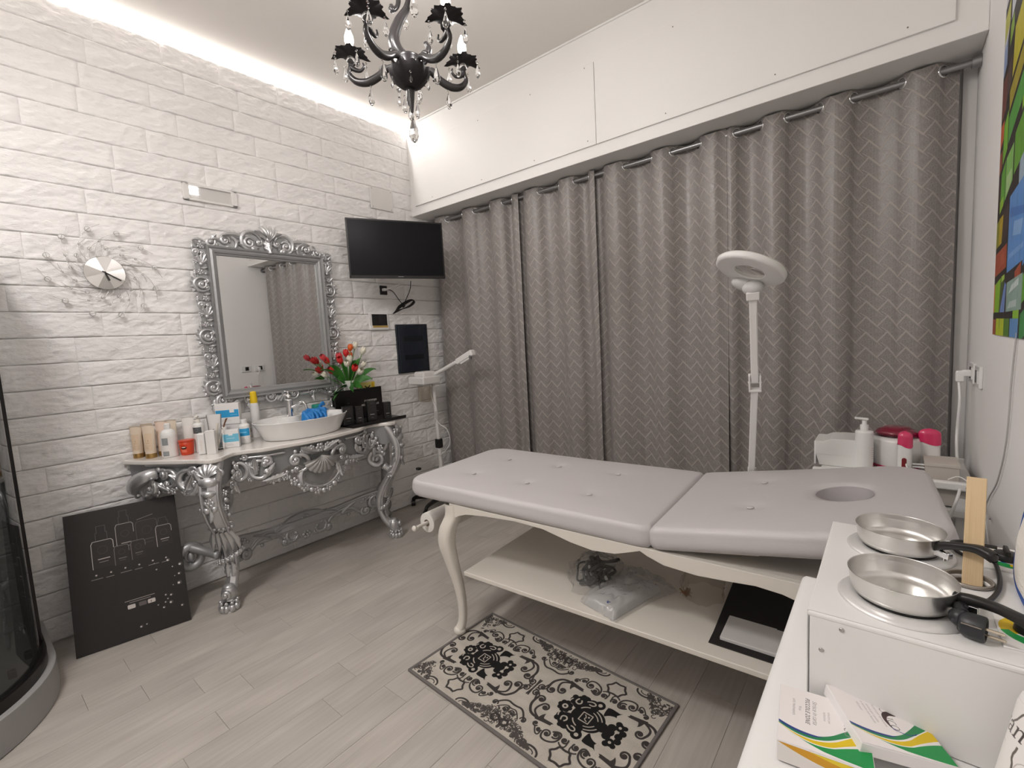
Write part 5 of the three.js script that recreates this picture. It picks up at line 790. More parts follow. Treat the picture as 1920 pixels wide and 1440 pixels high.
  const legG = (sx, sz) => {
    const S = [[0, 0.662, 0.037], [0.0, 0.61, 0.038], [0.024, 0.54, 0.04], [0.032, 0.47, 0.038], [0.018, 0.37, 0.031], [-0.002, 0.25, 0.024], [-0.01, 0.15, 0.02], [-0.006, 0.07, 0.02], [0.006, 0.03, 0.025]];
    const cv = new THREE.CatmullRomCurve3(S.map(([o, y, w]) => V(o, y, w)));
    return [surf(24, 40, (u, v) => { const p = cv.getPoint(v), a = u * Math.PI * 2, n = 3.2, q = Math.pow(Math.pow(Math.abs(Math.cos(a)), n) + Math.pow(Math.abs(Math.sin(a)), n), -1 / n), w = p.z * 0.98; return [sx * p.x + Math.cos(a) * q * w, p.y, sz * p.x * 0.8 + Math.sin(a) * q * w * 0.92]; }), sph(0.03, sx * 0.006, 0.024, sz * 0.005, 1, 0.75, 1, 16), cyl(0.02, 0.02, 0.012, sx * 0.006, 0.006, sz * 0.005, 16)];
  };
  for (const [x, sx] of [[-0.33, -1], [1.15, 1]]) for (const sz of [1, -1]) { const L = mesh('leg', legG(sx, sz), M.lacquer, t); L.position.set(x, 0, sz * 0.345); }
  mesh('shelf', rbox(1.46, 0.02, 0.62, 0.003, 0.455, 0.332, 0.05), M.lacquer, t);
  // paper roll holder at the foot end
  mesh('roll_holder', [xf(cyl(0.0095, 0.0095, 0.66, 0, 0, 0, 14), { p: [-0.62, 0.475, 0.0], r: [Math.PI / 2, 0, 0] }), sph(0.016, -0.62, 0.475, 0.345, 1, 1, 0.7, 14), rbox(0.27, 0.02, 0.016, 0.004, -0.48, 0.5, -0.28), rbox(0.04, 0.04, 0.016, 0.004, -0.62, 0.485, -0.28)], M.lacquer, t);
}
{
  const t = thing('paper_roll', 'white paper couch roll hanging on a pin at the foot end of the treatment bed', 'paper roll', [1.41, 0.475, -1.80], D(2.6));
  const pm = std(lin(0.82, 0.79, 0.74), 0.85, 0, { side: THREE.DoubleSide });
  mesh('roll', [lathe([[0.019, -0.26], [0.05, -0.26], [0.053, -0.257], [0.053, 0.257], [0.05, 0.26], [0.019, 0.26]], 40).rotateX(Math.PI / 2)], pm, t);
  mesh('core', lathe([[0.0165, -0.262], [0.019, -0.262], [0.019, 0.262], [0.0165, 0.262], [0.0165, -0.262]], 28).rotateX(Math.PI / 2), std(lin(0.5, 0.42, 0.33), 0.9, 0, { side: THREE.DoubleSide }), t);
  mesh('loose_sheet', surf(10, 14, (u, v) => { const a = v * 1.5; const x = 0.0535 * Math.cos(a * 0.4) + 0.001, y = -v * 0.095 + 0.02; return [x - 0.018 * v * v, y, -0.255 + u * 0.51]; }), pm, t);
}
// things on the bed's shelf
{
  const t = thing('plastic_bag', 'crumpled clear plastic bag with dark cables and clips on the bed shelf', 'bag', [2.33, 0.342, -1.73]);
  mesh('film', surf(46, 26, (u, v) => { const a = u * Math.PI * 2, b = v * Math.PI * 0.5, n = 1 + 0.22 * noise(Math.cos(a) * 2.2, Math.sin(a) * 2.2, b * 2.5) + 0.14 * noise(Math.cos(a) * 6, Math.sin(a) * 6, b * 6); return [Math.cos(a) * Math.cos(b) * 0.115 * n, 0.003 + Math.sin(b) * 0.12 * n, Math.sin(a) * Math.cos(b) * 0.15 * n]; }), new THREE.MeshPhysicalMaterial({ color: lin(0.9, 0.9, 0.9), roughness: 0.12, transmission: 0.93, thickness: 0, side: THREE.DoubleSide, ior: 1.3 }), t);
  const inn = []; for (let i = 0; i < 10; i++) { const p = []; for (let k = 0; k < 7; k++) p.push(V(rnd(-0.07, 0.07), rnd(0.012, 0.075), rnd(-0.1, 0.1))); inn.push(tube(p, rnd(0.004, 0.009), 40, 6)); }
  mesh('cables', inn, std(lin(0.035, 0.034, 0.033), 0.5), t);
  const cl = []; for (let i = 0; i < 6; i++) cl.push(xf(rbox(0.05, 0.012, 0.02, 0.003), { p: [rnd(-0.05, 0.05), rnd(0.02, 0.06), rnd(-0.06, 0.08)], r: [rnd(3), rnd(3), rnd(3)] }));
  mesh('clips', cl, std(lin(0.45, 0.43, 0.40), 0.4), t);
}
{
  const t = thing('towel_pack', 'flat white folded pack in clear film with a small blue mark on the bed shelf', 'package', [2.485, 0.342, -1.66], D(-14));
  mesh('pack', surf(30, 30, (u, v) => { const a = u * 2 - 1, b = v * 2 - 1, e = Math.max(0, 1 - Math.pow(Math.abs(a), 8)) * Math.max(0, 1 - Math.pow(Math.abs(b), 10)); return [a * 0.078, 0.002 + 0.034 * Math.pow(e, 0.4) + 0.004 * noise(a * 3, b * 3, 3) * e, b * 0.15]; }), std(lin(0.62, 0.61, 0.59), 0.45), t);
  mesh('wrapper', surf(40, 40, (u, v) => { const a = u * 2 - 1, b = v * 2 - 1, e = Math.max(0, 1 - Math.pow(Math.abs(a), 6)) * Math.max(0, 1 - Math.pow(Math.abs(b), 6)); return [a * 0.095 + (b < 0 ? 0.03 * a * -b : 0), 0.003 + 0.042 * Math.pow(e, 0.5) + (0.012 + 0.03 * Math.max(0, -b)) * (noise(a * 4, b * 6, 5) + 0.5 * noise(a * 11, b * 11, 6) + 0.3) * (0.2 + e), b * 0.175 - 0.02 + 0.02 * noise(a * 3, b, 9)]; }), new THREE.MeshPhysicalMaterial({ color: lin(0.85, 0.85, 0.85), roughness: 0.2, transmission: 0.8, thickness: 0, side: THREE.DoubleSide }), t);
  mesh('mark', xf(cyl(0.01, 0.01, 0.001, 0, 0, 0, 3), { p: [0.025, 0.0395, 0.115], r: [0.05, 0, 0] }), std(lin(0.02, 0.05, 0.3), 0.5), t);
}
{
  const t = thing('gauze_bag', 'wispy clear bag with a brown tuft standing beside the black folder', 'bag', [2.74, 0.342, -1.86]);
  mesh('film', surf(40, 20, (u, v) => { const a = u * Math.PI * 2, b = v * Math.PI * 0.5, n = 1 + 0.25 * noise(Math.cos(a) * 2, Math.sin(a) * 2, b * 3 + 4) + 0.12 * noise(Math.cos(a) * 7, Math.sin(a) * 7, b * 7); return [Math.cos(a) * Math.cos(b) * 0.08 * n, 0.003 + Math.sin(b) * 0.17 * n, Math.sin(a) * Math.cos(b) * 0.09 * n]; }), new THREE.MeshPhysicalMaterial({ color: lin(0.9, 0.88, 0.84), roughness: 0.2, transmission: 0.92, thickness: 0, ior: 1.2, side: THREE.DoubleSide }), t);
  const tf = []; for (let i = 0; i < 40; i++) { const a = rnd(6.28), r = rnd(0.028); tf.push(taper([V(-0.045, 0.006, 0.06), V(-0.045 + Math.cos(a) * r * 0.6, 0.02, 0.06 + Math.sin(a) * r * 0.6), V(-0.045 + Math.cos(a) * r, rnd(0.01, 0.04), 0.06 + Math.sin(a) * r)], () => 0.0014, 6, 4)); }
  const k = mesh('tuft', tf, std(lin(0.3, 0.15, 0.07), 0.9), t); k.userData.kind = 'stuff';
}
{
  const t = thing('folder', 'black folder with a white curled emblem lying open over papers on the bed shelf', 'folder', [2.99, 0.342, -1.81], D(2));
  mesh('back_cover', rbox(0.34, 0.004, 0.42, 0.001, 0.02, 0.002, 0.03), M.blackMatte, t);
  mesh('papers', rbox(0.3, 0.012, 0.36, 0.002, 0.03, 0.011, 0.03), std(lin(0.66, 0.64, 0.62), 0.7), t);
  const c = new THREE.Group(); c.name = 'front_cover'; t.add(c); c.position.set(0.0, 0.024, -0.01); c.rotation.x = D(7);
  mesh('board', rbox(0.34, 0.004, 0.37, 0.001, 0.02, 0.0, 0), M.blackMatte, c);
  mesh('emblem', box(0.11, 0.0004, 0.11, 0.09, 0.0024, 0.12), std(lin(1, 1, 1), 0.5, 0, { map: ctex(192, 192, (g, w, h) => { g.fillStyle = '#141010'; g.fillRect(0, 0, w, h); g.strokeStyle = '#cfcac6'; g.lineWidth = 5; g.beginPath(); g.arc(105, 95, 58, 0.6, 5.6); g.stroke(); g.beginPath(); g.moveTo(70, 150); g.bezierCurveTo(80, 20, 150, 40, 110, 90); g.bezierCurveTo(80, 115, 90, 130, 160, 120); g.stroke(); g.lineWidth = 2; g.beginPath(); g.arc(100, 100, 75, 2.5, 4.4); g.stroke(); }) }), c);
}
{ // rug with woven ornament
  const t = thing('rug', 'grey rug with two black roses and dark scrollwork on the floor before the bed', 'rug', [2.212, 0.0, -1.385], D(-3));
  const LX = 0.98, LZ = 0.52, PX = 1100;
  const map = ctex(Math.round(LX * PX), Math.round(LZ * PX), (g, w, h) => {
    const im = g.createImageData(w, h);
    for (let y = 0; y < h; y++) for (let x = 0; x < w; x++) { const n = noise(x * 0.012, y * 0.03, 2) * 12 + noise(x * 0.15, y * 0.25, 5) * 10 + noise(x * 0.6, y * 0.6, 7) * 9, o = (y * w + x) * 4; im.data[o] = 190 + n; im.data[o + 1] = 184 + n; im.data[o + 2] = 174 + n; im.data[o + 3] = 255; }
    g.putImageData(im, 0, 0);
    const S = PX, K = '#3b3635', BK = '#0f0c0d'; g.lineCap = 'round'; g.lineJoin = 'round'; g.save(); g.scale(S, S);
    const spiral = (x, y, r, a0, dir, lw = 0.0068, turns = 1.25, col = K) => { g.strokeStyle = col; g.lineWidth = lw; g.beginPath(); for (let i = 0; i <= 36; i++) { const q = i / 36, a = a0 + dir * q * turns * 6.283, rr = r * (1 - q * 0.8); i ? g.lineTo(x + Math.cos(a) * rr, y + Math.sin(a) * rr) : g.moveTo(x + Math.cos(a) * rr, y + Math.sin(a) * rr); } g.stroke(); g.fillStyle = col; g.beginPath(); g.arc(x, y, lw * 1.05, 0, 7); g.fill(); };
    const curve = (p, lw = 0.0075, col = K) => { g.strokeStyle = col; g.lineWidth = lw; g.beginPath(); g.moveTo(...p[0]); for (let i = 1; i < p.length - 1; i++) { const e = i === p.length - 2 ? p[i + 1] : [(p[i][0] + p[i + 1][0]) / 2, (p[i][1] + p[i + 1][1]) / 2]; g.quadraticCurveTo(...p[i], ...e); } g.stroke(); };
    const leafS = (p, col = K) => { g.fillStyle = col; g.beginPath(); g.moveTo(...p[0]); for (let i = 1; i + 1 < p.length; i += 2) g.quadraticCurveTo(...p[i], ...p[i + 1]); g.closePath(); g.fill(); };
    const quarter = () => {
      spiral(0.023, -0.131, 0.0135, 2.6, 1); spiral(0.061, -0.132, 0.0155, -1.2, -1); spiral(0.092, -0.146, 0.016, 0.2, 1, 0.0066);
      curve([[0.0125, -0.122], [0.004, -0.15], [0.022, -0.163], [0.036, -0.15]], 0.0055); curve([[0.076, -0.126], [0.058, -0.112], [0.04, -0.122], [0.045, -0.158], [0.078, -0.176], [0.108, -0.17], [0.108, -0.146]], 0.0072);
      spiral(0.126, -0.149, 0.0105, 3.1, 1, 0.006, 1); spiral(0.151, -0.135, 0.012, -2.6, 1, 0.0062, 1.1); curve([[0.117, -0.15], [0.112, -0.17], [0.13, -0.172], [0.146, -0.146]], 0.0055);
      leafS([[0.095, -0.1], [0.104, -0.103], [0.102, -0.112], [0.128, -0.115], [0.168, -0.122], [0.172, -0.112], [0.15, -0.1], [0.13, -0.1], [0.105, -0.098], [0.098, -0.09]]); leafS([[0.13, -0.108], [0.146, -0.1], [0.146, -0.078], [0.156, -0.086], [0.16, -0.106]]);
      curve([[0.14, -0.11], [0.19, -0.118], [0.222, -0.082], [0.226, -0.05], [0.222, -0.032]], 0.0105); spiral(0.205, -0.032, 0.0185, 0.0, 1, 0.0082, 1.2);
      curve([[0.155, -0.112], [0.19, -0.1], [0.196, -0.07], [0.186, -0.052]], 0.0085); spiral(0.168, -0.055, 0.0185, 0.1, 1, 0.008, 1.25);
      curve([[0.226, -0.05], [0.236, -0.03], [0.232, -0.012]], 0.006);
    };
    const star = (x, y, r) => { g.strokeStyle = K; g.lineWidth = 0.0085; g.beginPath(); for (let i = 0; i <= 64; i++) { const a = i / 64 * 6.283, rr = r * (1 + 0.2 * Math.abs(Math.cos(a * 3)) ** 3 - 0.06); i ? g.lineTo(x + Math.cos(a) * rr * 1.15, y + Math.sin(a) * rr) : g.moveTo(x + Math.cos(a) * rr * 1.15, y + Math.sin(a) * rr); } g.stroke(); for (let i = 0; i < 6; i++) { const a = i / 6 * 6.283, c = Math.cos(a), q = Math.sin(a); leafS([[x + c * r * 1.2 - q * 0.012, y + q * r * 1.1 + c * 0.012], [x + c * r * 1.2, y + q * r * 1.1], [x + c * (r * 1.3 + 0.012), y + q * (r * 1.2 + 0.012)], [x + c * r * 1.2, y + q * r * 1.1], [x + c * r * 1.2 + q * 0.012, y + q * r * 1.1 - c * 0.012]]); } };
    const dense = (x, y, hw, hh, s, n = 150) => { const col = '#4b4644'; for (let i = 0; i < n; i++) { const u = rnd(-1, 1), v = rnd(0, 1 - Math.abs(u)), X = x + u * hw, Y = y + s * v * hh; if (i % 3) { g.strokeStyle = col; g.lineWidth = 0.0036; g.beginPath(); const a = rnd(6.28); g.arc(X, Y, rnd(0.004, 0.009), a, a + 4.4); g.stroke(); } else { g.fillStyle = col; g.beginPath(); g.ellipse(X, Y, 0.009, 0.0042, rnd(3), 0, 7); g.fill(); } } };
    const rose = () => {                                     // drawn about the bloom's centre, pointing towards +x
      const f = (X, Y, R, c = BK) => { g.fillStyle = c; g.beginPath(); g.arc(X, Y, R, 0, 7); g.fill(); }, lt = '#bdb6ab';
      f(0.0, 0, 0.058); f(0.02, 0, 0.055);
      for (const s of [-1, 1]) { f(-0.052, s * 0.05, 0.034); f(-0.078, s * 0.046, 0.02); f(-0.01, s * 0.062, 0.03); f(-0.045, s * 0.072, 0.02); f(0.012, s * 0.082, 0.021); f(-0.086, s * 0.062, 0.012); f(-0.06, s * 0.082, 0.01);
        leafS([[0.045, s * 0.052], [0.04, s * 0.075], [0.042, s * 0.092], [0.055, s * 0.1], [0.085, s * 0.093], [0.082, s * 0.083], [0.09, s * 0.07], [0.066, s * 0.07], [0.05, s * 0.048]], BK);
        leafS([[0.078, s * 0.096], [0.09, s * 0.09], [0.1, s * 0.1], [0.088, s * 0.084], [0.084, s * 0.075]], BK);
        for (const [X, Y, R] of [[0.098, 0.022, 0.016], [0.122, 0.038, 0.017], [0.142, 0.02, 0.013], [0.112, 0.05, 0.012], [0.138, 0.046, 0.01]]) f(X, s * Y, R);
        f(0.013, s * 0.083, 0.0085, lt); f(0.122, s * 0.038, 0.006, lt);
        curve([[-0.07, s * 0.062], [-0.078, s * 0.046], [-0.06, s * 0.036], [-0.048, s * 0.05], [-0.056, s * 0.06]], 0.006, lt); curve([[-0.035, s * 0.07], [-0.02, s * 0.082], [0.002, s * 0.076], [-0.008, s * 0.06], [-0.022, s * 0.062]], 0.0055, lt); curve([[-0.038, s * 0.03], [-0.03, s * 0.044], [-0.012, s * 0.05]], 0.005, lt); curve([[0.02, s * 0.048], [0.044, s * 0.04], [0.058, s * 0.02]], 0.0045, lt); curve([[0.012, s * 0.036], [0.032, s * 0.032], [0.044, s * 0.014]], 0.0042, lt); curve([[-0.09, s * 0.05], [-0.098, s * 0.036], [-0.09, s * 0.026]], 0.005, lt);
      }
      f(0.07, 0, 0.022); f(0.1, 0, 0.018); f(0.135, 0, 0.014); for (let i = 0; i < 8; i++) { const a = i / 8 * 6.283; f(-0.093 + Math.cos(a) * 0.02, Math.sin(a) * 0.02, 0.0105); } f(-0.093, 0, 0.012, lt); f(-0.093, 0, 0.005);
      g.strokeStyle = lt; g.lineWidth = 0.0042; g.strokeRect(-0.02, -0.02, 0.04, 0.04); curve([[-0.008, -0.012], [0.004, -0.002], [-0.006, 0.006], [0.01, 0.013]], 0.004, lt); f(0.009, -0.008, 0.004, lt);
    };
    for (const uc of [0.228, 0.763]) {
      for (const su of [-1, 1]) for (const sv of [-1, 1]) { g.save(); g.translate(uc, 0.262); g.scale(su, sv); quarter(); g.restore(); }
      star(uc, 0.07, 0.031); star(uc, 0.454, 0.031);
      g.save(); g.translate(uc - 0.02, 0.264); rose(); g.restore();
    }
    for (const x of [0.13, 0.325, 0.665, 0.86]) for (const [y, s] of [[0.014, 0], [0.506, Math.PI]]) { g.strokeStyle = K; g.lineWidth = 0.0075; g.beginPath(); g.ellipse(x, y, 0.034, 0.024, 0, s, s + Math.PI); g.stroke(); g.lineWidth = 0.004; g.beginPath(); g.ellipse(x, y, 0.018, 0.012, 0, s, s + Math.PI); g.stroke(); }
    for (const [y, s] of [[0.02, 1], [0.5, -1]]) { dense(0.495, y, 0.165, 0.1, s, 230); star(0.473, y + s * 0.03, 0.014); star(0.517, y + s * 0.03, 0.014); curve([[0.425, y + s * 0.085], [0.45, y + s * 0.125], [0.495, y + s * 0.115], [0.54, y + s * 0.125], [0.565, y + s * 0.085]], 0.008); curve([[0.445, y + s * 0.075], [0.47, y + s * 0.105], [0.495, y + s * 0.095], [0.52, y + s * 0.105], [0.545, y + s * 0.075]], 0.005); spiral(0.423, y + s * 0.082, 0.014, 0, s, 0.006, 1.1); spiral(0.567, y + s * 0.082, 0.014, 3.14, -s, 0.006, 1.1); spiral(0.478, y + s * 0.08, 0.014, 0, s, 0.0055, 1); spiral(0.512, y + s * 0.08, 0.014, 3.14, -s, 0.0055, 1); }
    for (const x of [0.05, 0.935]) for (const [y, s] of [[0.015, 1], [0.505, -1]]) dense(x, y, 0.06, 0.11, s, 90);
    for (const su of [-1, 1]) for (const sv of [-1, 1]) { g.save(); g.translate(0.495, 0.262); g.scale(su, sv); spiral(0.026, -0.02, 0.0165, 1.6, 1, 0.0065); curve([[0.0, -0.0], [0.0, -0.02], [-0.004, -0.045]], 0.007); curve([[0.012, -0.004], [0.03, -0.004], [0.044, -0.022]], 0.006); g.restore(); }
    g.restore();
  });
  const top = surf(70, 40, (u, v) => [(u - 0.5) * LX, 0.0075 + 0.0006 * noise(u * 9, v * 6, 1), (v - 0.5) * LZ], (u, v) => [u, 1 - v]);
  mesh('pile', [top], std(lin(0.98, 0.97, 0.96), 0.95, 0, { map, bumpMap: T.fine, bumpScale: 0.0008, side: THREE.DoubleSide }), t);
  mesh('base', rbox(LX, 0.006, LZ, 0.002, 0, 0.0035, 0), std(lin(0.2, 0.18, 0.17), 0.9), t);
  const bm = std(lin(0.16, 0.145, 0.138), 0.9);
  for (const s of [-1, 1]) { mesh('binding', rbox(LX + 0.012, 0.0105, 0.013, 0.004, 0, 0.0055, s * LZ / 2), bm, t); mesh('binding', rbox(0.013, 0.0105, LZ + 0.012, 0.004, s * LX / 2, 0.0055, 0), bm, t); }
}
// ───────── magnifier lamp clamped behind the bed, leaning towards the camera ─────────
{
  const A = V(2.84, 0.768, -2.255), B = V(2.896, 1.194, -2.06), Cc = V(2.918, 1.53, -1.93), Hd = V(2.921, 1.626, -1.88);
  const t = thing('magnifier_lamp', 'white magnifier lamp with round tilted head on a jointed arm behind the bed', 'lamp', A.toArray());
  const wm = std(lin(0.74, 0.725, 0.71), 0.4), gm = std(lin(0.56, 0.55, 0.54), 0.4);
  const L = (p) => p.clone().sub(A);
  const bar = (a, b, w, d, r = 0.004) => { const dir = b.clone().sub(a), l = dir.length(), y = dir.normalize(), z = V(0.22, 0, 1).sub(y.clone().multiplyScalar(V(0.22, 0, 1).dot(y))).normalize(), x = y.clone().cross(z); return rbox(w, l, d, r).applyMatrix4(new THREE.Matrix4().makeBasis(x, y, z).setPosition(a.clone().add(b).multiplyScalar(0.5))); };
  mesh('floor_base', [cyl(0.015, 0.015, 0.72, 0, -0.4, -0.02, 16), lathe([[0, -0.72], [0.03, -0.72], [0.05, -0.725], [0.15, -0.75], [0.155, -0.767], [0, -0.767]], 36).translate(0, 0, -0.02)], wm, t);
  mesh('clamp', [rbox(0.05, 0.07, 0.05, 0.006, 0, -0.05, -0.02), cyl(0.018, 0.018, 0.05, 0, -0.01, -0.01, 16)], wm, t);
  mesh('lower_arm', bar(V(0, -0.01, 0), L(B).sub(V(0.004, 0.03, 0.014)), 0.0265, 0.024), wm, t);
  const up = L(B).normalize(), jb = (w, h, d, ox, oy, oz) => { const y = L(Cc).sub(L(B)).normalize(), z = V(0.22, 0, 1).sub(y.clone().multiplyScalar(V(0.22, 0, 1).dot(y))).normalize(), x = y.clone().cross(z); return rbox(w, h, d, 0.002, ox, oy, oz).applyMatrix4(new THREE.Matrix4().makeBasis(x, y, z).setPosition(L(B))); };
  mesh('joint', [jb(0.007, 0.066, 0.026, -0.0195, 0, 0), jb(0.007, 0.066, 0.026, 0.0195, 0, 0), jb(0.046, 0.009, 0.03, 0, -0.034, 0), jb(0.046, 0.006, 0.006, 0, 0.03, -0.012), jb(0.05, 0.008, 0.008, 0, 0.0, 0)], wm, t);
  mesh('upper_arm', [bar(L(B), L(Cc), 0.0275, 0.02), jb(0.0035, 0.22, 0.003, 0.0085, 0.19, 0.0105)], wm, t);
  mesh('collar', [bar(L(Cc).add(V(-0.001, -0.012, -0.004)), L(Cc).add(V(0.001, 0.018, 0.008)), 0.045, 0.034, 0.005)], wm, t);
  mesh('elbow', sph(0.034, ...L(Cc).add(V(0, 0.03, 0.0)).toArray(), 1.1, 0.8, 0.85, 20), gm, t);
  const h = new THREE.Group(); h.name = 'lamp_head'; t.add(h); h.position.copy(L(Hd)); h.scale.setScalar(0.73);
  const n = V(0.276, 0.885, -0.374).normalize(), mj = V(0.897, -0.377, -0.23), z = mj.clone().cross(n).normalize(), x = n.clone().cross(z).normalize();
  h.quaternion.setFromRotationMatrix(new THREE.Matrix4().makeBasis(x, n, z));
  const P = [[0.07, -0.016], [0.085, -0.022], [0.143, -0.022], [0.155, -0.014], [0.157, 0.006], [0.148, 0.016], [0.09, 0.018], [0.08, 0.01], [0.072, 0.0], [0.07, -0.016]];
  mesh('housing', surf(64, P.length - 1, (u, v) => { const a = u * 6.2832, p = P[Math.round(v * (P.length - 1))]; return [Math.cos(a) * p[0] * 1.05, p[1], -Math.sin(a) * p[0]]; }), wm, h);
  mesh('lens_rim', new THREE.TorusGeometry(0.0735, 0.005, 10, 48).rotateX(Math.PI / 2).scale(1.05, 1, 1).translate(0, -0.016, 0), wm, h);
  mesh('lens', lathe([[0, -0.008], [0.04, -0.006], [0.0715, -0.001], [0.0715, 0.001], [0.04, 0.005], [0, 0.007]], 40).scale(1.05, 1, 1), new THREE.MeshPhysicalMaterial({ color: lin(0.8, 0.79, 0.77), roughness: 0.01, transmission: 1, thickness: 0.01, ior: 1.3, side: THREE.DoubleSide }), h);
  mesh('lens_cover', surf(30, 4, (u, v) => { const a = D(15) + u * D(110), r = [0.08, 0.09, 0.14, 0.158, 0.159][Math.round(v * 4)], y = [0.0, 0.026, 0.026, 0.018, -0.004][Math.round(v * 4)]; return [Math.cos(a) * r * 1.05, y, -Math.sin(a) * r]; }), std(lin(0.76, 0.745, 0.73), 0.35, 0, { side: THREE.DoubleSide }), h);
  mesh('neck', sph(0.062, 0.0, -0.04, -0.115, 1.0, 0.5, 0.62, 22), gm, h);
}
// ───────── facial steamer by the stone wall ─────────
{
  const t = thing('facial_steamer', 'white facial steamer on a pole stand with black castor base in the corner', 'steamer', [0.28, 0, -2.665]);
  const wm = std(lin(0.76, 0.745, 0.73), 0.35);
  mesh('hub', lathe([[0, 0.1], [0.03, 0.1], [0.045, 0.09], [0.05, 0.06], [0, 0.055]], 24), M.black, t);
  for (let i = 0; i < 5; i++) {
    const a = D(142) + i / 5 * Math.PI * 2, c = Math.cos(a), s = -Math.sin(a), R = 0.27;
    const L = mesh('base_arm', taper([V(0, 0.08, 0), V(c * R * 0.5, 0.083, s * R * 0.5), V(c * R * 0.95, 0.07, s * R * 0.95), V(c * R, 0.05, s * R)], (u) => 0.026 - 0.009 * u, 16, 10, 0.8), M.black, t);
    mesh('castor', [cyl(0.007, 0.007, 0.03, c * R, 0.045, s * R, 10), xf(cyl(0.024, 0.024, 0.034, 0, 0, 0, 18), { p: [c * R, 0.0245, s * R], r: [Math.PI / 2, 0, a] })], M.black, L);
  }
  const px = (y) => -0.0 + 0.02 * (0.45 - y) / 0.6;
  mesh('lower_pole', taper([V(0.012, 0.09, 0), V(0.0, 0.53, 0)], () => 0.0185, 8, 14), wm, t);
  mesh('clamp', [rbox(0.052, 0.08, 0.05, 0.008, -0.001, 0.555, 0), xf(cyl(0.007, 0.007, 0.02, 0, 0, 0, 10), { p: [0, 0.56, 0.03], r: [Math.PI / 2, 0, 0] })], M.black, t);
  mesh('upper_pole', taper([V(-0.002, 0.56, 0), V(-0.022, 1.1, 0)], () => 0.0155, 8, 14), wm, t);
  mesh('housing', [rbox(0.2, 0.07, 0.19, 0.014, -0.05, 1.115, 0.07, 3), rbox(0.13, 0.05, 0.14, 0.018, -0.05, 1.165, 0.06, 3), cyl(0.055, 0.06, 0.02, -0.055, 1.077, 0.07, 28)], wm, t);
  mesh('water_jar', lathe([[0.05, 1.07], [0.056, 1.06], [0.06, 0.98], [0.058, 0.94], [0.05, 0.93], [0, 0.928]], 32).translate(-0.055, 0, 0.07), new THREE.MeshPhysicalMaterial({ color: lin(0.8, 0.76, 0.7), roughness: 0.06, transmission: 0.92, thickness: 0, side: THREE.DoubleSide }), t);
  mesh('knuckle', xf(cyl(0.022, 0.022, 0.05, 0, 0, 0, 20), { p: [-0.012, 1.15, 0.0], r: [0, 0, Math.PI / 2] }), wm, t);
  mesh('arm', taper([V(-0.02, 1.15, 0.0), V(0.12, 1.2, -0.006), V(0.28, 1.262, -0.012)], () => 0.017, 12, 12), wm, t);
  const ang = Math.atan2(0.075, 0.18);
  mesh('nozzle', [xf(rbox(0.2, 0.052, 0.055, 0.012, 0, 0, 0, 3), { p: [0.375, 1.296, -0.014], r: [0, 0, ang] }), xf(rbox(0.11, 0.02, 0.045, 0.006, 0, 0, 0, 2), { p: [0.38, 1.268, -0.014], r: [0, 0, ang] })], wm, t);
  mesh('steam_outlet', [xf(cyl(0.011, 0.011, 0.01, 0, 0, 0, 14), { p: [0.452, 1.302, 0.012], r: [Math.PI / 2, 0, 0] }), xf(cyl(0.014, 0.012, 0.02, 0, 0, 0, 14), { p: [0.435, 1.287, -0.01] })], std(lin(0.3, 0.3, 0.3), 0.3, 0.5), t);
  mesh('power_cable', [tube([V(0.0, 1.18, 0.03), V(0.012, 1.1, 0.03), V(-0.03, 1.02, 0.02), V(-0.022, 0.94, 0.02), V(0.02, 0.88, 0.024), V(0.028, 0.82, 0.022), V(-0.005, 0.76, 0.024), V(-0.1, 0.7, 0.02), V(-0.13, 0.675, 0.0)], 0.0035, 60, 6), tube([V(-0.02, 1.08, 0.04), V(-0.035, 1.0, 0.03), V(-0.012, 0.93, 0.026), V(0.02, 0.86, 0.026), V(0.0, 0.79, 0.026), V(0.05, 0.73, 0.02), V(0.11, 0.69, 0.0), V(0.115, 0.56, -0.02), V(0.03, 0.46, 0.02), V(-0.09, 0.46, 0.0), V(-0.13, 0.43, -0.02)], 0.0035, 80, 6)], wm, t);
  mesh('wall_plug', rbox(0.04, 0.02, 0.03, 0.004, -0.13, 0.345, 0.14), M.black, t);
}
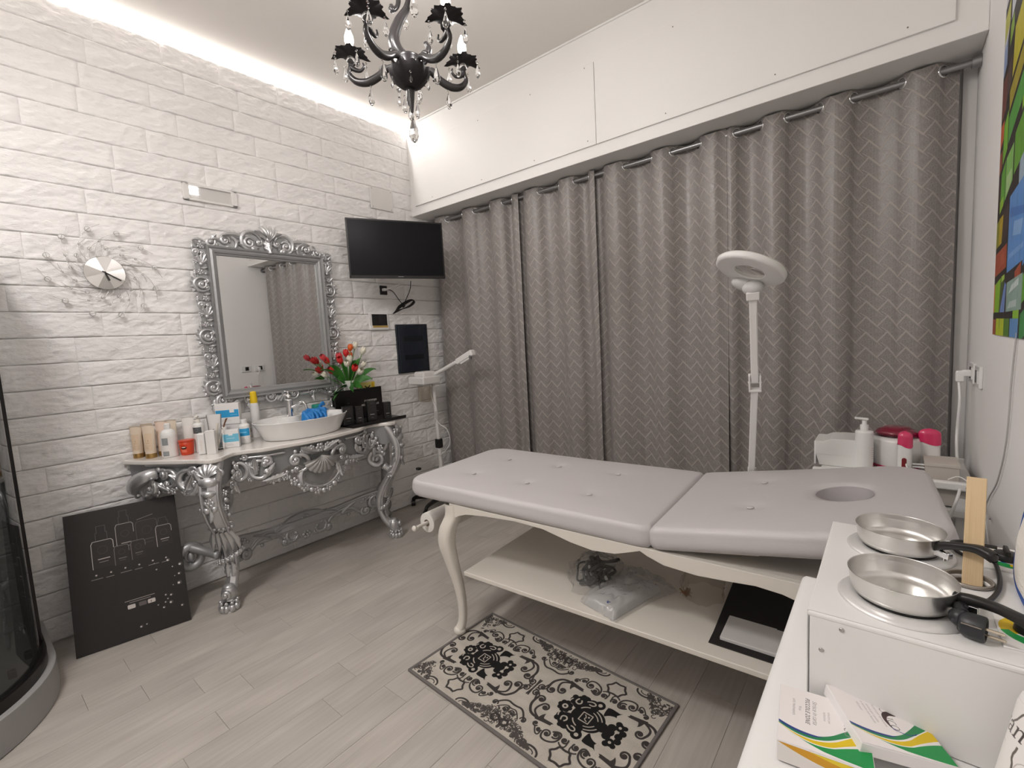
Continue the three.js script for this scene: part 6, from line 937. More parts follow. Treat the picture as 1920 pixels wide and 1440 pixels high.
// ───────── trolley behind the bed head ─────────
{
  const t = thing('trolley', 'white treatment trolley with tube rails standing by the curtain and right wall', 'trolley', [3.325, 0, -2.62]);
  const wm = std(lin(0.78, 0.77, 0.755), 0.35), grey = std(lin(0.5, 0.47, 0.43), 0.5);
  for (const [x, z] of [[-0.2, 0.17], [0.225, 0.17], [-0.2, -0.17], [0.225, -0.17]]) { const L = mesh('leg', rbox(0.05, 0.68, 0.028, 0.005, x, 0.37, z), wm, t); mesh('castor', xf(cyl(0.028, 0.028, 0.02, 0, 0, 0, 18), { p: [x, 0.029, z], r: [0, 0, Math.PI / 2] }), M.black, L); }
  mesh('top_tray', [rbox(0.5, 0.016, 0.38, 0.004, 0.005, 0.757, 0), rbox(0.5, 0.03, 0.01, 0.003, 0.005, 0.77, -0.187)], wm, t);
  for (const [y, nm] of [[0.762, 'rail'], [0.655, 'rail']]) {
    const r = mesh(nm, [xf(rbox(0.53, 0.032, 0.03, 0.007), { p: [-0.005, y, 0.2] }), rbox(0.022, 0.046, 0.036, 0.008, 0.262, y, 0.2)], wm, t);
    mesh('screw', xf(cyl(0.008, 0.008, 0.003, 0, 0, 0, 14), { p: [0.232, y, 0.2165], r: [Math.PI / 2, 0, 0] }), std(lin(0.3, 0.22, 0.15), 0.4, 0.5), r);
  }
  mesh('drawer_front', rbox(0.47, 0.075, 0.012, 0.002, 0.0, 0.71, 0.176), grey, t);
  mesh('shelf', rbox(0.48, 0.014, 0.36, 0.004, 0.005, 0.63, 0), wm, t);
  mesh('lower_shelf', rbox(0.48, 0.014, 0.36, 0.004, 0.005, 0.3, 0), wm, t);
}
const TY = 0.766;
{
  const t = thing('tray', 'white plastic drawer tray with a curved lid at the left end of the trolley', 'tray', [3.16, TY, -2.6]);
  mesh('lower_tray', extr([[-0.088, 0.002], [0.09, 0.002], [0.09, 0.045], [-0.1, 0.048]], 0.17, 0.002).translate(0, 0, -0.085), M.plasticW, t);
  mesh('upper_tray', extr([[-0.1, 0.052], [0.09, 0.046], [0.09, 0.122], [0.0, 0.124], [-0.05, 0.12], [-0.075, 0.108], [-0.104, 0.108]], 0.17, 0.002).translate(0, 0, -0.085), M.plasticW, t);
  mesh('side_post', rbox(0.008, 0.107, 0.17, 0.002, -0.106, 0.0545, 0), M.plasticW, t);
}
{
  const t = thing('pump_bottle', 'tall white pump bottle standing on the trolley', 'bottle', [3.235, TY, -2.515]);
  mesh('bottle_body', lathe([[0, 0], [0.03, 0], [0.033, 0.003], [0.033, 0.165], [0.031, 0.172], [0.014, 0.175], [0, 0.175]]), M.plasticW, t);
  mesh('pump', [lathe([[0.015, 0.174], [0.016, 0.198], [0.009, 0.202], [0.009, 0.222], [0, 0.223]]), xf(rbox(0.05, 0.009, 0.022, 0.004), { p: [-0.01, 0.226, 0.004], r: [0, 0, D(-4)] })], M.plasticW, t);
  mesh('print', surf(10, 6, (u, v) => { const a = D(35) + u * 1.1; return [Math.sin(a) * 0.0333, 0.01 + v * 0.1, Math.cos(a) * 0.0333]; }), std(lin(1, 1, 1), 0.4, 0, { map: ctex(96, 200, (g, w, h) => { g.fillStyle = '#ece8e4'; g.fillRect(0, 0, w, h); lines(g, w, h, 0.35, 0.1, 6, '#b9a9a8', 0.5, 0.09); g.fillStyle = '#c8566a'; g.fillRect(w * 0.6, h * 0.8, w * 0.4, h * 0.16); }) }), t);
}
{
  const pink = new THREE.MeshPhysicalMaterial({ color: lin(0.66, 0.035, 0.13), roughness: 0.2, clearcoat: 0.5 }), dark = new THREE.MeshPhysicalMaterial({ color: lin(0.26, 0.008, 0.04), roughness: 0.15, clearcoat: 0.6, transmission: 0.2, thickness: 0 });
  const t = thing('wax_pot_heater', 'white round wax heater with a dark red lid on the trolley', 'wax heater', [3.345, TY, -2.625]);
  mesh('body', lathe([[0, 0], [0.07, 0], [0.085, 0.015], [0.092, 0.07], [0.09, 0.12], [0.082, 0.142], [0, 0.142]], 36), M.plasticW, t);
  mesh('foot_ring', lathe([[0.068, 0.0], [0.08, 0.001], [0.087, 0.014], [0.082, 0.018]], 36), pink, t);
  mesh('lid', lathe([[0, 0.182], [0.04, 0.18], [0.068, 0.165], [0.084, 0.143], [0, 0.143]], 36), dark, t);
  const roll = (label, x, z, y, s, win) => {
    const r = thing('roll_on_cartridge', label, 'wax cartridge', [x, y, z]);
    mesh('body', surf(28, 10, (u, v) => { const a = u * 6.2832, q = Math.pow(Math.pow(Math.abs(Math.cos(a)), 3) + Math.pow(Math.abs(Math.sin(a)), 3), -1 / 3); const k = 1 - 0.05 * v; return [Math.cos(a) * q * 0.026 * s * k, v * 0.125, Math.sin(a) * q * 0.02 * k]; }), std(lin(0.8, 0.78, 0.77), 0.35, 0, { side: THREE.DoubleSide }), r);
    mesh('cap', surf(28, 12, (u, v) => { const a = u * 6.2832, q = Math.pow(Math.pow(Math.abs(Math.cos(a)), 3) + Math.pow(Math.abs(Math.sin(a)), 3), -1 / 3), k = v < 0.6 ? 1 - 0.06 * v : Math.sqrt(Math.max(0, 1 - Math.pow((v - 0.6) / 0.4, 2))) * 0.965; return [Math.cos(a) * q * 0.027 * s * k, 0.122 + v * 0.062 + (v < 0.05 ? 0.008 * Math.cos(a * 2 + 1) : 0), Math.sin(a) * q * 0.021 * k]; }), pink, r);
    if (win) mesh('window', xf(new THREE.CapsuleGeometry(0.008, 0.03, 6, 12).scale(1, 1, 0.2), { p: [-0.002, 0.05, 0.0195] }), std(lin(0.2, 0.015, 0.02), 0.3), r);
  };
  roll('white wax cartridge with pink cap and dark red window in front of the wax heater', 3.372, -2.505, TY, 0.95, true);
  roll('wider white wax cartridge with pink cap at the right of the wax heater', 3.452, -2.6, TY + 0.0, 1.42, false);
}
{
  const t = thing('box', 'beige lidded carton at the right end of the trolley', 'box', [3.485, TY, -2.52], D(0));
  mesh('carton', rbox(0.1, 0.062, 0.14, 0.002, 0, 0.031, 0), std(lin(0.52, 0.475, 0.43), 0.6), t);
  mesh('lid', rbox(0.106, 0.014, 0.146, 0.002, 0, 0.064, 0), std(lin(0.56, 0.515, 0.465), 0.6), t);
}
{
  const t = thing('cable_coil', 'coiled white cable lying on the trolley between the cartridge and the beige carton', 'cable', [3.415, TY + 0.003, -2.485]);
  mesh('coil', [0, 1, 2, 3].map((i) => tube([0, 1, 2, 3, 4, 5, 6, 7].map((k) => V(Math.cos(k / 8 * 6.283) * (0.026 + i * 0.004), 0.006 + i * 0.006 + 0.02 * (k > 3 ? 1 : 0) * (i % 2), Math.sin(k / 8 * 6.283) * 0.02)), 0.0038, 40, 6, true)), M.plasticW, t);
  mesh('plug', rbox(0.02, 0.016, 0.035, 0.005, -0.02, 0.012, 0.024), M.plasticW, t);
}
// ───────── right wall ─────────
{
  const art = (g, w, h) => {
    // mural frame: x 0..1 = 0.9 m from the left edge, y 0..1.2 m from the bottom
    const X = (m) => m / 0.9 * w, Y = (m) => h - m / 1.2 * h, poly = (c, p) => { g.fillStyle = c; g.beginPath(); p.forEach(([a, b], i) => (i ? g.lineTo(X(a), Y(b)) : g.moveTo(X(a), Y(b)))); g.closePath(); g.fill(); };
    g.fillStyle = '#231b19'; g.fillRect(0, 0, w, h);
    const cols = ['#86b82b', '#5f9e2f', '#c6c41e', '#4f80c0', '#a2492c', '#d0c02a', '#6fae3c', '#9fb4c4', '#3f8a4a', '#b5602f'];
    for (let i = 0; i < 8; i++) for (let k = 0; k < 12; k++) { const x0 = 0.33 + i * 0.1, y0 = k * 0.105 - i * 0.02; if (x0 > 0.9) continue; poly(cols[rnd(10) | 0], [[x0 + 0.008, y0 + 0.008], [x0 + 0.092, y0 + 0.028 + rnd(0.01)], [x0 + 0.092, y0 + 0.098 + rnd(0.02)], [x0 + 0.008, y0 + 0.086]]); }
    poly('#9c4a2b', [[0, 0], [0.055, 0], [0.055, 0.052], [0, 0.052]]); poly('#b7c41c', [[0.062, 0], [0.2, 0], [0.2, 0.055], [0.062, 0.055]]); poly('#8fae28', [[0.115, 0.025], [0.13, 0.02], [0.14, 0.055], [0.11, 0.055]]); poly('#4f7a24', [[0.2, 0], [0.29, 0], [0.29, 0.055], [0.2, 0.055]]); poly('#5d8dc2', [[0.3, 0], [0.42, 0], [0.42, 0.055], [0.3, 0.055]]);
    poly('#c4772f', [[0, 0.075], [0.02, 0.075], [0.02, 0.17], [0, 0.17]]); poly('#86b81f', [[0.02, 0.075], [0.1, 0.075], [0.13, 0.19], [0.02, 0.17]]); poly('#4a5f2a', [[0.1, 0.075], [0.12, 0.075], [0.19, 0.19], [0.12, 0.19]]); poly('#6b86c0', [[0.12, 0.075], [0.2, 0.075], [0.215, 0.16], [0.19, 0.17]]); poly('#9fc24a', [[0.13, 0.17], [0.18, 0.18], [0.18, 0.195], [0.13, 0.19]]); poly('#8ba59a', [[0.225, 0.075], [0.45, 0.08], [0.45, 0.18], [0.225, 0.165]]); poly('#c9d6d3', [[0.26, 0.13], [0.4, 0.15], [0.4, 0.17], [0.3, 0.155]]); poly('#b3c4bf', [[0.25, 0.085], [0.38, 0.09], [0.38, 0.11], [0.28, 0.105]]);
    poly('#a2482a', [[0, 0.195], [0.2, 0.215], [0.2, 0.29], [0, 0.27]]); poly('#b4593a', [[0.1, 0.225], [0.17, 0.232], [0.16, 0.27], [0.1, 0.26]]);
    poly('#8a8a1e', [[0, 0.29], [0.05, 0.295], [0.05, 0.385], [0, 0.375]]); poly('#b89d1f', [[0.05, 0.295], [0.1, 0.3], [0.115, 0.39], [0.05, 0.385]]); poly('#3a2a26', [[0.11, 0.3], [0.2, 0.315], [0.2, 0.41], [0.12, 0.39]]);
    poly('#5b8fd0', [[0.215, 0.195], [0.45, 0.215], [0.45, 0.45], [0.215, 0.425]]); poly('#86aede', [[0.28, 0.3], [0.4, 0.29], [0.42, 0.33], [0.3, 0.34]]); poly('#4a78bd', [[0.23, 0.36], [0.45, 0.34], [0.45, 0.36], [0.23, 0.39]]); poly('#7aa5dc', [[0.24, 0.235], [0.44, 0.25], [0.44, 0.265], [0.24, 0.25]]);
    poly('#3a2420', [[0, 0.4], [0.04, 0.41], [0.05, 0.52], [0, 0.51]]); poly('#5a9e2c', [[0.04, 0.4], [0.12, 0.43], [0.12, 0.56], [0.05, 0.53]]); poly('#93bf33', [[0.04, 0.4], [0.1, 0.42], [0.1, 0.45], [0.04, 0.44]]); poly('#7fb85a', [[0.125, 0.43], [0.24, 0.47], [0.24, 0.58], [0.13, 0.56]]); poly('#a9c98a', [[0.14, 0.44], [0.22, 0.47], [0.22, 0.51], [0.14, 0.5]]); poly('#5f9a2a', [[0.255, 0.48], [0.46, 0.53], [0.46, 0.66], [0.255, 0.6]]);
    poly('#8c4a30', [[0, 0.53], [0.045, 0.55], [0.05, 0.61], [0, 0.6]]); poly('#c05a2c', [[0, 0.615], [0.055, 0.64], [0.06, 0.7], [0, 0.69]]); poly('#74b02c', [[0.055, 0.555], [0.13, 0.59], [0.13, 0.71], [0.06, 0.68]]); poly('#4f9a3c', [[0.14, 0.6], [0.42, 0.7], [0.42, 0.78], [0.14, 0.68]]);
    poly('#a3952c', [[0.14, 0.7], [0.42, 0.8], [0.42, 0.86], [0.13, 0.76]]); poly('#6a382e', [[0, 0.7], [0.075, 0.73], [0.085, 0.84], [0, 0.83]]); poly('#4a3530', [[0.08, 0.75], [0.15, 0.78], [0.15, 0.87], [0.09, 0.85]]); poly('#bdb32a', [[0.16, 0.79], [0.46, 0.89], [0.46, 1.02], [0.18, 0.93]]);
    poly('#8a9cc0', [[0, 0.845], [0.06, 0.87], [0.06, 0.95], [0, 0.93]]); poly('#c8c6cf', [[0, 0.93], [0.06, 0.95], [0.09, 1.0], [0.02, 0.99]]); poly('#86ab34', [[0.1, 0.905], [0.16, 0.94], [0.15, 0.99], [0.1, 0.965]]); poly('#b9b950', [[0, 0.95], [0.08, 0.985], [0.09, 1.06], [0, 1.03]]); poly('#c9cdd6', [[0.11, 0.98], [0.2, 1.02], [0.2, 1.12], [0.11, 1.07]]); poly('#d9d6dc', [[0, 1.06], [0.1, 1.09], [0.1, 1.2], [0, 1.2]]); poly('#c6c152', [[0.21, 1.02], [0.5, 1.1], [0.5, 1.2], [0.21, 1.2]]);
    for (let i = 0; i < 2200; i++) { g.fillStyle = rnd() < 0.5 ? 'rgba(255,255,255,.05)' : 'rgba(0,0,0,.06)'; g.fillRect(rnd(w), rnd(h), rnd(3, 9), rnd(18, 70)); }
  };
  const t = thing('stained_glass_print', 'colourful stained glass print in yellow, green and blue hanging on the right wall', 'picture', [W - 0.0015, 1.345, -2.335], -Math.PI / 2);
  mesh('print', rbox(0.9, 1.2, 0.004, 0.001, 0.45, 0.6, 0.002), std(lin(0.8, 0.78, 0.76), 0.6), t);
  mesh('picture', new THREE.PlaneGeometry(0.9, 1.2).translate(0.45, 0.6, 0.0043), std(lin(1, 1, 1), 0.5, 0, { map: ctex(900, 1200, art) }), t);
}
{
  for (const [z, nm] of [[-2.79, 'white wall socket with the white plug in it, nearer the curtain'], [-2.615, 'white wall socket with dark empty outlet on the right wall']]) {
    const t = thing('wall_socket', nm, 'socket', [W, 1.168, z], -Math.PI / 2);
    mesh('plate', rbox(0.125, 0.086, 0.012, 0.004, 0, 0, 0.006), M.plasticW, t); mesh('insert', rbox(0.046, 0.05, 0.005, 0.002, -0.012, 0, 0.012), M.black, t); mesh('switch', rbox(0.03, 0.05, 0.006, 0.002, 0.034, 0, 0.012), M.white, t);
  }
  const p = tag(mesh('power_plug', [rbox(0.036, 0.028, 0.03, 0.006, 3.575, 1.168, -2.775), rbox(0.03, 0.05, 0.024, 0.007, 3.553, 1.155, -2.772)], M.plasticW), 'white power plug in the right wall socket', 'plug');
  mesh('cord', tube([V(3.55, 1.13, -2.77), V(3.552, 1.06, -2.74), V(3.545, 0.9, -2.72), V(3.54, 0.76, -2.56), V(3.53, 0.745, -2.39), V(3.5, 0.64, -2.36), V(3.47, 0.52, -2.38), V(3.46, 0.3, -2.4)], 0.0052, 60, 8), M.plasticW, p);
  tag(mesh('thin_cord', tube([V(3.595, 1.36, -1.93), V(3.594, 1.24, -1.96), V(3.594, 1.03, -2.0), V(3.594, 0.88, -2.11), V(3.594, 0.775, -2.26), V(3.592, 0.73, -2.3), V(3.592, 0.715, -2.27), V(3.592, 0.72, -2.2)], 0.0022, 50, 6), std(lin(0.5, 0.48, 0.47), 0.5)), 'thin grey cord hanging on the right wall below the stained glass print', 'cord');
  tag(mesh('thin_cord', tube([V(3.5, 0.785, -2.42), V(3.53, 0.8, -2.42), V(3.56, 0.782, -2.4), V(3.585, 0.72, -2.3), V(3.594, 0.6, -2.2)], 0.0022, 40, 6), M.plasticW), 'thin white cord looping off the right end of the trolley', 'cord');
}
// ───────── side table with cloth, at the camera's right ─────────
const CY = 0.785;
{
  const t = thing('side_table', 'white side table under the cloth along the right wall', 'table', [3.375, 0, -0.83]);
  mesh('tabletop', rbox(0.4, 0.02, 0.98, 0.004, 0, CY - 0.0165, 0), M.white, t);
  for (const x of [-0.17, 0.17]) for (const z of [-0.46, 0.46]) mesh('leg', rbox(0.035, CY - 0.028, 0.035, 0.004, x, (CY - 0.028) / 2, z), M.white, t);
  mesh('shelf', rbox(0.36, 0.016, 0.94, 0.003, 0, 0.25, 0), M.white, t);
  const c = thing('tablecloth', 'white cloth covering the side table under the wax heater', 'tablecloth', [3.375, 0, -0.83]);
  // profile across x: drop, rounded edge, top, rounded edge, drop; swept along z with end drops
  const hx = 0.222, hz = 0.505;
  mesh('cloth', surf(90, 110, (u, v) => {
    const f = (q, h, drop) => { const L = h + drop, s = (q * 2 - 1) * L, a = Math.abs(s), r = 0.02; let p, d; if (a < h - r) { p = a; d = 0; } else if (a < h - r + r * 1.571) { const b = (a - (h - r)) / r; p = h - r + Math.sin(b) * r; d = r - Math.cos(b) * r; } else { p = h; d = r + a - (h - r + r * 1.571); } return [Math.sign(s) * p, d]; };
    const [x, dx] = f(u, hx, 0.16), [z, dz] = f(v, hz, 0.16); const d = Math.max(dx, dz);
    const w = d > 0.02 ? (d - 0.02) * 0.1 * noise(x * 9 + 3, z * 11, 2) : 0; const bump = (d < 0.01 ? 0.0012 * noise(x * 14, z * 12, 6) : 0);
    return [x + (dx > 0.02 ? Math.sign(x) * w : 0), CY + bump - Math.min(d, 0.16), z + (dz > 0.02 ? Math.sign(z) * w : 0)];
  }, (u, v) => [u * 6, v * 9]), std(lin(0.83, 0.82, 0.805), 0.85, 0, { side: THREE.DoubleSide, bumpMap: T.weave, bumpScale: 0.0002 }), c);
}
const HX = 3.338, HY = 0.95, PZ = [-0.965, -1.19];
{
  const t = thing('wax_heater', 'white double wax heater box with two hotplates on the cloth-covered side table', 'wax heater', [3.345, CY + 0.001, -1.075]);
  const wm = std(lin(0.80, 0.79, 0.775), 0.38), hh = HY - CY - 0.001;
  // top with two plate recesses and the small third well
  const sh = new THREE.Shape(); const x0 = -0.121, x1 = 0.216, z0 = -0.217, z1 = 0.217; sh.moveTo(x0, z0); sh.lineTo(x1, z0); sh.lineTo(x1, z1); sh.lineTo(x0, z1);
  const hole = (x, z, r) => { const p = new THREE.Path(); p.absarc(x, z, r, 0, Math.PI * 2, true); sh.holes.push(p); };
  const WX = 0.104, WZ = -0.028;
  mesh('housing', [rbox(0.346, hh, 0.006, 0.0025, 0.048, hh / 2, 0.216), rbox(0.346, hh, 0.006, 0.0025, 0.048, hh / 2, -0.216), rbox(0.006, hh, 0.438, 0.0025, -0.122, hh / 2, 0), rbox(0.006, hh, 0.438, 0.0025, 0.218, hh / 2, 0), (() => { const s2 = new THREE.Shape(); s2.moveTo(x0, z0); s2.lineTo(x1, z0); s2.lineTo(x1, z1); s2.lineTo(x0, z1); const p = new THREE.Path(); p.absarc(WX - 0.016, WZ, 0.03, 0, Math.PI * 2, true); s2.holes.push(p); return extr(s2, 0.003, 0.003, 32).rotateX(Math.PI / 2).translate(0, hh - 0.003, 0); })()], wm, t);
  mesh('well', [lathe([[0.0335, hh + 0.002], [0.0335, hh + 0.006], [0.031, hh + 0.0075], [0.0285, hh + 0.005], [0.028, hh - 0.06], [0, hh - 0.062]], 32).translate(WX - 0.016, 0, WZ)], std(lin(0.42, 0.38, 0.34), 0.35, 0.7, { side: THREE.DoubleSide }), t);
  for (const [x, y, z] of [[-0.1, hh - 0.018, 0.2195], [-0.105, hh - 0.062, 0.2195]]) mesh('screw', sph(0.0038, x + (y > 0.14 ? 0.022 : 0), y, z, 1, 1, 0.5, 12), std(lin(0.45, 0.44, 0.43), 0.3, 0.9), t);
  for (const pz of PZ) {
    const p = mesh('hotplate', lathe([[0, 0.007], [0.062, 0.007], [0.066, 0.009], [0.074, 0.009], [0.083, 0.006], [0.087, 0.002], [0.086, 0.0]], 64).translate(HX - 3.345 + 0.002, hh, pz + 1.075), std(lin(0.72, 0.71, 0.70), 0.32, 0.35), t);
  }
  // control decals and knobs at the wall end
  const decal = ctex(256, 256, (g, w, h) => { g.clearRect(0, 0, w, h); g.fillStyle = '#e9e6e2'; g.fillRect(0, 0, w, h); const arc = (c, r0, r1, a0, a1) => { g.fillStyle = c; g.beginPath(); g.ellipse(128, 128, r1, r1 * 0.8, 0, a0, a1); g.ellipse(128, 128, r0, r0 * 0.55, 0, a1, a0, true); g.fill(); }; arc('#e4c013', 60, 124, 2.6, 5.9); arc('#2f57a4', 52, 112, 5.6, 8.6); arc('#1f9a4c', 98, 126, 0.2, 2.9); arc('#e4c013', 80, 100, 0.2, 1.8); g.fillStyle = '#dcd9d5'; g.beginPath(); g.arc(128, 128, 58, 0, 7); g.fill(); g.strokeStyle = '#6a6a6a'; g.lineWidth = 3; for (let i = 0; i < 11; i++) { const a = i / 11 * 6.28; g.beginPath(); g.moveTo(128 + Math.cos(a) * 48, 128 + Math.sin(a) * 48); g.lineTo(128 + Math.cos(a) * 56, 128 + Math.sin(a) * 56); g.stroke(); } });
  const dm = std(lin(1, 1, 1), 0.45, 0, { map: decal });
  for (const [kx, kz] of [[3.497, -1.235], [3.487, -0.958]]) {
    const p = mesh('control_panel', rbox(0.09, 0.003, 0.115, 0.001, kx - 3.345 + 0.008, hh + 0.0015, kz + 1.075), wm, t);
    mesh('decal', new THREE.PlaneGeometry(0.088, 0.112).rotateX(-Math.PI / 2).translate(kx - 3.345 + 0.008, hh + 0.0033, kz + 1.075), dm, p);
    mesh('knob', [lathe([[0.02, hh + 0.004], [0.0185, hh + 0.014], [0.015, hh + 0.016], [0, hh + 0.0165]], 28).translate(kx - 3.345, 0, kz + 1.075), rbox(0.007, 0.01, 0.036, 0.002, kx - 3.345, hh + 0.019, kz + 1.075)], M.black, p);
  }
}
{
  const pan = (label, z, a, drop) => {
    const t = thing('wax_pan', label, 'pan', [HX + 0.001, HY + 0.0105, z]);
    const al = new THREE.MeshPhysicalMaterial({ color: lin(0.72, 0.71, 0.69), metalness: 1, roughness: 0.3, anisotropy: 0.5 });
    mesh('bowl', lathe([[0, 0.0], [0.058, 0.0], [0.064, 0.003], [0.0675, 0.012], [0.0705, 0.038], [0.0715, 0.0395], [0.0722, 0.0385], [0.071, 0.0375], [0.0685, 0.012], [0.065, 0.005], [0.058, 0.0022], [0, 0.0022]].map(([r, y], i) => i > 7 ? [r - 0.0022, y] : [r, y]), 72), new THREE.MeshPhysicalMaterial({ color: lin(0.72, 0.71, 0.69), metalness: 1, roughness: 0.3, side: THREE.DoubleSide }), t);
    mesh('base_ring', lathe([[0.05, -0.003], [0.06, -0.003], [0.0605, 0.001], [0.05, 0.001]], 48), M.black, t);
    const h = new THREE.Group(); h.name = 'handle'; t.add(h); h.rotation.y = a;
    const P = [V(0.066, 0.025, 0), V(0.085, 0.03 - drop * 0.2, 0), V(0.11, 0.031 - drop * 0.5, 0), V(0.135, 0.026 - drop * 0.9, 0), V(0.158, 0.018 - drop, 0)], c = new THREE.CatmullRomCurve3(P);
    mesh('grip', surf(20, 26, (u, v) => { const p = c.getPointAt(v), an = u * 6.2832, q = Math.pow(Math.pow(Math.abs(Math.cos(an)), 4) + Math.pow(Math.abs(Math.sin(an)), 4), -0.25), e = v < 0.02 || v > 0.98 ? 0.8 : 1, hw = (0.0075 + 0.002 * v) * e, hh = (0.0095 - 0.003 * Math.sin(Math.PI * v)) * e; return [p.x, p.y + Math.sin(an) * q * hh, Math.cos(an) * q * hw]; }), M.black, h);
    mesh('end_caps', [sph(0.009, P[4].x - 0.002, P[4].y, 0, 0.5, 0.8, 1, 12), sph(0.0085, 0.066, 0.027, 0, 0.4, 1, 0.9, 12)], M.black, h);
    mesh('bracket', [rbox(0.03, 0.012, 0.012, 0.002, 0.078, 0.0165, 0), xf(cyl(0.003, 0.003, 0.014, 0, 0, 0, 10), { p: [0.082, 0.012, 0] })], M.chrome, h);
    return t;
  };
  pan('aluminium wax pan with black handle on the far hotplate', PZ[1], D(-38), -0.026);
  pan('aluminium wax pan with black handle on the near hotplate', PZ[0] + 0.002, D(-14), 0.004);
}
{
  const t = thing('wooden_spatula', 'wide pale wooden spatula standing upright in the small well of the wax heater', 'spatula', [3.437, HY - 0.05, -1.098]);
  const wd = std(lin(0.72, 0.58, 0.39), 0.6, 0, { map: ctex(64, 512, (g, w, h) => { g.fillStyle = '#f7efe2'; g.fillRect(0, 0, w, h); for (let i = 0; i < 90; i++) { g.fillStyle = `rgba(170,130,80,${rnd(0.03, 0.12)})`; g.fillRect(rnd(w), rnd(h), 1, rnd(80, 300)); } }) });
  const b = mesh('blade', rbox(0.027, 0.235, 0.003, 0.0014, 0, 0.1175, 0), wd, t); t.rotation.set(D(-21), D(-4), D(-1), 'YXZ');
}
{
  const t = thing('power_plug', 'black mains plug with two metal pins lying on the wax heater beside the near pan', 'plug', [3.418, HY + 0.0185, -0.905]);
  t.rotation.y = D(-14);
  const pm = std(lin(0.02, 0.021, 0.024), 0.4);
  mesh('plug_body', [lathe([[0, -0.014], [0.012, -0.014], [0.0165, -0.009], [0.018, 0.0], [0.018, 0.014], [0.0165, 0.0155], [0.014, 0.0155], [0.014, 0.0125], [0, 0.0125]], 36).rotateZ(-Math.PI / 2), sph(0.013, -0.014, 0.004, -0.006, 1, 1, 1, 14), taper([V(-0.012, 0.008, -0.01), V(-0.018, 0.012, -0.024), V(-0.012, 0.011, -0.036)], (u) => 0.0095 - 0.004 * u, 10, 12)], pm, t);
  for (const s of [-1, 1]) mesh('pin', [xf(cyl(0.0022, 0.0022, 0.02, 0, 0, 0, 12), { p: [0.0125 + 0.01, s * 0.0075 - 0.003, s * 0.006], r: [0, 0, -Math.PI / 2] }), sph(0.0022, 0.0325, s * 0.0075 - 0.003, s * 0.006, 1.3, 1, 1, 10)], std(lin(0.7, 0.62, 0.5), 0.22, 1), t);
  mesh('earth_clip', rbox(0.022, 0.0016, 0.005, 0.0007, 0.002, 0.0082, 0.0163), std(lin(0.3, 0.27, 0.24), 0.3, 0.8), t);
  t.updateMatrixWorld(); const inv = t.matrixWorld.clone().invert(), Wp = (x, y, z) => V(x, y, z).applyMatrix4(inv);
  mesh('cable', tube([V(-0.014, 0.011, -0.032), Wp(3.424, 0.966, -0.985), Wp(3.446, 0.957, -1.02), Wp(3.466, 0.956, -1.075), Wp(3.476, 0.956, -1.145), Wp(3.474, 0.957, -1.21), Wp(3.46, 0.956, -1.235), Wp(3.44, 0.9555, -1.21), Wp(3.428, 0.9555, -1.225), Wp(3.424, 0.9555, -1.27), Wp(3.44, 0.9555, -1.285), Wp(3.49, 0.956, -1.28)], 0.0036, 130, 8), M.black, t);
}
{
  const t = thing('bordered_cloth', 'white towelling cloth with blue stitched border at the wall end of the heater', 'cloth', [3.502, HY + 0.005, -1.075]);
  const o = (a, k) => { const c = Math.cos(a), s = Math.sin(a), n = 3.2, q = Math.pow(Math.pow(Math.abs(c), n) + Math.pow(Math.abs(s), n), -1 / n); return [s * q * 0.082 * k, 0.078 + c * q * 0.078 * k]; };
  const g = surf(60, 16, (u, v) => { const a = u * 6.2832, k = Math.sin(v * Math.PI), [z, y] = o(a, Math.min(1, Math.pow(k, 0.45))); return [(Math.cos(v * Math.PI)) * 0.011 * (1 + 0.3 * noise(z * 20, y * 20, 3)) + 0.35 * (y - 0.05) * 0.3, y, z]; });
  mesh('towelling', g, std(lin(0.82, 0.78, 0.72), 0.95, 0, { bumpMap: T.fine, bumpScale: 0.003 }), t);
  const ring = []; for (let i = 0; i < 40; i++) { const [z, y] = o(i / 40 * 6.2832, 1.0); ring.push(V(0.35 * (y - 0.05) * 0.3, y, z)); }
  mesh('blue_border', tube(ring, 0.0065, 120, 8, true), std(lin(0.035, 0.085, 0.3), 0.8), t);
}
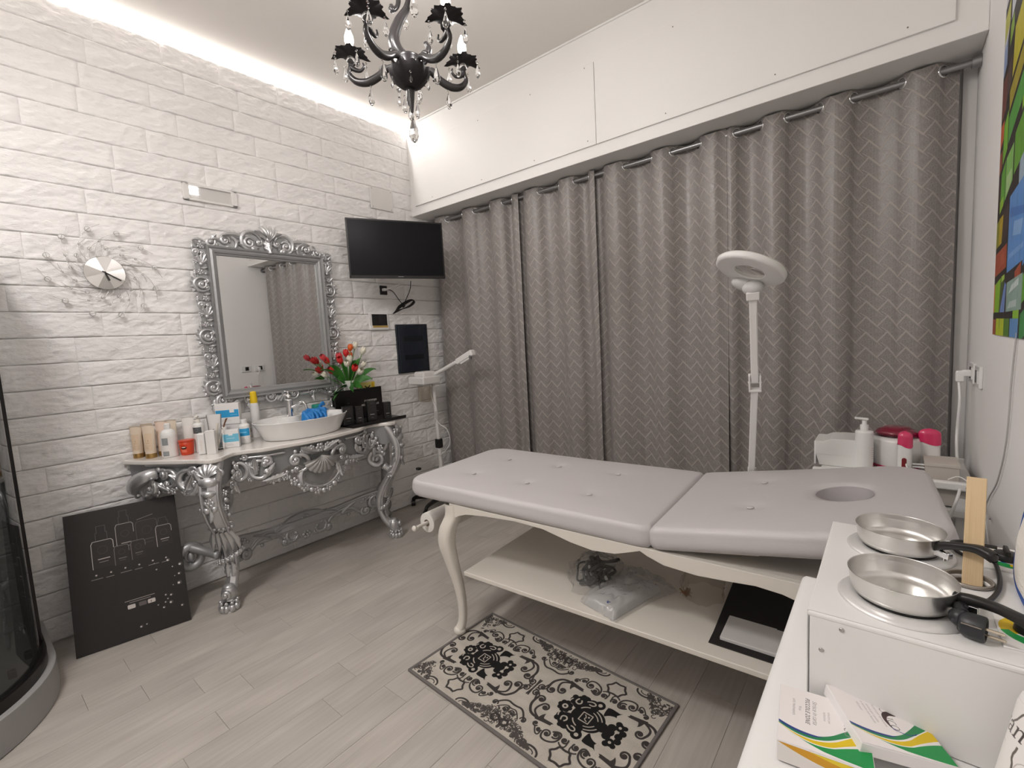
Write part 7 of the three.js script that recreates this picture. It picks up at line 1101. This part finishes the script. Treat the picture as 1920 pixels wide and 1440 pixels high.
{
  // two cartons of paper strips
  const swoosh = (g, w, h, x0) => { const f = (c, p) => { g.fillStyle = c; g.beginPath(); g.moveTo(p[0][0] * w, p[0][1] * h); for (let i = 1; i < p.length; i += 2) g.quadraticCurveTo(p[i][0] * w, p[i][1] * h, p[i + 1][0] * w, p[i + 1][1] * h); g.fill(); };
    f('#22864f', [[0, 0.7], [0.35, 0.86], [0.62, 0.64], [0.86, 0.42], [1, 0.24], [1, 0.34], [1, 0.42], [0.85, 0.55], [0.64, 0.7], [0.35, 0.92], [0, 0.715]]);
    f('#e3c211', [[0, 0.72], [0.35, 0.94], [0.66, 0.72], [0.86, 0.54], [1, 0.45], [1, 0.55], [1, 0.62], [0.85, 0.68], [0.6, 0.84], [0.34, 0.95], [0, 0.725]]);
    f('#17944a', [[0.1, 0.8], [0.36, 0.95], [0.62, 0.85], [0.85, 0.72], [1, 0.68], [1, 0.85], [1, 0.985], [0.7, 0.975], [0.5, 0.95], [0.3, 0.9], [0.1, 0.8]]);
    f('#2c3f86', [[0, 0.66], [0.2, 0.76], [0.44, 0.74], [0.52, 0.73], [0.54, 0.7], [0.46, 0.77], [0.36, 0.775], [0.16, 0.79], [0, 0.695]]); };
  const top = (big) => ctex(640, big ? 600 : 700, (g, w, h) => {
    g.fillStyle = '#f1ebea'; g.fillRect(0, 0, w, h); swoosh(g, w, h);
    g.save(); g.translate(big ? w * 0.42 : w * 0.5, h * (big ? 0.38 : 0.36)); g.rotate(Math.PI / 2); g.textAlign = 'center';
    g.fillStyle = '#8c8785'; g.font = '80px sans-serif'; g.fillText('COLICO', big ? 0 : 20, big ? -62 : -150);
    if (big) { g.fillStyle = '#3a2422'; g.beginPath(); g.moveTo(-56, -150); g.bezierCurveTo(-84, -60, 40, 10, 160, -84); g.bezierCurveTo(70, -44, -14, -60, -22, -140); g.bezierCurveTo(-24, -176, -50, -180, -56, -150); g.fill(); g.strokeStyle = '#2f4285'; g.lineWidth = 8; g.beginPath(); g.arc(40, -150, 118, -0.8, 0.9); g.stroke(); }
    g.fillStyle = '#a09b9a'; g.font = '24px sans-serif';
    if (big) { for (const [q, y] of [['soluzioni per epilazione', -16], ['strisce per ceretta', 30], ['in tessuto non tessuto', 62], ['100 pezzi', 104]]) g.fillText(q, y > 90 ? -50 : 0, y); }
    else { g.fillText('soluzioni per', 10, -40); g.fillText('epilazione', 10, -8); g.fillStyle = '#7d7877'; g.font = 'italic 44px sans-serif'; g.fillText('Strisce in carta', 0, 70); g.font = 'italic bold 46px sans-serif'; g.fillText('PICCOLE ZONE', 0, 124); g.font = '24px sans-serif'; g.fillText('50 pz', 0, 172); g.fillText('LATO TRASPARENTE', 0, 220); }
    g.restore();
  });
  const sideA = ctex(512, 160, (g, w, h) => { g.fillStyle = '#e9e4e0'; g.fillRect(0, 0, w, h); g.fillStyle = '#177a3e'; g.beginPath(); g.moveTo(0, 0); g.lineTo(w, h); g.lineTo(w, 0); g.fill(); g.fillStyle = '#d79c12'; g.beginPath(); g.moveTo(0, 0); g.quadraticCurveTo(w * 0.5, h * 0.75, w, h * 0.6); g.lineTo(w, 0); g.fill(); g.fillStyle = '#ead02c'; g.beginPath(); g.moveTo(w * 0.35, 0); g.quadraticCurveTo(w * 0.7, h * 0.3, w, h * 0.35); g.lineTo(w, 0); g.fill(); });
  const mk = (name, label, w, h, d, tm, side) => {
    const t = thing(name, label, 'carton'); const cm = std(lin(0.80, 0.775, 0.765), 0.45);
    mesh('carton', rbox(w, h, d, 0.0012, 0, h / 2, 0), cm, t);
    mesh('print', new THREE.PlaneGeometry(w - 0.002, d - 0.002).rotateX(-Math.PI / 2).translate(0, h + 0.0004, 0), std(lin(0.93, 0.93, 0.93), 0.42, 0, { map: tm }), t);
    if (side) mesh('front_print', new THREE.PlaneGeometry(w - 0.002, h - 0.002).translate(0, h / 2, d / 2 + 0.0004), std(lin(0.93, 0.93, 0.93), 0.42, 0, { map: side }), t);
    return t;
  };
  const a = mk('paper_strip_carton', 'white carton with curved blue, yellow and green stripes lying flat under the tilted one', 0.115, 0.032, 0.125, top(false), sideA);
  a.position.set(3.25, CY + 0.002, -0.778); a.rotation.y = D(7);
  const b = mk('paper_strip_carton', 'white carton with dark crescent emblem and green stripe, tilted on top of the other', 0.12, 0.018, 0.112, top(true));
  b.position.set(3.322, CY + 0.0195, -0.828); b.rotation.set(0, D(27), D(-11), 'YXZ');
}
{
  const t = thing('printed_bottle', 'white bottle with grey marbled script print at the lower right corner beside the wax heater', 'bottle', [3.462, CY + 0.006, -0.8]); t.rotation.z = D(-9);
  const mp = ctex(512, 512, (g, w, h) => { g.fillStyle = '#efeae7'; g.fillRect(0, 0, w, h); for (let k = 0; k < 46; k++) { let x = rnd(w), y = rnd(h), a = rnd(1.2, 2.6); g.strokeStyle = ['rgba(70,62,58,.8)', 'rgba(140,130,124,.6)', 'rgba(90,140,125,.6)', 'rgba(170,160,155,.6)'][k % 4]; g.lineWidth = k % 4 ? rnd(1.5, 4) : rnd(4, 9); g.beginPath(); g.moveTo(x, y); for (let i = 0; i < 7; i++) { a += rnd(-0.5, 0.5); x += Math.cos(a) * 12; y += Math.sin(a) * 12; g.lineTo(x, y); } g.stroke(); } g.fillStyle = '#4a4240'; g.font = 'italic 58px serif'; g.fillText('argan', 20, 210); g.fillText('argan', 280, 330); g.font = 'italic 40px serif'; g.fillText('oil', 120, 420); });
  mesh('bottle_body', lathe([[0, 0], [0.0325, 0], [0.0345, 0.003], [0.0345, 0.006]], 40), M.white, t);
  mesh('print', lathe([[0.0345, 0.006], [0.0346, 0.14], [0.033, 0.15]], 48), std(lin(0.97, 0.97, 0.97), 0.3, 0, { map: mp }), t);
  mesh('shoulder', lathe([[0.033, 0.15], [0.026, 0.164], [0.016, 0.17], [0.015, 0.185], [0, 0.186]], 40), M.white, t);
  mesh('base_ring', lathe([[0.0348, 0.002], [0.035, 0.006], [0.0347, 0.0095]], 40), std(lin(0.06, 0.04, 0.035), 0.4), t);
}
// ───────── chandelier ─────────
{
  const t = thing('chandelier', 'black baroque chandelier with leaf cups and crystal drops hanging before the lintel', 'chandelier', [1.8, 2.5, -1.315]);
  const bk = new THREE.MeshPhysicalMaterial({ color: lin(0.02, 0.018, 0.019), roughness: 0.3, clearcoat: 0.3 }), bm = std(lin(0.012, 0.009, 0.01), 0.6, 0, { side: THREE.DoubleSide });
  const R = 0.24, CUPY = 0.09, REAR = D(-141);
  // stem: two intertwined S scrolls up to the ceiling rose
  const vdir = V(Math.cos(REAR), 0, Math.sin(REAR)), sdir = V(-vdir.z, 0, vdir.x).multiplyScalar(1); // sdir: image right/left
  const S = (l, y, o = 0) => V(sdir.x * l + vdir.x * o, y, sdir.z * l + vdir.z * o);
  const e1 = [S(0.072, 0.125), S(0.084, 0.1), S(0.066, 0.068), S(0.02, 0.052), S(-0.03, 0.075), S(-0.052, 0.125), S(-0.03, 0.19), S(0.008, 0.25), S(0.02, 0.32), S(-0.01, 0.4), S(-0.02, 0.47), S(0.0, 0.53)];
  const e2 = [S(-0.052, 0.255), S(-0.05, 0.235), S(-0.03, 0.25), S(-0.022, 0.29), S(-0.035, 0.34), S(-0.03, 0.4), S(0.0, 0.45)];
  mesh('stem', [taper(e1, (u) => 0.009 + 0.013 * Math.sin(Math.PI * Math.min(1, u * 1.6)) + 0.005 * (u > 0.6 ? 1 : 0) * (1 - u), 70, 12, 1.1), taper(e2, (u) => 0.008 + 0.006 * u, 36, 10), cyl(0.008, 0.008, 0.24, 0, 0.65, 0, 14), sph(0.014, ...S(-0.05, 0.24).toArray(), 1, 1, 1, 12), sph(0.018, 0, 0.53, 0, 1, 1.3, 1, 14)], bk, t);
  mesh('ceiling_rose', lathe([[0, 0.765], [0.03, 0.77], [0.05, 0.782], [0.058, 0.799], [0, 0.8]], 32), bk, t);
  // hub: drum, scalloped bowl, finial
  mesh('drum', lathe([[0, 0.062], [0.05, 0.06], [0.056, 0.055], [0.052, 0.05], [0.05, 0.02], [0.056, 0.012], [0, 0.01]], 36), bk, t);
  mesh('bowl', surf(72, 12, (u, v) => { const a = u * 6.2832, r = [0.01, 0.03, 0.052, 0.068, 0.078, 0.082][Math.min(5, v * 5 | 0)], rr = 0.012 + 0.07 * Math.sin(v * 1.45), sc = 1 + 0.05 * Math.cos(a * 12) * v * v; return [Math.cos(a) * rr * sc, -0.058 + 0.07 * Math.pow(v, 1.5) + 0.004 * Math.cos(a * 12) * (v > 0.9 ? 1 : 0), Math.sin(a) * rr * sc]; }), bm, t);
  mesh('finial', lathe([[0, -0.15], [0.006, -0.145], [0.009, -0.12], [0.013, -0.095], [0.016, -0.07], [0.02, -0.056], [0, -0.05]], 20), bk, t);
  const cr = M.crystal;
  const drop = (s = 1) => { const g = lathe([[0, -0.058 * s], [0.006 * s, -0.054 * s], [0.0115 * s, -0.042 * s], [0.0105 * s, -0.03 * s], [0.004 * s, -0.008 * s], [0.001 * s, 0]], 8).toNonIndexed(); g.deleteAttribute('normal'); g.computeVertexNormals(); return g; };
  const octa = (r) => new THREE.OctahedronGeometry(r, 0).scale(1, 1, 0.7);
  const mkDrop = (parent, p, s, n = 1) => {
    const gs = []; let y = 0; for (let i = 0; i < n; i++) { gs.push(octa(0.0065).translate(0, y - 0.0075, 0)); y -= 0.016; } gs.push(drop(s).translate(0, y, 0));
    const m = mesh('crystal_drop', gs, cr, parent); m.position.copy(p); m.rotation.y = rnd(6.28); return m;
  };
  for (let i = 0; i < 5; i++) {
    const a = REAR + i / 5 * Math.PI * 2, c = Math.cos(a), s = Math.sin(a), P = (r, y, l = 0) => V(c * r - s * l, y, s * r + c * l);
    const arm = new THREE.Group(); arm.name = 'arm' + (i ? '_00' + i : ''); t.add(arm);
    mesh('branch', [taper([P(0.05, 0.02), P(0.07, 0.034), P(0.095, 0.028), P(0.135, 0.002), P(0.18, -0.012), P(0.225, -0.002), P(0.25, 0.028), P(0.243, 0.055), P(R, 0.066)], (u) => 0.0085 + 0.006 * Math.sin(Math.PI * Math.min(1, u * 1.1)), 48, 10, 1.1), taper([P(0.243, 0.055), P(0.222, 0.04), P(0.2, 0.036), P(0.186, 0.05), P(0.19, 0.064)], (u) => 0.011 * (1 - 0.7 * u), 20, 8), taper([P(0.078, 0.03), P(0.1, 0.04), P(0.118, 0.03), P(0.115, 0.004), P(0.1, -0.004)], (u) => 0.0095 * (1 - 0.55 * u), 20, 8), sph(0.017, ...P(0.056, 0.024).toArray(), 1, 1, 1, 12)], bk, arm);
    mesh('crystal_ball', new THREE.IcosahedronGeometry(0.018, 1).toNonIndexed().scale(1, 0.85, 1).translate(...P(R, 0.08).toArray()), cr, arm);
    // leaf cup: five lobed vine-like leaves
    mesh('cup', surf(80, 8, (u, v) => { const an = u * 6.2832, lob = 0.13 * Math.cos(an * 5) + 0.07 * Math.cos(an * 10 + 0.3) + 0.045 * Math.cos(an * 25), r = 0.012 + 0.052 * v * (1 + lob * v * 1.5), y = CUPY + 0.004 + 0.012 * v + 0.003 * v * v * (1 - Math.cos(an * 5)) - 0.006 * v * v * v * (1 + Math.cos(an * 5)); const q = P(R, y); return [q.x + Math.cos(an + a) * r, q.y, q.z + Math.sin(an + a) * r]; }), bm, arm);
    mesh('candle_socket', [cyl(0.0125, 0.0135, 0.03, ...P(R, CUPY + 0.022).toArray(), 18)], bk, arm);
    const bulb = mesh('bulb', lathe([[0.01, 0], [0.012, 0.004], [0.0185, 0.026], [0.0175, 0.044], [0.01, 0.066], [0.003, 0.082], [0, 0.084]], 20).translate(...P(R, CUPY + 0.036).toArray()), M.bulb, arm); bulb.castShadow = false;
    const l = new THREE.PointLight(BULB_COLOR, BULB_CD); l.name = 'bulb_light'; l.position.copy(P(R, CUPY + 0.066)); l.castShadow = true; l.shadow.radius = 0.9; l.shadow.bias = -0.001; arm.add(l);
    for (let k = 0; k < 4; k++) { const b = a + D(45) + k * Math.PI / 2, q = P(R, CUPY + 0.004); mkDrop(arm, V(q.x + Math.cos(b) * 0.064, q.y, q.z + Math.sin(b) * 0.064), 0.95, 1 + (k % 2)); }
    mkDrop(arm, P(0.165, -0.022), 1.15, 1);
    mkDrop(t, V(Math.cos(a + 0.6) * 0.074, -0.022, Math.sin(a + 0.6) * 0.074), 0.55, 1);
  }
  mkDrop(t, V(0.004, -0.15, 0.002), 1.75, 1); mkDrop(t, V(-0.022, -0.075, 0.016), 1.0, 1); mkDrop(t, V(0.02, -0.1, -0.012), 1.0, 1);
  mkDrop(t, S(0.035, 0.31, -0.02), 1.6, 1); mkDrop(t, S(-0.09, 0.35, -0.1), 1.3, 1); mkDrop(t, S(0.0, 0.3, 0.08), 1.2, 1);
}
scene.traverse((o) => { if (o.isMesh) { o.castShadow = !(o.name.startsWith('bulb')); o.receiveShadow = true; } });
renderer.render(scene, camera);
